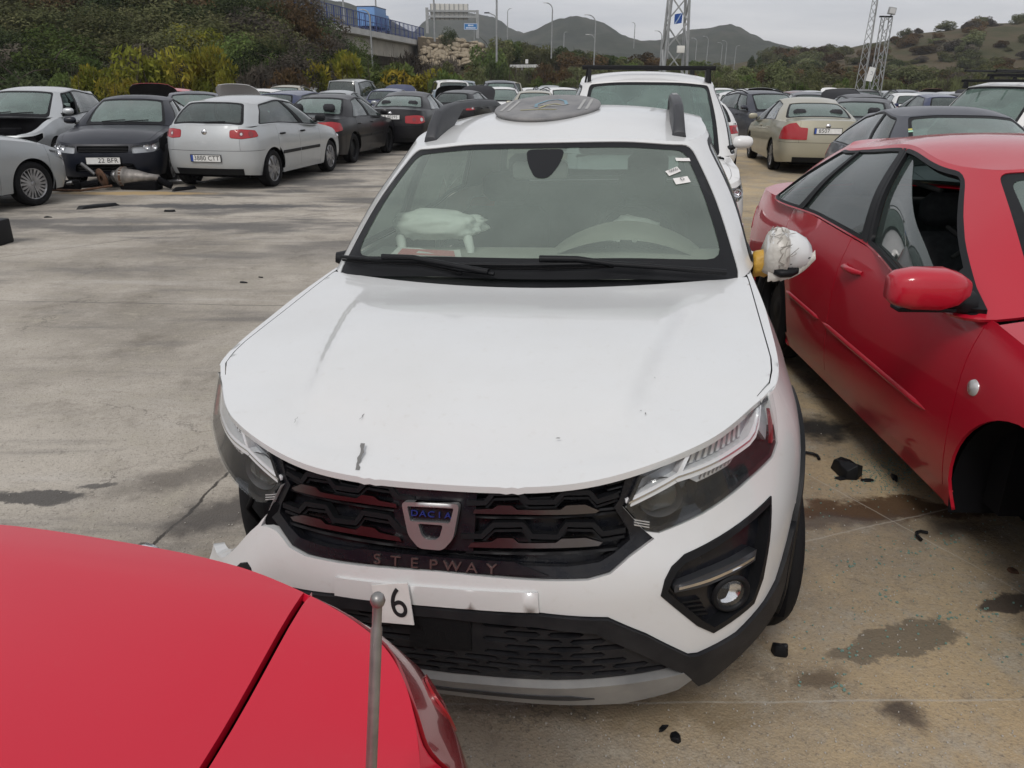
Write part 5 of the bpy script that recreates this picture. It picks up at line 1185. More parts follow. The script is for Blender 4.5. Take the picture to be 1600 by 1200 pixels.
def make_dacia():
    rows = [[c[r] for c in DCOL] for r in range(5)]
    A0 = Net(rows, urow=2)
    base = [(0, 1.235, 1.004), (.36, 1.262, 1.003), (.762, 1.36, .990), (.808, 1.47, .997), (.808, 2.2, 1.012), (.812, 2.9, 1.03), (.80, 3.55, 1.055), (.66, 3.86, 1.062), (.34, 3.945, 1.063), (0, 3.95, 1.063)]
    roofl = [(0, 1.86, 1.448), (.31, 1.872, 1.446), (.575, 1.93, 1.428), (.622, 2.04, 1.437), (.645, 2.5, 1.485), (.64, 3.0, 1.485), (.61, 3.50, 1.445), (.54, 3.62, 1.455), (.30, 3.66, 1.485), (0, 3.67, 1.49)]
    r, d = make_car('crossover_hatchback', W_PAINT, kind='hatch', L=4.099, hw=.905, H=1.556, axf=.85, axr=3.45, wr=.326, wt=.205, rows=rows, base=base, roofl=roofl, zf=[.19, .31, .53, .68, .80], zc=1.002, yc=1.235,
        yt=1.86, zt=1.448, yr=3.67, zrr=1.49, xr=.63, yb=3.95, ypeak=.55, doorA=1.47, doorB=2.38, doorC=3.22, zb0=.995, zb1=1.01, zb2=1.04, ze=1.06, hk=(.82, .975, .118), frontfn=dacia_front, archtrim=True, style='alloy10', step=.05,
        uyf=lambda y: float(A0.uy(y)), mirror=False, mould=False, hoodstep=.022, hoodfn=dacia_hood, zs=.24, steer=rad(9), interior=False, wiper=False, bulge=.02, sillm=M_CLAD, frit=(.052, .078, .045), w0=.002, glassm=GLASS_D, hl=[(a, b + (.06 if b > .84 else 0)) for a, b in D_HL])
    tag(r, 'white crossover hatchback with torn front bumper and taped mirror, facing the camera', 'car')
    r.location = (-.147, 1.49, 0); r.rotation_euler = (0, rad(-2.2), rad(-10.5))
    C, vm, ku, RC, SA = d['C'], d['vm'], d['ku'], d['RC'], d['SA']; SCf = CSurf(C); gref = (0, 2.7, 1.0)
    for o in children(r):                                                    # wheels stay on the ground although the body leans
        if o.name.startswith('wheel') and not o.name.startswith('wheel_well'): o.rotation_euler[1] += rad(2.2); o.location.z += o.location.x * math.sin(rad(-2.2))
    for o in children(r):                                                    # the torn corner: liner and arch trim are gone there
        if o.type == 'MESH' and o.name.split('.')[0] in ('wheel_well', 'arch_trim', 'inner_panel'):
            v = np.array([q.co for q in o.data.vertices]).mean(0)
            if v[0] < 0 and (v[1] < 1.5 or o.name.startswith('inner_panel')): bpy.data.objects.remove(o, do_unlink=True)
    for o in children(r):
        if o.name.startswith('fender') and np.mean([q.co.x for q in o.data.vertices]) < 0:
            bm = bmesh.new(); bm.from_mesh(o.data); bmesh.ops.delete(bm, geom=[q for q in bm.verts if q.co.y < .74 and q.co.z < .885], context='VERTS'); bm.to_mesh(o.data); bm.free()
    uyy = d['uy']; patch('inner_panel', SA, [(-uyy(1.25), .30), (-uyy(1.25), .93), (-uyy(2.2), .98), (-uyy(3.0), .98), (-uyy(3.0), .30)], M_DARK, r, ref=(0, 2, .6), off=-.05, thick=0)
    PG = lambda nm, ol, m, par=r, **k: patch(nm, SCf, ol, m, par, ref=gref, step=k.pop('step', .05), **k)
    # sensor cover behind the glass, inside mirror, stickers
    PG('sensor_cover', rounded([(-.085, vm - .05), (.085, vm - .05), (.072, vm - .13), (.035, vm - .20), (-.02, vm - .20), (-.062, vm - .13)], .03), M_TRIM, off=-.004, thick=0)
    b = MB(); rbox(b, (-.045, 1.95, 1.315), (.24, .03, .075), None, .014); b.build('interior_mirror', mat('mirror_back', (.30, .31, .30), .5), r)
    for (u, v, w_, h_, a, tx) in ((.60, vm - .10, .075, .017, 0, ''), (.535, vm - .165, .062, .026, 26, '0000'), (.56, vm - .21, .066, .030, 12, 'D')):
        ca, sa = math.cos(rad(a)), math.sin(rad(a)); rc_ = [(u + x * ca - y * sa, v + x * sa + y * ca) for x, y in ((-w_ / 2, -h_ / 2), (w_ / 2, -h_ / 2), (w_ / 2, h_ / 2), (-w_ / 2, h_ / 2))]
        st_ = PG('sticker', rc_, M_PAPER, off=-.002, thick=0)
        if tx:
            p0 = C.ev(np.array([u]), np.array([v]))[0]; tu = C.ev(np.array([u + .01]), np.array([v]))[0] - p0; tv = C.ev(np.array([u]), np.array([v + .01]))[0] - p0; n_ = np.cross(tu, tv); n_ /= np.linalg.norm(n_)
            if n_[1] > 0: n_ = -n_
            up = Vector(tv).normalized() * ca - Vector(tu).normalized() * sa
            t = text_mesh(tx, h_ * .8, 0); link('sticker_text', xform(t, frame_at(p0 + n_ * .004, n_, up)), M_INK, st_)['kind'] = 'stuff'
    # wipers lying on the dark band
    for (pts, nm) in (([(-.70, .045), (-.55, .048), (-.38, .040), (-.22, .012), (-.10, -.0)], 'wiper'), ([(-.28, .030), (0, .034), (.30, .040), (.42, .038)], 'wiper')):
        q = C.ev(np.array([a for a, _ in pts]), np.array([max(b, 0) for _, b in pts])) + np.array([0, -.018, .022]); b = MB()
        b.tube([tuple(p) for p in q], .0075, 6); w_ = b.build(nm, M_TRIM, r)
        q2 = q + np.array([0, .006, -.014]); MB().tube([tuple(p) for p in q2[:-1]], .005, 5).build('wiper_blade', M_RUB, w_)
        k = 2 if pts[0][0] < -.5 else 1
    q = C.ev(np.array([.05, .18, .30, .45, .62]), np.array([.05, .048, .030, .02, .004])) + np.array([0, -.022, .030]); MB().tube([tuple(p) for p in q], [.013, .012, .010, .009, .012], 6).build('wiper_arm', M_TRIM, r)
    q = C.ev(np.array([-.50, -.40, -.25, -.12]), np.array([.05, .045, .02, .0])) + np.array([0, -.022, .030]); MB().tube([tuple(p) for p in q], [.012, .011, .010, .012], 6).build('wiper_arm', M_TRIM, r)
    # cabin: pale dashboard with instrument hood, burst airbags, seats
    DB = mat('dash_beige', (.36, .35, .30), .85, vary=.2, vscale=6)
    prof = [(1.36, .965), (1.62, 1.010), (1.86, 1.005), (1.93, .92), (1.88, .70), (1.75, .45), (1.36, .45)]
    db = MB().prism(rounded(prof, .05), 'X', -.74, .74).build('dashboard', DB, r)
    b = MB(); V = []; F = []
    for j, yy in enumerate(np.linspace(1.66, 1.95, 7)):
        for i, t in enumerate(np.linspace(0, 1, 15)):
            x = .33 + (t - .5) * .62; V.append((x, yy, .985 + (.115 - .03 * (1 - j / 6)) * math.sin(math.pi * t) ** .8))
    F = [(j * 15 + i, j * 15 + i + 1, (j + 1) * 15 + i + 1, (j + 1) * 15 + i) for j in range(6) for i in range(14)]
    me = MB().add(V, F, True).mesh(); link('instrument_hood', me, DB, db)
    rn = random.Random(3)
    def bag(nm, c, sx, sy, sz, par):
        bm = bmesh.new(); bmesh.ops.create_icosphere(bm, subdivisions=4, radius=1)
        from mathutils import noise
        for v in bm.verts:
            p = v.co.copy(); e = Vector((math.copysign(abs(p.x) ** .6, p.x), p.y, math.copysign(abs(p.z) ** .75, p.z)))
            n_ = noise.noise(p * 2.2 + Vector((c[0] * 9, 0, 0))) * .18 + noise.noise(p * 7) * .10 - abs(noise.noise(p * 4.3)) * .20
            e *= 1 + n_; v.co = Vector((e.x * sx + c[0], e.y * sy + c[1], e.z * sz * (1.15 - .35 * (e.x + 1) / 2) + c[2]))
        me = bpy.data.meshes.new('bag'); bm.to_mesh(me); bm.free(); me.polygons.foreach_set('use_smooth', [True] * len(me.polygons)); return link(nm, me, M_BAG, par)
    ab = bag('airbag', (-.47, 1.80, 1.105), .205, .10, .062, r)
    for x in (-.63, -.33): MB().tube([(x, 1.74, 1.06), (x + .02, 1.70, 1.02), (x + .03, 1.67, .985)], [.022, .018, .008], 8).build('airbag_strap', M_BAG, ab)
    b = MB(); V = [(-.63, 1.58, 1.014), (-.31, 1.55, 1.012), (-.34, 1.64, 1.030), (-.45, 1.64, 1.022), (-.52, 1.65, 1.034), (-.61, 1.64, 1.038)]; b.add(V, [(0, 1, 2, 3, 4, 5)]); pp = b.build('paper', M_PAPER, r)
    MB().add([(-.595, 1.585, 1.020), (-.34, 1.56, 1.018), (-.36, 1.615, 1.030), (-.585, 1.625, 1.036)], [(0, 1, 2, 3)]).build('paper_print', M_PRED, pp)
    for s in (-1, 1): seat(r, s * .37, 2.35, .33, .52)
    seat(r, 0, 3.15, .36, 1.25, hr=(-.38, .38)); steering(r, .36, 2.06, .98)
    for o in children(r):
        if o.name.startswith('steering'): bag('driver_airbag', (.36, 2.12, .98), .13, .07, .11, o)
    # roof rails
    for s in (1, -1):
        ys = [1.97, 2.02, 2.10, 2.22, 2.42, 2.8, 3.2, 3.42, 3.52]; zt_ = [1.462, 1.515, 1.565, 1.588, 1.598, 1.602, 1.592, 1.555, 1.50]; xx = [.535, .533, .528, .522, .518, .515, .512, .51, .51]; V = []; F = []
        for k, (y, z, x) in enumerate(zip(ys, zt_, xx)):
            zr_ = float(RC(np.array([x]), np.array([y]))[0, 2]); bot = zr_ - .004 if (k < 4 or k > 6) else z - .036
            wd = .034 if k > 0 else .038
            for (dx, zz) in ((-wd, bot), (-wd * .8, z - .006), (-wd * .45, z), (wd * .45, z), (wd * .8, z - .006), (wd, bot)): V.append((s * (x + dx * .8), y, zz))
        n = 6
        for k in range(len(ys) - 1):
            for i in range(n): F.append((k * n + i, k * n + (i + 1) % n, (k + 1) * n + (i + 1) % n, (k + 1) * n + i))
        F += [tuple(range(n)), tuple(range(len(V) - n, len(V)))]
        ra_ = MB().add(V, F, False).build('roof_rail', M_ANTHR, r, bevel=.004)
        MB().add([(v[0] * 1.0, v[1], v[2] + .0015) for v in V[2 * n + 12:-2 * n]], [(k * n + 2, k * n + 3, (k + 1) * n + 3, (k + 1) * n + 2) for k in range((len(V) - 2 * n - 2 * n - 12) // n - 1)]).build('rail_strip', M_SKID, ra_)
    # image-right mirror: taped, wrapped in film
    WRAP = mat('wrap_film', (.62, .60, .56), .35, vary=.35, vscale=16, vcol=(.40, .38, .34), bump=.8, bscale=22)
    TAPE = mat('yellow_tape', (.62, .36, .05), .5, vary=.3, vscale=20, bump=.8, bscale=26)
    MB().tube([(.765, 1.60, .985), (.83, 1.585, .995), (.86, 1.58, 1.0)], [.05, .036, .030], 10).build('mirror_stalk', M_TRIM, r)
    from mathutils import noise
    def lump(nm, rings, m, par, amp=.006, fr=25, nn=20):
        V = []
        for (c, ry, rz) in rings:
            for k in range(nn):
                a = 2 * math.pi * k / nn; p = Vector((c[0], c[1] + ry * math.cos(a), c[2] + rz * math.sin(a))); q = noise.noise_vector(p * fr) * amp; V.append(tuple(p + q))
        R = len(rings); F = [(i * nn + k, i * nn + (k + 1) % nn, (i + 1) * nn + (k + 1) % nn, (i + 1) * nn + k) for i in range(R - 1) for k in range(nn)] + [tuple(range(nn)), tuple(range((R - 1) * nn, R * nn))]
        return MB().add(V, F, True).build(nm, m, par)
    lump('mirror_tape', [((.826, 1.585, .995), .040, .043), ((.835, 1.585, .995), .046, .050), ((.855, 1.582, 1.0), .044, .050), ((.872, 1.58, 1.0), .048, .053), ((.885, 1.58, 1.003), .046, .050), ((.890, 1.58, 1.003), .040, .044)], TAPE, r, .006, 30)
    mc = lump('wing_mirror', [((.862, 1.575, 1.03), .03, .03), ((.868, 1.572, 1.045), .06, .062), ((.885, 1.57, 1.050), .078, .080), ((.92, 1.57, 1.050), .085, .084), ((.97, 1.575, 1.044), .080, .076), ((1.01, 1.58, 1.036), .066, .060), ((1.03, 1.585, 1.030), .045, .040), ((1.038, 1.59, 1.028), .02, .02)], W_PAINT, r, .0, 1, 24)
    lump('mirror_base_trim', [((.895, 1.560, .985), .066, .020), ((.92, 1.556, .980), .078, .026), ((.96, 1.563, .980), .075, .026), ((.985, 1.572, .985), .060, .020)], M_TRIM, mc, 0, 1)
    lump('wrap_film', [((.860, 1.575, 1.02), .05, .055), ((.872, 1.570, 1.040), .075, .080), ((.895, 1.568, 1.046), .088, .090), ((.925, 1.568, 1.044), .090, .089), ((.94, 1.57, 1.042), .089, .087)], WRAP, mc, .008, 28, 30)
    V = []; nq = 26
    for k in range(nq):
        q = k / (nq - 1); x = .875 + .165 * q; z = .962 + .075 * q ** 3; yb_ = 1.505 + .03 * q; j = noise.noise(Vector((k * .7, 2, 0)))
        V += [(x, yb_ + .012, z + .02), (x + .003 * j, yb_ - .004 + .006 * j, z), (x + .008 * j, yb_ + .004 - .01 * j, z - .018 + .012 * j)]
    MB().add(V, [(3 * k + i, 3 * k + i + 1, 3 * k + i + 4, 3 * k + i + 3) for k in range(nq - 1) for i in (0, 1)], True).build('wrap_skirt', WRAP, mc)
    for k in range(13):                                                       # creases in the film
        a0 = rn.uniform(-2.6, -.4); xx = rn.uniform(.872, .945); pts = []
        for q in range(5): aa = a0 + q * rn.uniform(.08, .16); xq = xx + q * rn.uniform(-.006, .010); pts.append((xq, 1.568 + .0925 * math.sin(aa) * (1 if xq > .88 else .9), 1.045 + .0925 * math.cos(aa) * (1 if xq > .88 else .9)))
        MB().tube(pts, rn.uniform(.0008, .0018), 5).build('film_crease', rn.choice((WRAP, mat('film_dark', (.28, .26, .23), .6))), mc)  # some creases get a darker grey-brown tone
    MB().tube([(.95 + .012 * q, 1.500 + .004 * q, 1.012 + .0035 * q) for q in range(7)], .0022, 5).build('shell_gap', M_DARK, mc)
    MB().tube([(-.775, 1.60, .985), (-.83, 1.59, 1.0), (-.865, 1.58, 1.005)], [.05, .034, .022], 8).build('mirror_stump', M_TRIM, r)
    # loose scrap of number plate hanging on the bumper
    e = SA(np.array([-.105]), np.array([.522]))[0]; M = frame_at(e + np.array([0, -.016, 0]), (-.10, -1, .12)) @ Matrix.Rotation(rad(9), 4, 'Z')
    b = MB(); b.prism([(-.048, -.050), (.042, -.056), (.046, .052), (-.050, .046)], 'Z', 0, .003); pl = link('plate_scrap', xform(b.mesh(), M), M_PLATE, r)
    t = text_mesh('6', .108, .0006); link('plate_text', xform(t, M @ Matrix.Translation((.012, -.002, .0045)) @ Matrix.Rotation(rad(6), 4, 'Z') @ Matrix.Diagonal((.85, 1, 1, 1))), M_INK, pl)
    # scrapes on the hood
    hz = d['HC']; SCR = mat('scratch', (.16, .16, .155), .8)
    def mark(x0, y0, x1, y1, w_, jag=6):
        L_ = [(x0 + (x1 - x0) * k / jag + rn.uniform(-.003, .003), y0 + (y1 - y0) * k / jag) for k in range(jag + 1)]; pol = [(a + w_ * rn.uniform(.4, 1), b) for a, b in L_] + [(a - w_ * rn.uniform(.4, 1), b) for a, b in L_[::-1]]
        patch('scratch', hz, pol, SCR, r, ref=(0, 1, 0), off=.0016, thick=0, step=.02)
    mark(-.205, .085, -.215, .155, .006, 9); mark(.300, .33, .304, .338, .005, 3); mark(-.25, .23, -.232, .275, .0012); mark(-.42, .21, -.415, .23, .001); mark(.255, .20, .262, .203, .006, 3)
    for k in range(16): x = rn.uniform(-.5, .6); y = rn.uniform(.2, 1.1); mark(x, y, x + rn.uniform(-.004, .004), y + rn.uniform(.002, .008), rn.uniform(.0008, .002), 2)
    # board lying on the roof
    return r, d
DAC = make_dacia()
# ---------------------------------------------------------------- the parked and wrecked cars
def flip_liner(root, d):
    pass
def recolour(root, old, new):
    """copy keeps shared meshes; paint is swapped per object"""
    st = [root]; kids = {}
    for c in bpy.data.objects:
        if c.parent: kids.setdefault(c.parent.name, []).append(c)
    while st:
        o = st.pop(); st += kids.get(o.name, [])
        if o.type == 'MESH':
            for sl in o.material_slots:
                if sl.material is old: sl.link = 'OBJECT'; sl.material = new
RED1 = paint('paint_red_dusty', (.42, .006, .022), .30, coat=.8, spec=.2, dust=.06, dustcol=(.36, .10, .10))
RED2 = paint('paint_red_bright', (.53, .006, .028), .34, coat=.55, dust=.06, dustcol=(.50, .07, .08), spec=.15)
SILV = paint('paint_silver', (.46, .48, .49), .38, .45, dust=.2)
SILV2 = paint('paint_silver_dark', (.34, .36, .37), .40, .45, dust=.2)
BLK = paint('paint_black', (.006, .006, .008), .28, coat=.25, dust=.08, dustcol=(.06, .058, .055), spec=.3)
BLKBLU = paint('paint_blueblack', (.007, .009, .016), .30, coat=.2, dust=.06, dustcol=(.06, .06, .065), spec=.3)
GREY = paint('paint_slate', (.030, .034, .048), .35, .1, coat=.4, dust=.2, dustcol=(.18, .18, .18))
BEIGE = paint('paint_beige', (.36, .34, .26), .38, .4, dust=.2)
WHT = paint('paint_white', (.70, .70, .69), .40, dust=.16)
BLUE = paint('paint_teal', (.03, .07, .10), .35, dust=.2)
PINK = paint('paint_faded_red', (.30, .10, .10), .45, dust=.25)
MAROON = paint('paint_maroon', (.10, .02, .03), .38, dust=.2)
DBLUE = paint('paint_darkblue', (.015, .025, .08), .35, dust=.2, dustcol=(.16, .16, .17))
G1 = 'scrapped cars standing in the yard'
DISP = mat('cream', (.5, .5, .5), .5)
# --- red sedan alongside, its window half lowered
mz, md = make_car('sedan', RED1, L=4.67, hw=.89, H=1.455, axf=.96, axr=3.64, wr=.32, doorA=1.37, doorB=2.60, doorC=3.48, yc=1.17, zc=.975, yt=1.98, zt=1.378, yr=3.58, zrr=1.385, yb=4.14, zb0=.935, zb1=.965, zb2=1.0, ze=1.02, xr=.575,
                  mould=False, noglass=-1, step=.055, style='steel', mirror=False, fs=1.4, rs=1.3, rcut=.02, ysd=3.90, hdy=-.02, wt=.2, sillm=RED1, wheels=(1, 0, 1, 1))
mz.location = (2.45, 1.16, 0); mz.rotation_euler = (0, 0, rad(-1.0))
tag(mz, 'dusty red four-door sedan with its front window half lowered, beside the white crossover', 'car')
def mazda_extra():
    SA, uy, C, vm, ku = md['SA'], md['uy'], md['C'], md['vm'], md['ku']; ref = (0, 2.3, .6); gref = (0, 2.7, 1.0); SCf = CSurf(C)
    us = np.linspace(ku[3], ku[6], 200); yB = C.ev(us, np.full(200, vm * .5))[:, 1]; ub = float(np.interp(md['doorB'], yB, us))
    w1 = rounded([(-(ku[3] + .13), .02), (-(ub - .03), .02), (-(ub - .03), vm - .07), (-(ub - .13), vm - .07), (-(ub - .27), vm * .74), (-(ku[3] + .26), vm * .42)], .05)
    patch('lowered_window', SCf, w1, MATS['glass_side'], mz, ref=gref, off=-.022, thick=.004)
    for o in children(mz):
        if o.name.startswith('front_door') and o.data.vertices[0].co.x < 0: fd = o
        if o.name.startswith('rear_door') and o.data.vertices[0].co.x < 0: rd = o
    # rub strips running low along the doors, body colour
    for (y0, z0, y1, z1, par) in ((1.54, .505, 2.66, .52, fd), (2.71, .521, 3.26, .532, rd)):
        q_ = SA(-np.array([uy(y) for y in np.linspace(y0, y1, 14)]), np.linspace(z0, z1, 14)); V = []
        for i_, p_ in enumerate(q_):
            e_ = .2 if i_ in (0, 13) else 1
            for (dx, dz) in ((.004, -.014), (-.009, -.008), (-.011, .004), (.004, .014)): V.append((p_[0] + dx * e_ if dx < 0 else p_[0] + dx, p_[1], p_[2] + dz * e_))
        k = MB().add(V, [(4 * i_ + j_, 4 * i_ + j_ + 1, 4 * i_ + j_ + 5, 4 * i_ + j_ + 4) for i_ in range(13) for j_ in range(3)], True).mesh(); link('rub_strip', k, RED1, par)
    uq_ = [float(np.interp(y, yB, us)) for y in (3.27, 3.315)]
    patch('window_divider', SCf, [(-uq_[0], .02), (-uq_[1], .02), (-uq_[1] + .03, vm * .93), (-uq_[0] + .03, vm * .93)], M_TRIM, mz, ref=gref, off=.006, thick=.016, step=.03)
    # wing mirror, car's right
    c = C.ev(np.array([-(ku[3] + .10)]), np.array([.02]))[0]; V = []
    prof = [(.02, .55, .45), (-.02, .85, .80), (-.07, 1.0, 1.0), (-.17, 1.0, .98), (-.225, .88, .80), (-.245, .6, .55)]
    for (dx, ry, rz) in prof:
        for k in range(16):
            a = 2 * math.pi * k / 16; y = math.cos(a); z = math.sin(a); y = math.copysign(abs(y) ** .6, y); z = math.copysign(abs(z) ** .6, z)
            V.append((c[0] - .05 + dx, c[1] - .02 + .085 * ry * (y if y < 0 else y * .4), c[2] + .095 + .072 * rz * z))
    F = [(i * 16 + k, i * 16 + (k + 1) % 16, (i + 1) * 16 + (k + 1) % 16, (i + 1) * 16 + k) for i in range(5) for k in range(16)] + [tuple(range(16)), tuple(range(80, 96))]
    mr = MB().add(V, F, True).build('wing_mirror', RED1, mz)
    MB().box((c[0] - .14, c[1] + .012, c[2] + .012), (.20, .07, .014)).build('mirror_lower_trim', M_TRIM, mr, bevel=.004)
    patch('mirror_mount', SCf, [(-(ku[3] + .02), .022), (-(ku[3] + .24), .022), (-(ku[3] + .15), .11), (-(ku[3] + .05), .20)], M_TRIM, mr, ref=gref, off=.020, thick=.05)
    MB().tube([(c[0] + .02, c[1] + .02, c[2] + .03), (c[0] - .07, c[1], c[2] + .045)], [.045, .03], 8).build('mirror_foot', M_TRIM, mr)
    # round side repeater, torn cabin trim
    p = SA(np.array([-uy(1.28)]), np.array([.70]))[0]; MB().lathe([(0, .030), (-.010, .026), (-.014, .001)], 20, 'X', (p[0] + .002, p[1], p[2])).build('side_repeater', M_CLEARLAMP, mz)
    b = MB(); rnd = random.Random(11)
    for k in range(16):
        a = Vector((rnd.uniform(-.55, -.2), rnd.uniform(1.9, 2.6), rnd.uniform(1.02, 1.3))); b.tube([a, a + Vector((rnd.uniform(-.15, .15), rnd.uniform(-.3, .3), rnd.uniform(-.15, .05)))], .012, 5)
    tag(b.build('torn_trim', M_LINER, mz), kind='stuff')
mazda_extra()
# --- bright red car whose tail reaches into the foreground
rc, rd_ = make_car('coupe', RED2, L=4.4, hw=.86, H=1.36, axf=.9, axr=3.35, wr=.30, doorA=1.3, doorB=2.3, doorC=2.7, two=True, yc=1.1, zc=.93, yt=1.75, zt=1.30, yr=2.15, zrr=1.30, yb=2.75, zb0=.90, zb1=.92, zb2=.95, ze=.905, zb=.955, rs=2.0, xr=.50, mould=False,
                   step=.05, lidk=.47, lidf=.78, zsp=.55, mirror=False, tlm=M_REDDK, tlparts=[(.4, .5, .05, M_RED)], inR=[.06, .012, 0, .03, .10])
tag(rc, 'glossy bright red car, only its tail with boot lid seam and aerial showing', 'car')
RYAW = -14; rc.location = (-.68 - 4.4 * math.sin(rad(-RYAW)), 1.255 - 4.4 * math.cos(rad(RYAW)), 0); rc.rotation_euler = (0, 0, rad(RYAW))
def aerial():
    m = rc.matrix_basis.inverted() if False else None
    M = Matrix.Translation(rc.location) @ Matrix.Rotation(rc.rotation_euler[2], 4, 'Z'); Mi = M.inverted(); AL = mat('aerial_metal', (.34, .33, .32), .42, .8, vary=.3, vscale=40)
    top_ = Mi @ Vector((-.128, .615, 1.195)); bot = Mi @ Vector((-.155, .60, .86))
    a = MB(); a.tube([bot, bot + (top_ - bot) * .90, bot + (top_ - bot) * .905, top_], [.0062, .0058, .0048, .0048], 12); o = a.build('aerial', AL, rc)
    MB().lathe([(-.008, .0045), (-.006, .0062), (-.002, .0076), (.003, .0066), (.006, .004), (.007, .0001)], 16, 'Z', top_).build('aerial_tip', AL, o)
    MB().lathe([(-.01, .022), (0, .021), (.012, .012), (.014, .0001)], 16, 'Z', bot).build('aerial_base', M_TRIM, o)
aerial()
# --- white van with roof bars behind the crossover
VAN = dict(xwi=.105, kind='hatch', L=4.2, hw=.86, H=1.80, axf=.85, axr=3.42, wr=.31, zf=[.2, .33, .52, .68, .82], zr=[.24, .36, .6, .85, 1.08], zb0=1.02, zb1=1.06, zb2=1.08, ze=1.08, yc=.95, zc=1.03, yt=1.72, zt=1.70, yr=3.98, zrr=1.72, yb=4.1, xr=.66, doorA=1.22, doorB=2.2, doorC=3.15, ysd=3.95, rcut=.04, mould=True, fs=.9, rs=.6, inR=[.05, .012, 0, .01, .03], dp=.06, tl=None)
van, vd = make_car('van', WHT, step=.08, frit=(.05, .09, .05), **VAN); place(van, 1.43, 8.95, -5)
tag(van, 'white van with black roof bars directly behind the crossover', 'van', G1)
def roof_bars(root, d, ys, x=.60):
    for y in ys:
        z = float(d['RC'](np.array([0.]), np.array([y]))[0, 2]); b = MB(); b.box((0, y, z + .07), (2 * x + .16, .05, .045)); o = b.build('roof_bar', M_TRIM, root, bevel=.006)
        for s in (1, -1):
            zz = float(d['RC'](np.array([x * .96]), np.array([y]))[0, 2]); MB().prism([(y - .06, zz - .05), (y + .06, zz - .05), (y + .03, z + .06), (y - .03, z + .06)], 'X', s * x - .02, s * x + .02).build('bar_foot', M_TRIM, o)
            MB().tube([(s * (x + .04), y, zz - .02), (s * (x + .02), y, z + .055)], .012, 6).build('bar_strap', M_TRIM, o)
roof_bars(van, vd, (1.95, 3.3), .62)
# --- silver hatchback seen from behind
HATCH = dict(kind='hatch', L=3.95, hw=.85, H=1.44, axf=.80, axr=3.26, wr=.30, zb0=.93, zb1=.96, zb2=1.0, ze=1.0, yc=1.05, zc=.97, yt=1.80, zt=1.375, yr=3.42, zrr=1.36, yb=3.84, xr=.555, doorA=1.32, doorB=2.22, doorC=3.05, ysd=3.55, rcut=.22, zr=[.24, .36, .56, .82, 1.0], rlow=.02)
hb, hd = make_car('hatchback', SILV, step=.06, plateR='3880 CTT', zplate=.50, style='hubcap', handm=M_TRIM, mirm=M_TRIM, tlparts=[(.30, .5, .045, M_REDDK), (.62, .5, .045, M_REDDK), (.62, .5, .02, M_CLEARLAMP)],
                  tl=lambda um, uy, L, hw: [(um - .50 * hw, .815), (um - .72 * hw, .80), (uy(L - .30), .835), (uy(L - .26), .925), (um - .72 * hw, .945), (um - .50 * hw, .93)], **HATCH); place(hb, -4.62, 14.75, 170.5)
tag(hb, 'silver five-door hatchback seen from behind, plate 3880 CTT', 'car', G1)
# --- black saloons: seen from the front (torn wing) and from behind
SED = dict(L=4.48, hw=.865, H=1.41, axf=.86, axr=3.50, wr=.31, yc=1.25, zc=.95, yt=2.02, zt=1.355, yr=3.05, zrr=1.345, yb=3.74, zb0=.91, zb1=.93, zb2=.95, ze=.97, xr=.555, doorA=1.42, doorB=2.40, doorC=3.28, step=.07)
a4, ad = make_car('sedan', BLKBLU, plateF='22 BFR', pshift=.075, eu=0, style='alloy5', mould=False, **SED); place(a4, -6.95, 15.0, 9)
tag(a4, 'blue-black saloon facing forward with bent hood and torn wing, between silver cars', 'car', G1)
def torn_wing():
    SA, uy = ad['SA'], ad['uy']; rr = random.Random(6); pol = [(uy(.30), .62), (uy(.42), .55), (uy(.50), .66), (uy(.72), .70), (uy(.95), .69), (uy(1.10), .74), (uy(1.02), .82), (uy(.80), .86), (uy(.6), .80), (uy(.40), .76)]
    w_ = patch('torn_wing', SA, pol, M_DARK, a4, ref=(0, 2.2, .6), off=.006, thick=.02)
    for k in range(9):
        u = rr.uniform(uy(.38), uy(1.0)); z = rr.uniform(.66, .80); p = SA(np.array([u]), np.array([z]))[0]; q = p + np.array([.05, rr.uniform(-.12, .12), rr.uniform(-.06, .06)]); MB().tube([tuple(p), tuple(q)], rr.uniform(.008, .02), 6).build('wing_scrap', rr.choice((M_STEEL, M_TRIM, M_CLEARLAMP)), w_)
torn_wing()
bm_, bd_ = make_car('sedan', BLK, noglass=1, plateR='', tlparts=[(.75, .5, .05, M_ORANGE), (.3, .5, .05, M_RED)], fdoor=-1, style='steel', **SED); place(bm_, -4.15, 18.95, 172)
tag(bm_, 'black saloon seen from behind with a front door missing, past the silver hatchback', 'car', G1)
SED2 = dict(SED, L=4.66, hw=.88, H=1.44, axr=3.62, yb=3.86, yr=3.15, zb2=1.0, ze=1.03, zb1=.96)
ac_, acd = make_car('sedan', BLK, plateR='LB 80295', eu=False, zplate=.84, style='alloy7', mould=False, tl=None, **SED2); place(ac_, -2.88, 22.9, 173)
tag(ac_, 'black saloon with dented boot lid, plate LB 80295, seen from behind', 'car', G1)
vv = copy_tree(ac_); recolour(vv, BLK, BEIGE); place(vv, 6.42, 18.1, 173)
for o in children(vv):
    if o.name.startswith('number_plate'):
        for k in children(o): bpy.data.objects.remove(k, do_unlink=True)
        bpy.data.objects.remove(o, do_unlink=True)
p = acd['SA'](np.array([acd['A'].um]), np.array([.84]))[0]; number_plate(vv, (0, p[1] + .016, .84), (0, 1, .1), '8507', shift=-.09)
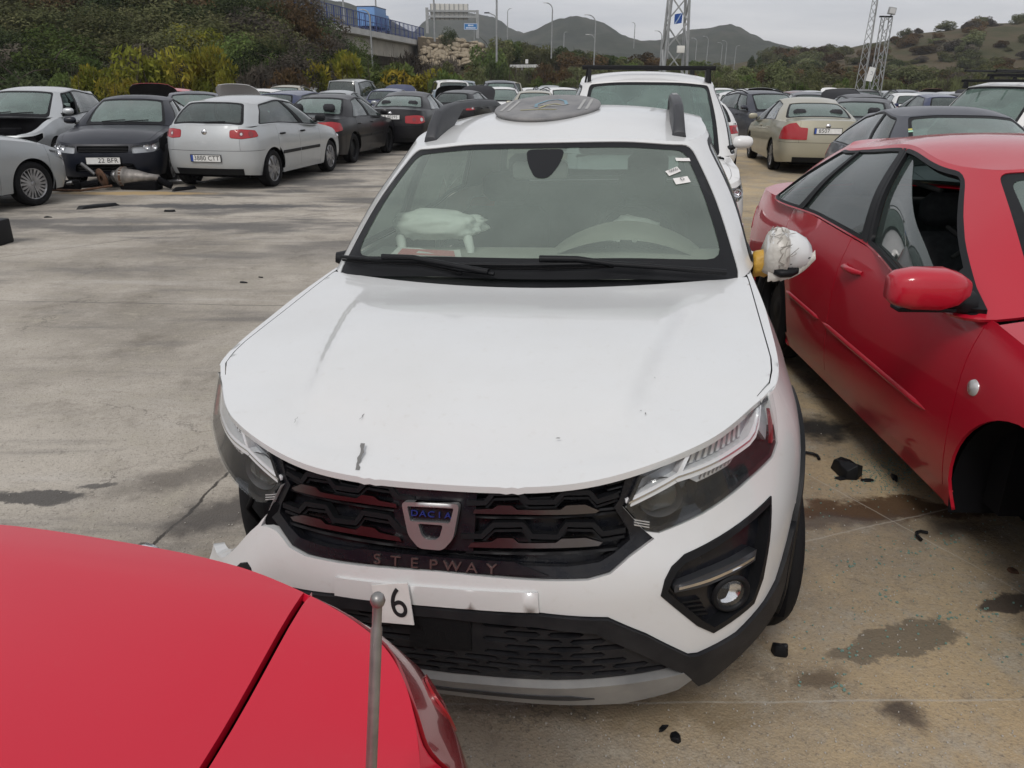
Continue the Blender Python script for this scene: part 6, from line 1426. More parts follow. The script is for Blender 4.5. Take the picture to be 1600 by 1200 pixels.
for s_ in (1, -1):
    um_, uy_ = acd['A'].um, acd['uy']; patch('tall_tail_light', acd['SA'], [(s_ * a, b) for a, b in rounded([(um_ - .43 * .88, .67), (uy_(4.66 - .39), .67), (uy_(4.66 - .28), .89), (um_ - .86 * .88, .965), (um_ - .70 * .88, .985), (um_ - .60 * .88, .90), (um_ - .43 * .88, .89)], .02)], M_RED, vv, ref=(0, 2.3, .6), off=.012, thick=.02)
tag(vv, 'beige saloon with tall red tail lamps, plate starting 8507', 'car', G1)
# --- dark compact facing forward behind the red sedan
C4 = dict(HATCH, L=4.26, hw=.88, H=1.47, axf=.92, axr=3.53, yc=1.12, yt=2.02, yr=3.5, zt=1.40, zrr=1.38, yb=4.12, doorA=1.45, doorB=2.42, doorC=3.3, ysd=3.85, zc=.99, ypeak=.3)
c4, cd4 = make_car('hatchback', GREY, step=.07, mould=False, **C4); place(c4, 4.68, 8.6, -7)
tag(c4, 'slate blue compact hatchback facing forward behind the red sedan', 'car', G1)
for (u, v, m) in ((-.62, .52, mat('sticker_yellow', (.55, .50, .12), .6)), (-.615, .485, mat('sticker_green', (.35, .60, .45), .6))):
    patch('sticker', CSurf(cd4['C']), [(u - .04, v - .014), (u + .04, v - .014), (u + .04, v + .014), (u - .04, v + .014)], m, c4, ref=(0, 2.5, 1), off=-.002, thick=0)
# --- estate / people carrier
MPV = dict(kind='hatch', L=4.25, hw=.87, H=1.53, axf=.85, axr=3.45, wr=.31, zb0=.98, zb1=1.0, zb2=1.03, ze=1.03, yc=1.0, zc=1.0, yt=1.85, zt=1.46, yr=3.85, zrr=1.44, yb=4.14, xr=.58, doorA=1.35, doorB=2.3, doorC=3.2, ysd=3.92, rcut=.12, zr=[.24, .36, .58, .84, 1.03], step=.10)
mp, mpd = make_car('estate_car', SILV, hood='off', headl=False, noglass=1, mould=False, **MPV); place(mp, -9.75, 16.5, 7)
tag(mp, 'silver estate car with engine bay laid bare and side window gone', 'car', G1)
sl = copy_tree(hb); place(sl, -7.85, 10.15, 161)
for o in children(sl):
    if o.name.startswith('number_plate'):
        for k in children(o): bpy.data.objects.remove(k, do_unlink=True)
        bpy.data.objects.remove(o, do_unlink=True)
recolour(sl, SILV, SILV2)
tag(sl, 'silver car cut by the picture edge, finned alloy wheel and dark side strip', 'car', G1)
for o in [k for k in children(sl) if k.name.startswith('wheel') and not k.name.startswith('wheel_well')]:
    rm = rim_mesh(.30, .20, 'alloy20'); rm.materials.append(M_ALLOY); o.data = rm
HO, hod = make_car('hatchback', WHT, hood='open', step=.11, mould=False, **HATCH); HS, hsd = make_car('sedan', BLK, hood='open', **dict(SED, step=.11)) if False else (None, None)
for (rt, dd) in ((HO, hod),):
    pass
M_HLINER = mat('hood_liner', (.015, .015, .016), .9, vary=.3, vscale=10)
for o in children(HO):
    if o.name.startswith('hood'):
        me = o.data.copy(); n = np.array([v.co for v in me.vertices]); me.transform(Matrix.Translation((0, -.022, -.006))); me.materials.clear(); link('hood_liner', me, M_HLINER, o)
lw = dict(step=.12)
FH, fhd = make_car('hatchback', WHT, mould=False, **dict(HATCH, **lw)); FM, fmd = make_car('estate_car', SILV, mould=False, rail=True, **dict(MPV, **lw)); FS, fsd = make_car('sedan', GREY, mould=False, **dict(SED, **lw)); FV, fvd = make_car('van', WHT, **dict(VAN, **lw))
def put(proto, base, col, cname, x, y, yaw, label, cat='car', first=[]):
    o = copy_tree(proto, skip=('wiper', 'handle', 'lamp_cell', 'seat', 'head_rest', 'steering', 'dashboard', 'brake_disc', 'badge', 'cowl', 'parcel', 'lower_grille_slats', 'headliner', 'bulkhead', 'mirror_stalk', 'inner_panel')) if y > 33 else copy_tree(proto); place(o, x, y, yaw)
    if col is not base: recolour(o, base, col)
    tag(o, label, cat, G1); return o
specials = [
 (FH, WHT, WHT, 3.6, 17.2, 177, 'white hatchback with red tail lamps half hidden by the white van'),
 (FS, GREY, GREY, -8.3, 21.2, 22, 'dark grey saloon behind the blue-black saloon'),
 (HO, WHT, RED1, -11.0, 26.0, 8, 'red hatchback with its dark-lined hood raised, near the bushes'),
 (HO, WHT, WHT, -8.3, 26.5, -6, 'white hatchback with its hood raised, beyond the silver hatchback'),
 (FH, WHT, WHT, -12.6, 21.5, 12, 'white hatchback behind the stripped silver estate'),
 (FM, SILV, GREY, 7.4, 24.2, 8, 'slate grey estate just beyond the beige saloon'),
 (FV, WHT, WHT, 8.6, 14.2, -62, 'white van with a long black roof rack'),
 (FM, SILV, WHT, 11.4, 17.5, -60, 'white estate with roof rails beyond the racked van'),
 (FS, GREY, BLK, 8.5, 19.8, 150, 'black saloon in front of the white racked van'),
 (HO, WHT, BLK, 11.2, 27.0, 175, 'black hatchback with raised hood on the right side of the yard'),
 (FH, WHT, DBLUE, -6.0, 23.4, 165, 'dark blue hatchback between the black saloons'),
 (FS, GREY, SILV2, -5.9, 27.8, 172, 'grey silver saloon behind the black saloons'),
]
for pr, bs, cl, x, y, yw, lab in specials:
    o = put(pr, bs, cl, '', x, y, yw, lab, 'van' if pr is FV else 'car')
    if lab.startswith('white hatchback with its hood raised'):
        for h_ in children(o):
            if h_.name.startswith('hood'):
                for q_ in children(h_): bpy.data.objects.remove(q_, do_unlink=True)
    if lab.startswith('white van with a long'):
        roof_bars(o, fvd, (1.7, 2.4, 3.1, 3.8), .62)
        for s in (-1, 0, 1): MB().tube([(s * .55, 1.5, 1.93), (s * .55, 4.0, 1.93)], .02, 6).build('rack_rail', M_TRIM, o)
rn = random.Random(21)
COLS = [('white', WHT, 9), ('silver', SILV, 5), ('black', BLK, 5), ('slate grey', GREY, 4), ('dark blue', DBLUE, 2), ('faded red', PINK, 1), ('maroon', MAROON, 1), ('teal', BLUE, 2), ('beige', BEIGE, 2), ('dull silver', SILV2, 3)]
bag_ = [c for c in COLS for _ in range(c[2])]
far = []
for row, Y in enumerate((24.6, 29.2, 33.8, 38.6, 44.0, 50.0)):
    x = -.50 * Y + rn.uniform(0, 1.5)
    while x < .66 * Y:
        px_ = 800 + 1290 * x / Y
        ok = (690 < px_ < 900 or px_ > 1215 if Y < 26 else px_ > 400 or Y > 36 and px_ > 330) and not any(math.hypot(x - s[3], Y - s[4]) < 3.6 for s in specials) and not (math.hypot(x + 2.9, Y - 22.9) < 5)
        if ok and rn.random() < .96: far.append((x, Y + rn.uniform(-.5, .5), rn.choice((0, 180)) + rn.uniform(-14, 14)))
        x += rn.uniform(2.05, 2.6)
used = {}
for (x, y, yw) in far:
    cn, cm, _ = rn.choice(bag_); pr, bs, kn = rn.choice(((FH, WHT, 'hatchback'), (FH, WHT, 'hatchback'), (FM, SILV, 'estate car'), (FS, GREY, 'saloon'), (HO, WHT, 'hatchback with its hood up'), (FV, WHT, 'van')))
    lab = '%s %s in the far rows of scrapped cars' % (cn, kn)
    o = put(pr, bs, cm, '', x, y, yw, lab, 'van' if kn == 'van' else 'car'); o['group'] = 'far rows of scrapped cars'
for pr in (HO, FH, FM, FS, FV):
    st = [pr]
    while st:
        o = st.pop(); st += children(o); bpy.data.objects.remove(o, do_unlink=True)
# ---------------------------------------------------------------- bridge, wall, signs, masts
M_CONC = mat('bridge_concrete', (.42, .39, .33), .9, vary=.25, vscale=.6, bump=.2, bscale=4)
M_CONCW = mat('bridge_parapet', (.55, .54, .52), .9, vary=.15, vscale=.8)
M_BRAIL = mat('blue_rail', (.025, .045, .16), .55)
M_GALV = mat('galvanised', (.36, .37, .37), .55, .5, vary=.2, vscale=3)
M_STONE = mat('boulder', (.36, .30, .215), .95, vary=.45, vscale=1.2, bump=.8, bscale=3)
def bridge():
    A_ = Vector((-27.5, 52, 0)); a = at(495, 33, 86); b = at(662, 66, 126); d = (b - a); d.z = 0; a0 = a - d * .22; a0.z = a.z; t = d.normalized(); nrm = Vector((-t.y, t.x, 0)); zt = (a.z + b.z) / 2; zt = a.z
    root = empty('road_bridge', (b.x, b.y, 0)); tag(root, 'concrete road bridge with blue railing above the slope', 'bridge'); o = Vector((b.x, b.y, 0))
    def P(q, off, z): p = q + nrm * off; return (p.x - o.x, p.y - o.y, z)
    za, zb = a.z + (a.z - b.z) * .22, b.z
    def slab(nm, m, off0, off1, dz0, dz1, s0=0.0, s1=1.0, par=root):
        p0 = a0 + (b - a0) * s0; p1 = a0 + (b - a0) * s1; z0 = za + (zb - za) * s0; z1 = za + (zb - za) * s1
        V = [P(p0, off0, z0 + dz0), P(p1, off0, z1 + dz0), P(p1, off1, z1 + dz0), P(p0, off1, z0 + dz0), P(p0, off0, z0 + dz1), P(p1, off0, z1 + dz1), P(p1, off1, z1 + dz1), P(p0, off1, z0 + dz1)]
        return MB().add(V, [(0, 1, 2, 3), (7, 6, 5, 4), (0, 4, 5, 1), (1, 5, 6, 2), (2, 6, 7, 3), (3, 7, 4, 0)]).build(nm, m, par)
    s = 1 if nrm.x < 0 else -1
    slab('deck', M_CONCW, 0, 10 * s, -.62, 0); slab('parapet', M_CONCW, -.25 * s, .15 * s, -.55, .10, 0, 1.06)
    slab('girder', M_CONC, .6 * s, 1.4 * s, -2.5, -.63, 0, .97); slab('girder', M_CONC, 7.5 * s, 8.3 * s, -2.5, -.63, 0, .97)
    slab('abutment', M_CONC, -.05 * s, 10 * s, -8.5, -.64, .955, 1.0)
    for k in range(2):
        q = .45; slab('pier', M_CONC, (1.6 + 5 * k) * s, (2.6 + 5 * k) * s, -9, -2.52, q, q + .012)
    rl = slab('railing', M_BRAIL, 0, .06 * s, 1.85, 1.95); slab('rail', M_BRAIL, 0, .05 * s, .30, .38, par=rl); slab('rail', M_BRAIL, 0, .05 * s, 1.05, 1.12, par=rl)
    n = 76
    for k in range(n):
        q = k / (n - 1); p = a0 + (b - a0) * q; z = za + (zb - za) * q; MB().bar(P(p, .02, z), P(p, .02, z + 1.9), .14 if k % 3 == 0 else .05).build('railing_post', M_BRAIL, rl)

    # lorry on the deck
    c = at(617, 36, 108); p0 = Vector((c.x, c.y, 0)) + nrm * 3.0 * s; zz = za + (zb - za) * ((p0 - a0).dot(t) / (b - a0).length); ang = math.atan2(t.y, t.x); lr = empty('lorry', (p0.x, p0.y, zz), ang)
    tag(lr, 'blue box lorry driving over the bridge', 'lorry'); LB = mat('lorry_blue', (.12, .25, .50), .5); LBD = mat('lorry_top', (.02, .03, .06), .6)
    MB().box((0, 0, 2.0), (4.6, 2.3, 2.2)).build('cargo_box', LB, lr, bevel=.05); MB().box((0, 0, 3.12), (4.7, 2.35, .08)).build('box_roof', LBD, lr); MB().box((3.2, 0, 1.55), (1.6, 2.2, 1.9), taper=.9).build('cab', LB, lr, bevel=.12); MB().box((3.85, 0, 1.95), (.5, 2.0, .7)).build('cab_window', M_GLOSSBLK, lr, bevel=.04)
    MB().box((.6, 0, .75), (7, .9, .2)).build('chassis', M_DARK, lr)
    for x in (-1.4, 3.1):
        for sy in (-1, 1): MB().lathe([(-.14, .2), (-.14, .45), (-.10, .5), (.10, .5), (.14, .45), (.14, .2)], 20, 'Y', (x, sy * .95, .5)).build('wheel', M_RUB, lr)
bridge()
def boulders():
    root = empty('boulder_wall', (0, 0, 0)); tag(root, 'retaining wall of stacked tan boulders beside the bridge abutment', 'rock wall'); ms = []
    for k in range(7):
        bm = bmesh.new(); bmesh.ops.create_icosphere(bm, subdivisions=2, radius=.5)
        for v in bm.verts: q = mnoise.noise(v.co * 2.3 + Vector((k * 7, 0, 0))) * .22 + mnoise.noise(v.co * 5 + Vector((k, 3, 0))) * .07; v.co *= 1 + q; v.co = Vector((math.copysign(abs(v.co.x * 2) ** .75 / 2, v.co.x), v.co.y, math.copysign(abs(v.co.z * 2) ** .75 / 2, v.co.z)))
        me = bpy.data.meshes.new('stone'); bm.to_mesh(me); bm.free(); me.materials.append(M_STONE); ms.append(me)
    r = random.Random(4); base = at(712, 98, 121); root.location = (base.x, 121, base.z); rows = 8
    for j in range(rows):
        py = 100 - j * 5.4; x0 = 652 + j * .6; x1 = 766 - j * 2.2 - (6 if j > 5 else 0); px = x0 + r.uniform(0, 4)
        top_lim = lambda q: 60 + max(0, (q - 690)) * .06
        while px < x1:
            w_ = r.uniform(5, 15)
            if py > top_lim(px):
                Y = 118.5 + j * .55; c = at(px + w_ / 2, py + r.uniform(-2.4, 2.4), Y + r.uniform(-.5, .5)); o = link('stone', r.choice(ms), None, root); o.location = (c.x - root.location.x, Y - 121, c.z - root.location.z); k = w_ / 1290 * Y
                o.scale = (k * 1.12, 1.2, r.uniform(.45, .95)); o.rotation_euler = (r.uniform(-.4, .4), r.uniform(-.45, .45), r.uniform(-.6, .6))
            px += w_ * .92
    MB().prism([(-5.6, -2.5), (5.2, -2.5), (4.2, 2.6), (-5.4, 3.4)], 'Y', .25, 4).build('earth_core', mat('wall_core_soil', (.10, .08, .055), .95), root)  # plain brown earth packed behind the stones
boulders()
def lamp(px, y0, y1, Y, arm, two=False, thick=1.0):
    b_ = at(px, y1, Y); t_ = at(px, y0, Y); h = t_.z - b_.z; r = empty('street_lamp', (b_.x, Y, b_.z)); k = h / 10
    pts = [(0, 0, -2), (0, 0, h * .80)]; R = [.11 * thick, .075 * thick]
    MB().tube(pts, R, 8).build('pole', M_GALV, r)
    def armf(sg, z0, l):
        q = [(0, 0, z0)] + [(sg * l * (1 - math.cos(a)), 0, z0 + l * 1.0 * math.sin(a)) for a in np.linspace(.3, math.pi / 2, 6)]
        a_ = MB().tube(q, [.07 * thick] * 6 + [.05 * thick], 6).build('arm', M_GALV, r); e = q[-1]; b = MB(); b.box((e[0] + sg * .35 * k, 0, e[2]), (.8 * k, .3 * k, .14 * k)); b.build('lamp_head', mat('lamp_head', (.5, .5, .5), .5), a_)
    if arm: armf(arm, h * .79, h * .17)
    if two: armf(arm, h * .45, h * .13)
    tag(r, 'galvanised street lamp with curved arm beside the raised road', 'street lamp', 'street lamps along the raised road')
for a in ((581, 12, 84, 84, -1), (862, 2, 66, 112, -1), (793, 12, 45, 165, 1), (881, 49, 70, 170, 1), (928, 20, 100, 112, -1, True), (991, 34, 60, 185, -1), (1031, 46, 100, 140, -1), (1043, 47, 92, 160, -1), (1086, 58, 98, 180, -1), (1104, 55, 95, 170, -1), (1126, 65, 100, 190, -1), (1133, 62, 97, 200, -1), (1148, 70, 95, 210, 1)): lamp(*a)
def tall_pole(px, y1, Y, arm_y):
    b_ = at(px, y1, Y); r = empty('lamp_mast', (b_.x, Y, b_.z)); MB().tube([(0, 0, -1), (0, 0, 12)], [.13, .09], 8).build('pole', M_GALV, r)
    if arm_y: z = at(px, arm_y, Y).z - b_.z; a = MB().tube([(0, 0, z - .5), (-.25, 0, z), (-.9, 0, z + .25)], .06, 6).build('arm', M_GALV, r); MB().box((-1.15, 0, z + .26), (.6, .25, .12)).build('lamp_head', M_TRIM, a)
    return r
tag(tall_pole(776, 84, 100, 24), 'tall galvanised lamp mast rising in front of the shrubs by the boulder wall', 'lamp mast')
tag(tall_pole(679, 52, 112, None), 'tall bare pole in front of the white gantry panel', 'pole'); tag(tall_pole(588, 25, 135, None), 'thin tall pole behind the blue lorry', 'pole'); tag(tall_pole(537, 20, 120, None), 'thin tall pole behind the blue bridge railing', 'pole')
def gantry():
    Y = 135; o = at(704, 60, Y); r = empty('sign_gantry', (o.x, Y, o.z)); tag(r, 'road gantry with white sign panel seen from behind', 'sign gantry'); W = lambda px, py: (at(px, py, Y).x - o.x, at(px, py, Y).z - o.z)
    WP = mat('sign_back', (.62, .61, .57), .7, vary=.1, vscale=.6)
    x0, z0 = W(673, 31); x1, z1 = W(731, 6); n = 8
    for k in range(n): a = x0 + (x1 - x0) * k / n; b = x0 + (x1 - x0) * (k + 1) / n; MB().box(((a + b) / 2, .25, (z0 + z1) / 2), (b - a - .05, .06, z1 - z0)).build('panel', WP, r)
    for k in range(n + 1): a = x0 + (x1 - x0) * k / n; MB().box((a, .12, (z0 + z1) / 2), (.12, .14, z1 - z0)).build('panel_rib', M_GALV, r)
    for py in (17, 26): x, z = W(666, py); x2, _ = W(747, py); MB().box(((x + x2) / 2, -.1, z), (x2 - x, .28, .28)).build('beam', M_GALV, r)
    for k in range(10): a = W(668 + 8 * k, 17); b = W(672 + 8 * k, 26); MB().bar((a[0], -.1, a[1]), (b[0], -.1, b[1]), .08).build('lattice', M_GALV, r)
    for px, py, pb in ((746, 16, 60), (667, 12, 52)): x, z = W(px, py); _, zb = W(px, pb); MB().box((x, -.1, (z + zb) / 2), (.42, .4, z - zb)).build('post', M_GALV, r)
gantry()
def blue_sign():
    Y = 124; o = at(737, 58, Y); r = empty('road_sign', (o.x, Y, o.z)); tag(r, 'blue road sign with two lines of white lettering beside the gantry post', 'road sign'); a = at(725, 46.5, Y); b = at(746, 36.5, Y); w_ = b.x - a.x; h = b.z - a.z; cz = (a.z + b.z) / 2 - o.z; cx_ = (a.x + b.x) / 2 - o.x
    MB().box((cx_, 0, cz), (w_, .08, h)).build('plate', mat('sign_blue', (.02, .16, .42), .5), r); WH = mat('sign_white', (.75, .78, .8), .5); f = MB()
    for (x, z, dx, dz) in ((0, h / 2 - .06, w_ - .06, .05), (0, -h / 2 + .06, w_ - .06, .05), (w_ / 2 - .05, 0, .05, h - .08), (-w_ / 2 + .05, 0, .05, h - .08)): f.box((cx_ + x, -.05, cz + z), (dx, .02, dz))
    tag(f.build('border', WH, r), kind='stuff'); q = random.Random(2)
    for z, n in ((.17 * h, 5), (-.2 * h, 9)):
        for k in range(n): MB().box((cx_ + (k - (n - 1) / 2) * .16, -.05, cz + z), (.10, .02, q.uniform(.16, .22))).build('lettering', WH, r)
    MB().tube([(cx_ + .5, .1, -1.5), (cx_ + .5, .1, cz)], .07, 6).build('post', M_GALV, r)
blue_sign()
def guard():
    a, b = at(797, 103.5, 88), at(843, 103, 90); r = empty('guard_rail', (a.x, a.y, a.z)); tag(r, 'white guard rail at the roadside below the shrubs', 'guard rail'); d = b - a
    MB().bar((0, 0, 0), tuple(d), .06, .30).build('rail', mat('rail_white', (.6, .6, .58), .6), r)
    for k in range(6): p = d * (k / 5); MB().box((p.x, p.y + .06, p.z - .4), (.1, .08, .9)).build('post', M_GALV, r)
    c = at(823, 99, 90); s = empty('small_sign', (c.x, 90, c.z - 1.2)); tag(s, 'small white sign behind the guard rail', 'sign'); MB().box((0, 0, 1.4), (.30, .03, .42)).build('plate', M_PLATE, s); MB().tube([(0, .04, 0), (0, .04, 1.3)], .03, 6).build('post', M_GALV, s)
guard()
def lattice(name, label, px0, y0, px1, y1, Y, w0, w1, legs=3, brace=1.0, rl=.045):
    """lattice mast from base (px0, y0) to tip (px1, y1)"""
    b_ = at(px0, y0, Y); t_ = at(px1, y1, Y); r = empty(name, (b_.x, Y, b_.z)); tag(r, label, 'lattice mast'); ax = t_ - b_; H = ax.length
    def C(k, s): w_ = (w0 + (w1 - w0) * s) / 2 * (1.15 if legs == 3 else 1.4); an = 2 * math.pi * k / legs + (.5 if legs == 3 else math.pi / 4); return Vector((ax.x * s + w_ * math.cos(an), ax.y * s + w_ * math.sin(an), ax.z * s))
    for k in range(legs): MB().bar(C(k, -.03), C(k, 1), rl * 1.6).build('leg', M_GALV, r)
    s = 0; sg = 0
    while s < 1:
        st_ = brace * (w0 + (w1 - w0) * s) / H; e = min(1, s + st_)
        for k in range(legs): MB().bar(C(k, s) if sg % 2 else C((k + 1) % legs, s), C((k + 1) % legs, e) if sg % 2 else C(k, e), rl).build('brace', M_GALV, r)
        s = e; sg += 1
    return r, C, H
lm, LC, LH = lattice('lattice_mast', 'broad lattice mast with blue flag and white box behind the white van', 1051, 122, 1064, -45, 34, .95, .62, 4, 1.15, .05)
def flag():
    c = at(1066, 28, 33.5); V = []; F = []; o = empty('flag', (c.x, 33.5, c.z)); tag(o, 'small blue flag tied to the broad lattice mast', 'flag')
    for j in range(6):
        for i in range(7): V.append(((i / 6 - 1) * .30, math.sin(i * 1.3 + j * .5) * .04, (j / 5 - .5) * .36 - .05 * (1 - i / 6)))
    F = [(j * 7 + i, j * 7 + i + 1, (j + 1) * 7 + i + 1, (j + 1) * 7 + i) for j in range(5) for i in range(6)]
    MB().add(V, F, True).build('cloth', mat('flag_blue', (.02, .07, .28), .8), o); V2 = [(x, y - .012, z) for x, y, z in V]; MB().add(V2, [(j * 7 + j, j * 7 + j + 1, (j + 1) * 7 + j + 2, (j + 1) * 7 + j + 1) for j in range(5)]).build('stripe', mat('flag_pale', (.35, .45, .6), .8), o)
flag()
def boxes():
    c = at(1063.5, 77, 33.3); b = MB(); b.box((0, 0, 0), (.29, .16, .26)); o = b.build('meter_box', mat('box_white', (.62, .61, .57), .6), None, bevel=.01); o.location = (c.x, 33.3, c.z); tag(o, 'white equipment box on the broad lattice mast', 'box')
boxes()
l2, _, _ = lattice('lattice_mast', 'slim lattice mast leaning slightly, without a lamp', 1343, 150, 1372, -20, 48, .55, .26, 3, 1.2, .025)
l3, LC3, LH3 = lattice('lattice_mast', 'lattice mast carrying a floodlight at its top', 1366, 145, 1386, 27, 46, .50, .42, 4, 1.25, .028)
def flood():
    c = at(1392, 19, 46); o = empty('floodlight', (c.x, 46, c.z)); tag(o, 'grey floodlight on top of the lattice mast', 'floodlight'); MB().box((.05, 0, .06), (.40, .14, .36), Matrix.Rotation(rad(8), 3, 'Y')).build('lamp_housing', M_GALV, o, bevel=.02); MB().box((.05, -.085, .06), (.30, .02, .26), Matrix.Rotation(rad(8), 3, 'Y')).build('lamp_glass', mat('flood_glass', (.5, .5, .5), .2), o)
    MB().box((-.22, 0, -.22), (.70, .10, .08)).build('bracket', M_TRIM, o); MB().tube([(0, 0, -.2), (.08, 0, -.1)], .03, 6).build('arm', M_TRIM, o)
    c = at(1360.5, 116, 45.6); p = empty('notice_board', (c.x, 45.6, c.z)); tag(p, 'white board with faded mark hung on the floodlight mast', 'sign'); MB().box((0, 0, 0), (.34, .03, .72), Matrix.Rotation(rad(9), 3, 'Y')).build('board', M_PLATE, p); MB().lathe([(0, .06), (0, .09)], 16, 'Y', (.02, -.02, .06), a0=-2.2, a1=2.2).build('mark', mat('faded_mark', (.35, .36, .38), .7), p)
flood()
# ---------------------------------------------------------------- things on and between the cars
def roof_board():
    r, d = DAC; M = Matrix.Translation(r.location) @ Matrix.Rotation(r.rotation_euler[2], 4, 'Z') @ Matrix.Rotation(r.rotation_euler[1], 4, 'Y')
    o = empty('oval_board', (0, 0, 0)); tag(o, 'oval dark skimboard with faded graffiti lying on the roof of the crossover', 'board'); o.matrix_basis = M @ Matrix.Translation((-.082, 2.46, 1.560)) @ Matrix.Rotation(rad(7.0), 4, 'X')
    MB().lathe([(.008, .0001), (.009, .20), (.009, .240), (.006, .250), (.0, .253), (-.008, .250), (-.010, .23), (-.010, .0001)], 56, 'Z').build('board_core', mat('board_grey', (.13, .13, .135), .55, vary=.5, vscale=9, vcol=(.21, .205, .20)), o)
    for c in bpy.data.objects:
        if c.parent is o: c.scale = (1, 1.45, 1)
    def stroke(nm, pts, w_, m):
        a = [Vector((x, y * 1.45, .0105)) for x, y in pts]; V = []; F = []
        for i, p in enumerate(a):
            t = (a[min(i + 1, len(a) - 1)] - a[max(i - 1, 0)]).normalized(); n = Vector((-t.y, t.x, 0)); V += [p + n * w_, p - n * w_]
        F = [(2 * i, 2 * i + 1, 2 * i + 3, 2 * i + 2) for i in range(len(a) - 1)]; MB().add(V, F).build(nm, m, o)
    BL, YE, WH = mat('chalk_blue', (.17, .28, .34), .8), mat('chalk_yellow', (.36, .33, .16), .8), mat('chalk_white', (.34, .34, .33), .8)
    stroke('blue_stroke', [(-.05, -.04), (-.06, .02), (-.02, .10), (.03, .12), (.07, .08), (.09, .0)], .008, BL); stroke('yellow_stroke', [(-.11, -.10), (-.02, -.09), (.06, -.10)], .007, YE); stroke('yellow_stroke', [(-.03, -.06), (.0, .0), (.03, .02), (.06, .0)], .007, YE); stroke('white_stroke', [(-.08, -.01), (-.03, .0), (.03, -.03), (.08, -.01), (.10, .01)], .006, WH)
    for x in (-.20, -.165, .165, .20): stroke('white_stripe', [(x, -.11), (x * 1.0, .11)], .007, WH)
roof_board()
rd = random.Random(17)
def chunk(name, px, py, size, label, cat, m=None, h=.03, flat=1.0, nseg=9, grp='scraps on the concrete'):
    c = gp(px, py); bm = bmesh.new(); r = random.Random(int(px * 7 + py)); pts = [(math.cos(2 * math.pi * k / nseg) * size * r.uniform(.55, 1), math.sin(2 * math.pi * k / nseg) * size * flat * r.uniform(.55, 1)) for k in range(nseg)]
    b = MB(); n = nseg; V = [(x, y, .001) for x, y in pts] + [(x * r.uniform(.75, .95), y * r.uniform(.75, .95), h * r.uniform(.5, 1)) for x, y in pts] + [(0, 0, h * r.uniform(.6, 1.1))]
    F = [tuple(range(n))[::-1]] + [(i, (i + 1) % n, n + (i + 1) % n, n + i) for i in range(n)] + [(n + i, n + (i + 1) % n, 2 * n) for i in range(n)]
    o = b.add(V, F).build(name, m or M_TRIM, None, bevel=min(.004, h * .15)); o.location = (c.x, c.y, 0); o.rotation_euler = (0, 0, r.uniform(0, 6)); bm.free(); return tag(o, label, cat, grp)
chunk('plastic_lump', 1321, 740, .075, 'fist-sized black plastic lump on the concrete between the cars', 'debris', h=.075)
chunk('plastic_shard', 1318, 748, .06, 'flat black shard beside the black plastic lump', 'debris', h=.012, flat=.35); chunk('wood_splinter', 1338, 748, .035, 'pale splinter beside the black plastic lump', 'debris', mat('splinter', (.22, .13, .06), .9), .012, .4)
chunk('plastic_shard', 1355, 752, .04, 'thin dark clip near the pale splinter', 'debris', h=.014, flat=.4); chunk('plastic_shard', 1397, 748, .04, 'twisted dark scrap among the green glass', 'debris', h=.016, flat=.4)
def hook(px, py, s, label):
    c = gp(px, py); b = MB(); b.tube([(-.04 * s, 0, .012), (-.01 * s, .01 * s, .016), (.02 * s, .0, .014), (.035 * s, -.02 * s, .012), (.03 * s, -.05 * s, .01)], .007 * s, 7); o = b.build('hose_clip', M_TRIM); o.location = (c.x, c.y, 0); o.rotation_euler = (0, 0, px); tag(o, label, 'debris', 'scraps on the concrete')
hook(1263, 713, 1.0, 'small black hose clip near the dark oil stain'); hook(1434, 840, .9, 'small looped black clip below the rusty stain')
chunk('plastic_shard', 1217, 1022, .035, 'curled black plastic piece beside the front tyre', 'debris', h=.05, flat=.6); chunk('plastic_shard', 1388, 674, .08, 'flat dark strip in the oil stain', 'debris', h=.01, flat=.25)
chunk('plastic_shard', 1036, 1140, .022, 'tiny black chip in front of the bumper', 'debris', h=.012, flat=.4); chunk('plastic_shard', 1056, 1155, .022, 'small black crumb in front of the bumper', 'debris', h=.018); chunk('plastic_shard', 1582, 893, .025, 'small rusty chip on the right of the yard', 'debris', M_RUST, .012)
chunk('plastic_shard', 153, 324, .34, 'curved black plastic trim lying on the lane', 'debris', h=.05, flat=.25); chunk('plastic_shard', 287, 297, .30, 'black rubber strip behind the silver hatchback', 'debris', h=.06, flat=.25); chunk('plastic_shard', 266, 331, .09, 'small black scrap on the lane', 'debris', h=.03, flat=.4)
chunk('plastic_shard', 380, 442, .05, 'dark chip in the middle of the lane', 'debris', h=.015, flat=.4); chunk('plastic_shard', 408, 434, .04, 'dark flake on the lane near the crossover', 'debris', h=.012, flat=.3); chunk('plastic_shard', 75, 340, .07, 'dark scrap near the silver car wheel', 'debris', h=.02, flat=.4)
def crate():
    c = gp(2, 384); b = MB(); b.box((0, 0, .13), (.22, .25, .26)); o = b.build('black_box', M_TRIM, None, bevel=.02); o.location = (c.x - .10, c.y + .1, 0); tag(o, 'black box standing on the lane at the picture edge', 'box')
crate()
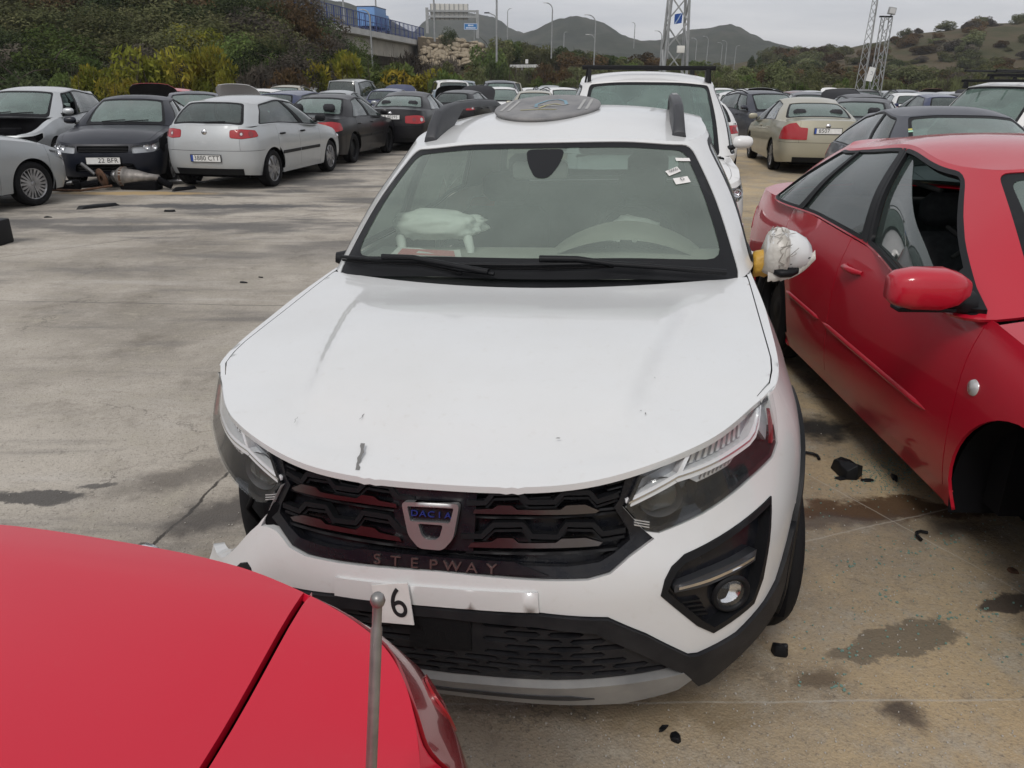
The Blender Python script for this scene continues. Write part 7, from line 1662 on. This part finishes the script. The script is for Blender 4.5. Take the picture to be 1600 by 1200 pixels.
def glass_scatter():
    GM = mat('glass_shard', (.15, .27, .235), .3, coat=.3); b = MB(); r = random.Random(8)
    def sh(px, py, s):
        c = gp(px, py); a = r.uniform(0, 6.3); n = r.randint(3, 5); P = [(c.x + s * math.cos(a + 6.283 * k / n) * r.uniform(.5, 1), c.y + s * math.sin(a + 6.283 * k / n) * r.uniform(.5, 1)) for k in range(n)]; z = .0015
        b.add([(x, y, z) for x, y in P] + [(x, y, z + .003) for x, y in P], [tuple(range(n))[::-1], tuple(range(n, 2 * n))] + [(i, (i + 1) % n, n + (i + 1) % n, n + i) for i in range(n)])
    for k in range(520): sh(r.gauss(1395, 38), r.gauss(735, 17), r.uniform(.002, .005))
    for k in range(260): sh(r.uniform(1240, 1600), r.uniform(660, 1080), r.uniform(.002, .006))
    for (x, y) in ((1330, 885), (1478, 965), (1325, 1015), (1545, 960), (1388, 930), (1480, 845), (1425, 860), (1310, 1075), (1302, 760)):
        for k in range(9): sh(r.gauss(x, 11), r.gauss(y, 6), r.uniform(.002, .008))
    tag(b.build('glass_crumbs', GM), 'green crumbs of shattered car glass scattered on the concrete', 'glass', kind='stuff')
    g2 = MB(); b = g2; GR = mat('grit', (.42, .40, .36), .9)
    for k in range(2600): sh(r.uniform(-50, 1650), r.uniform(420, 1200) if k % 2 else r.uniform(640, 1200), r.uniform(.001, .0042))
    tag(g2.build('grit', GR), 'pale grit scattered on the concrete', 'gravel', kind='stuff')
glass_scatter()
def hubs():
    c = gp(150, 298); o = empty('hub_assembly', (c.x, c.y, 0), .4); tag(o, 'rusty brake disc with hub and wishbone lying before the blue-black saloon', 'car part', 'running gear on the ground')
    M = Matrix.Rotation(rad(25), 4, 'X') @ Matrix.Rotation(rad(-60), 4, 'Z')
    def A(b, nm, m, p=o, T=Matrix.Translation((.12, 0, .19))): return link(nm, xform(b.mesh(), T @ M), m, p)
    d = A(MB().lathe([(-.012, .05), (-.012, .155), (.012, .155), (.012, .075), (.055, .070), (.055, .001)], 32, 'Y'), 'brake_disc', M_RUST); A(MB().lathe([(.055, .06), (.075, .055), (.075, .03), (.10, .03), (.10, .001)], 20, 'Y'), 'hub', M_STEEL)
    b = MB(); b.tube([(-.55, .1, .05), (-.35, .05, .09), (-.15, 0, .10), (.05, 0, .12)], [.03, .04, .05, .05], 8); b.build('wishbone', M_DARK, o); MB().tube([(-.15, .1, .42), (.02, .05, .25)], .03, 8).build('strut', M_STEEL, o); MB().tube([(-.6, -.1, .05), (-.2, -.25, .04), (.25, -.1, .08)], .02, 6).build('tie_rod', M_RUST, o); MB().box((-.35, .05, .10), (.30, .2, .14)).build('bracket', M_DARK, o, bevel=.02); MB().tube([(-.62, .0, .08), (-.45, .0, .12), (-.3, -.05, .14)], .035, 8).build('link_arm', M_STEEL, o)
    c = gp(222, 296); g_ = empty('gearbox', (c.x, c.y, 0), -.1); tag(g_, 'scrapped gearbox with aluminium housing on the ground beside the hub', 'car part', 'running gear on the ground')
    MB().lathe([(-.36, .03), (-.36, .13), (-.30, .17), (-.24, .17), (-.22, .14), (-.05, .12), (.15, .07), (.32, .05), (.33, .001)], 20, 'X', (0, 0, .19)).build('housing', mat('cast_aluminium', (.30, .28, .26), .55, .6, vary=.5, vscale=12), g_)
    MB().lathe([(-.44, .001), (-.44, .10), (-.37, .10), (-.37, .001)], 24, 'X', (0, 0, .20)).build('flange', M_STEEL, g_); MB().box((.0, 0, .07), (.62, .22, .13)).build('sump', M_DARK, g_, bevel=.02); MB().lathe([(-.02, .001), (-.02, .17), (.02, .17), (.02, .001)], 24, 'X', (-.26, 0, .19)).build('bell_rim', M_RUST, g_); MB().tube([(.3, 0, .17), (.42, .02, .10), (.50, .03, .06)], [.05, .055, .05], 10).build('output_shaft', M_DARK, g_)
    c = gp(285, 288); s = MB().tube([(-.35, 0, .04), (-.1, 0, .05), (.1, .02, .05), (.4, .05, .035)], [.025, .04, .035, .012], 8).build('shock_absorber', M_STEEL); s.location = (c.x, c.y, 0); tag(s, 'grey shock absorber lying beside the silver hatchback', 'car part', 'running gear on the ground')
hubs()
# ---------------------------------------------------------------- air
def haze():
    m = bpy.data.materials.new('haze'); m.use_nodes = True; n = m.node_tree; n.nodes.clear(); o = n.nodes.new('ShaderNodeOutputMaterial'); v = n.nodes.new('ShaderNodeVolumePrincipled')
    v.inputs['Color'].default_value = (.93, .95, 1.0, 1); v.inputs['Density'].default_value = .00030; v.inputs['Anisotropy'].default_value = .2; n.links.new(v.outputs[0], o.inputs['Volume'])
    b = MB(); b.box((0, 700, 58), (9000, 7600, 120)); h = b.build('haze', m); tag(h, 'thin grey haze over the yard and the hills', 'haze', kind='stuff')
haze()
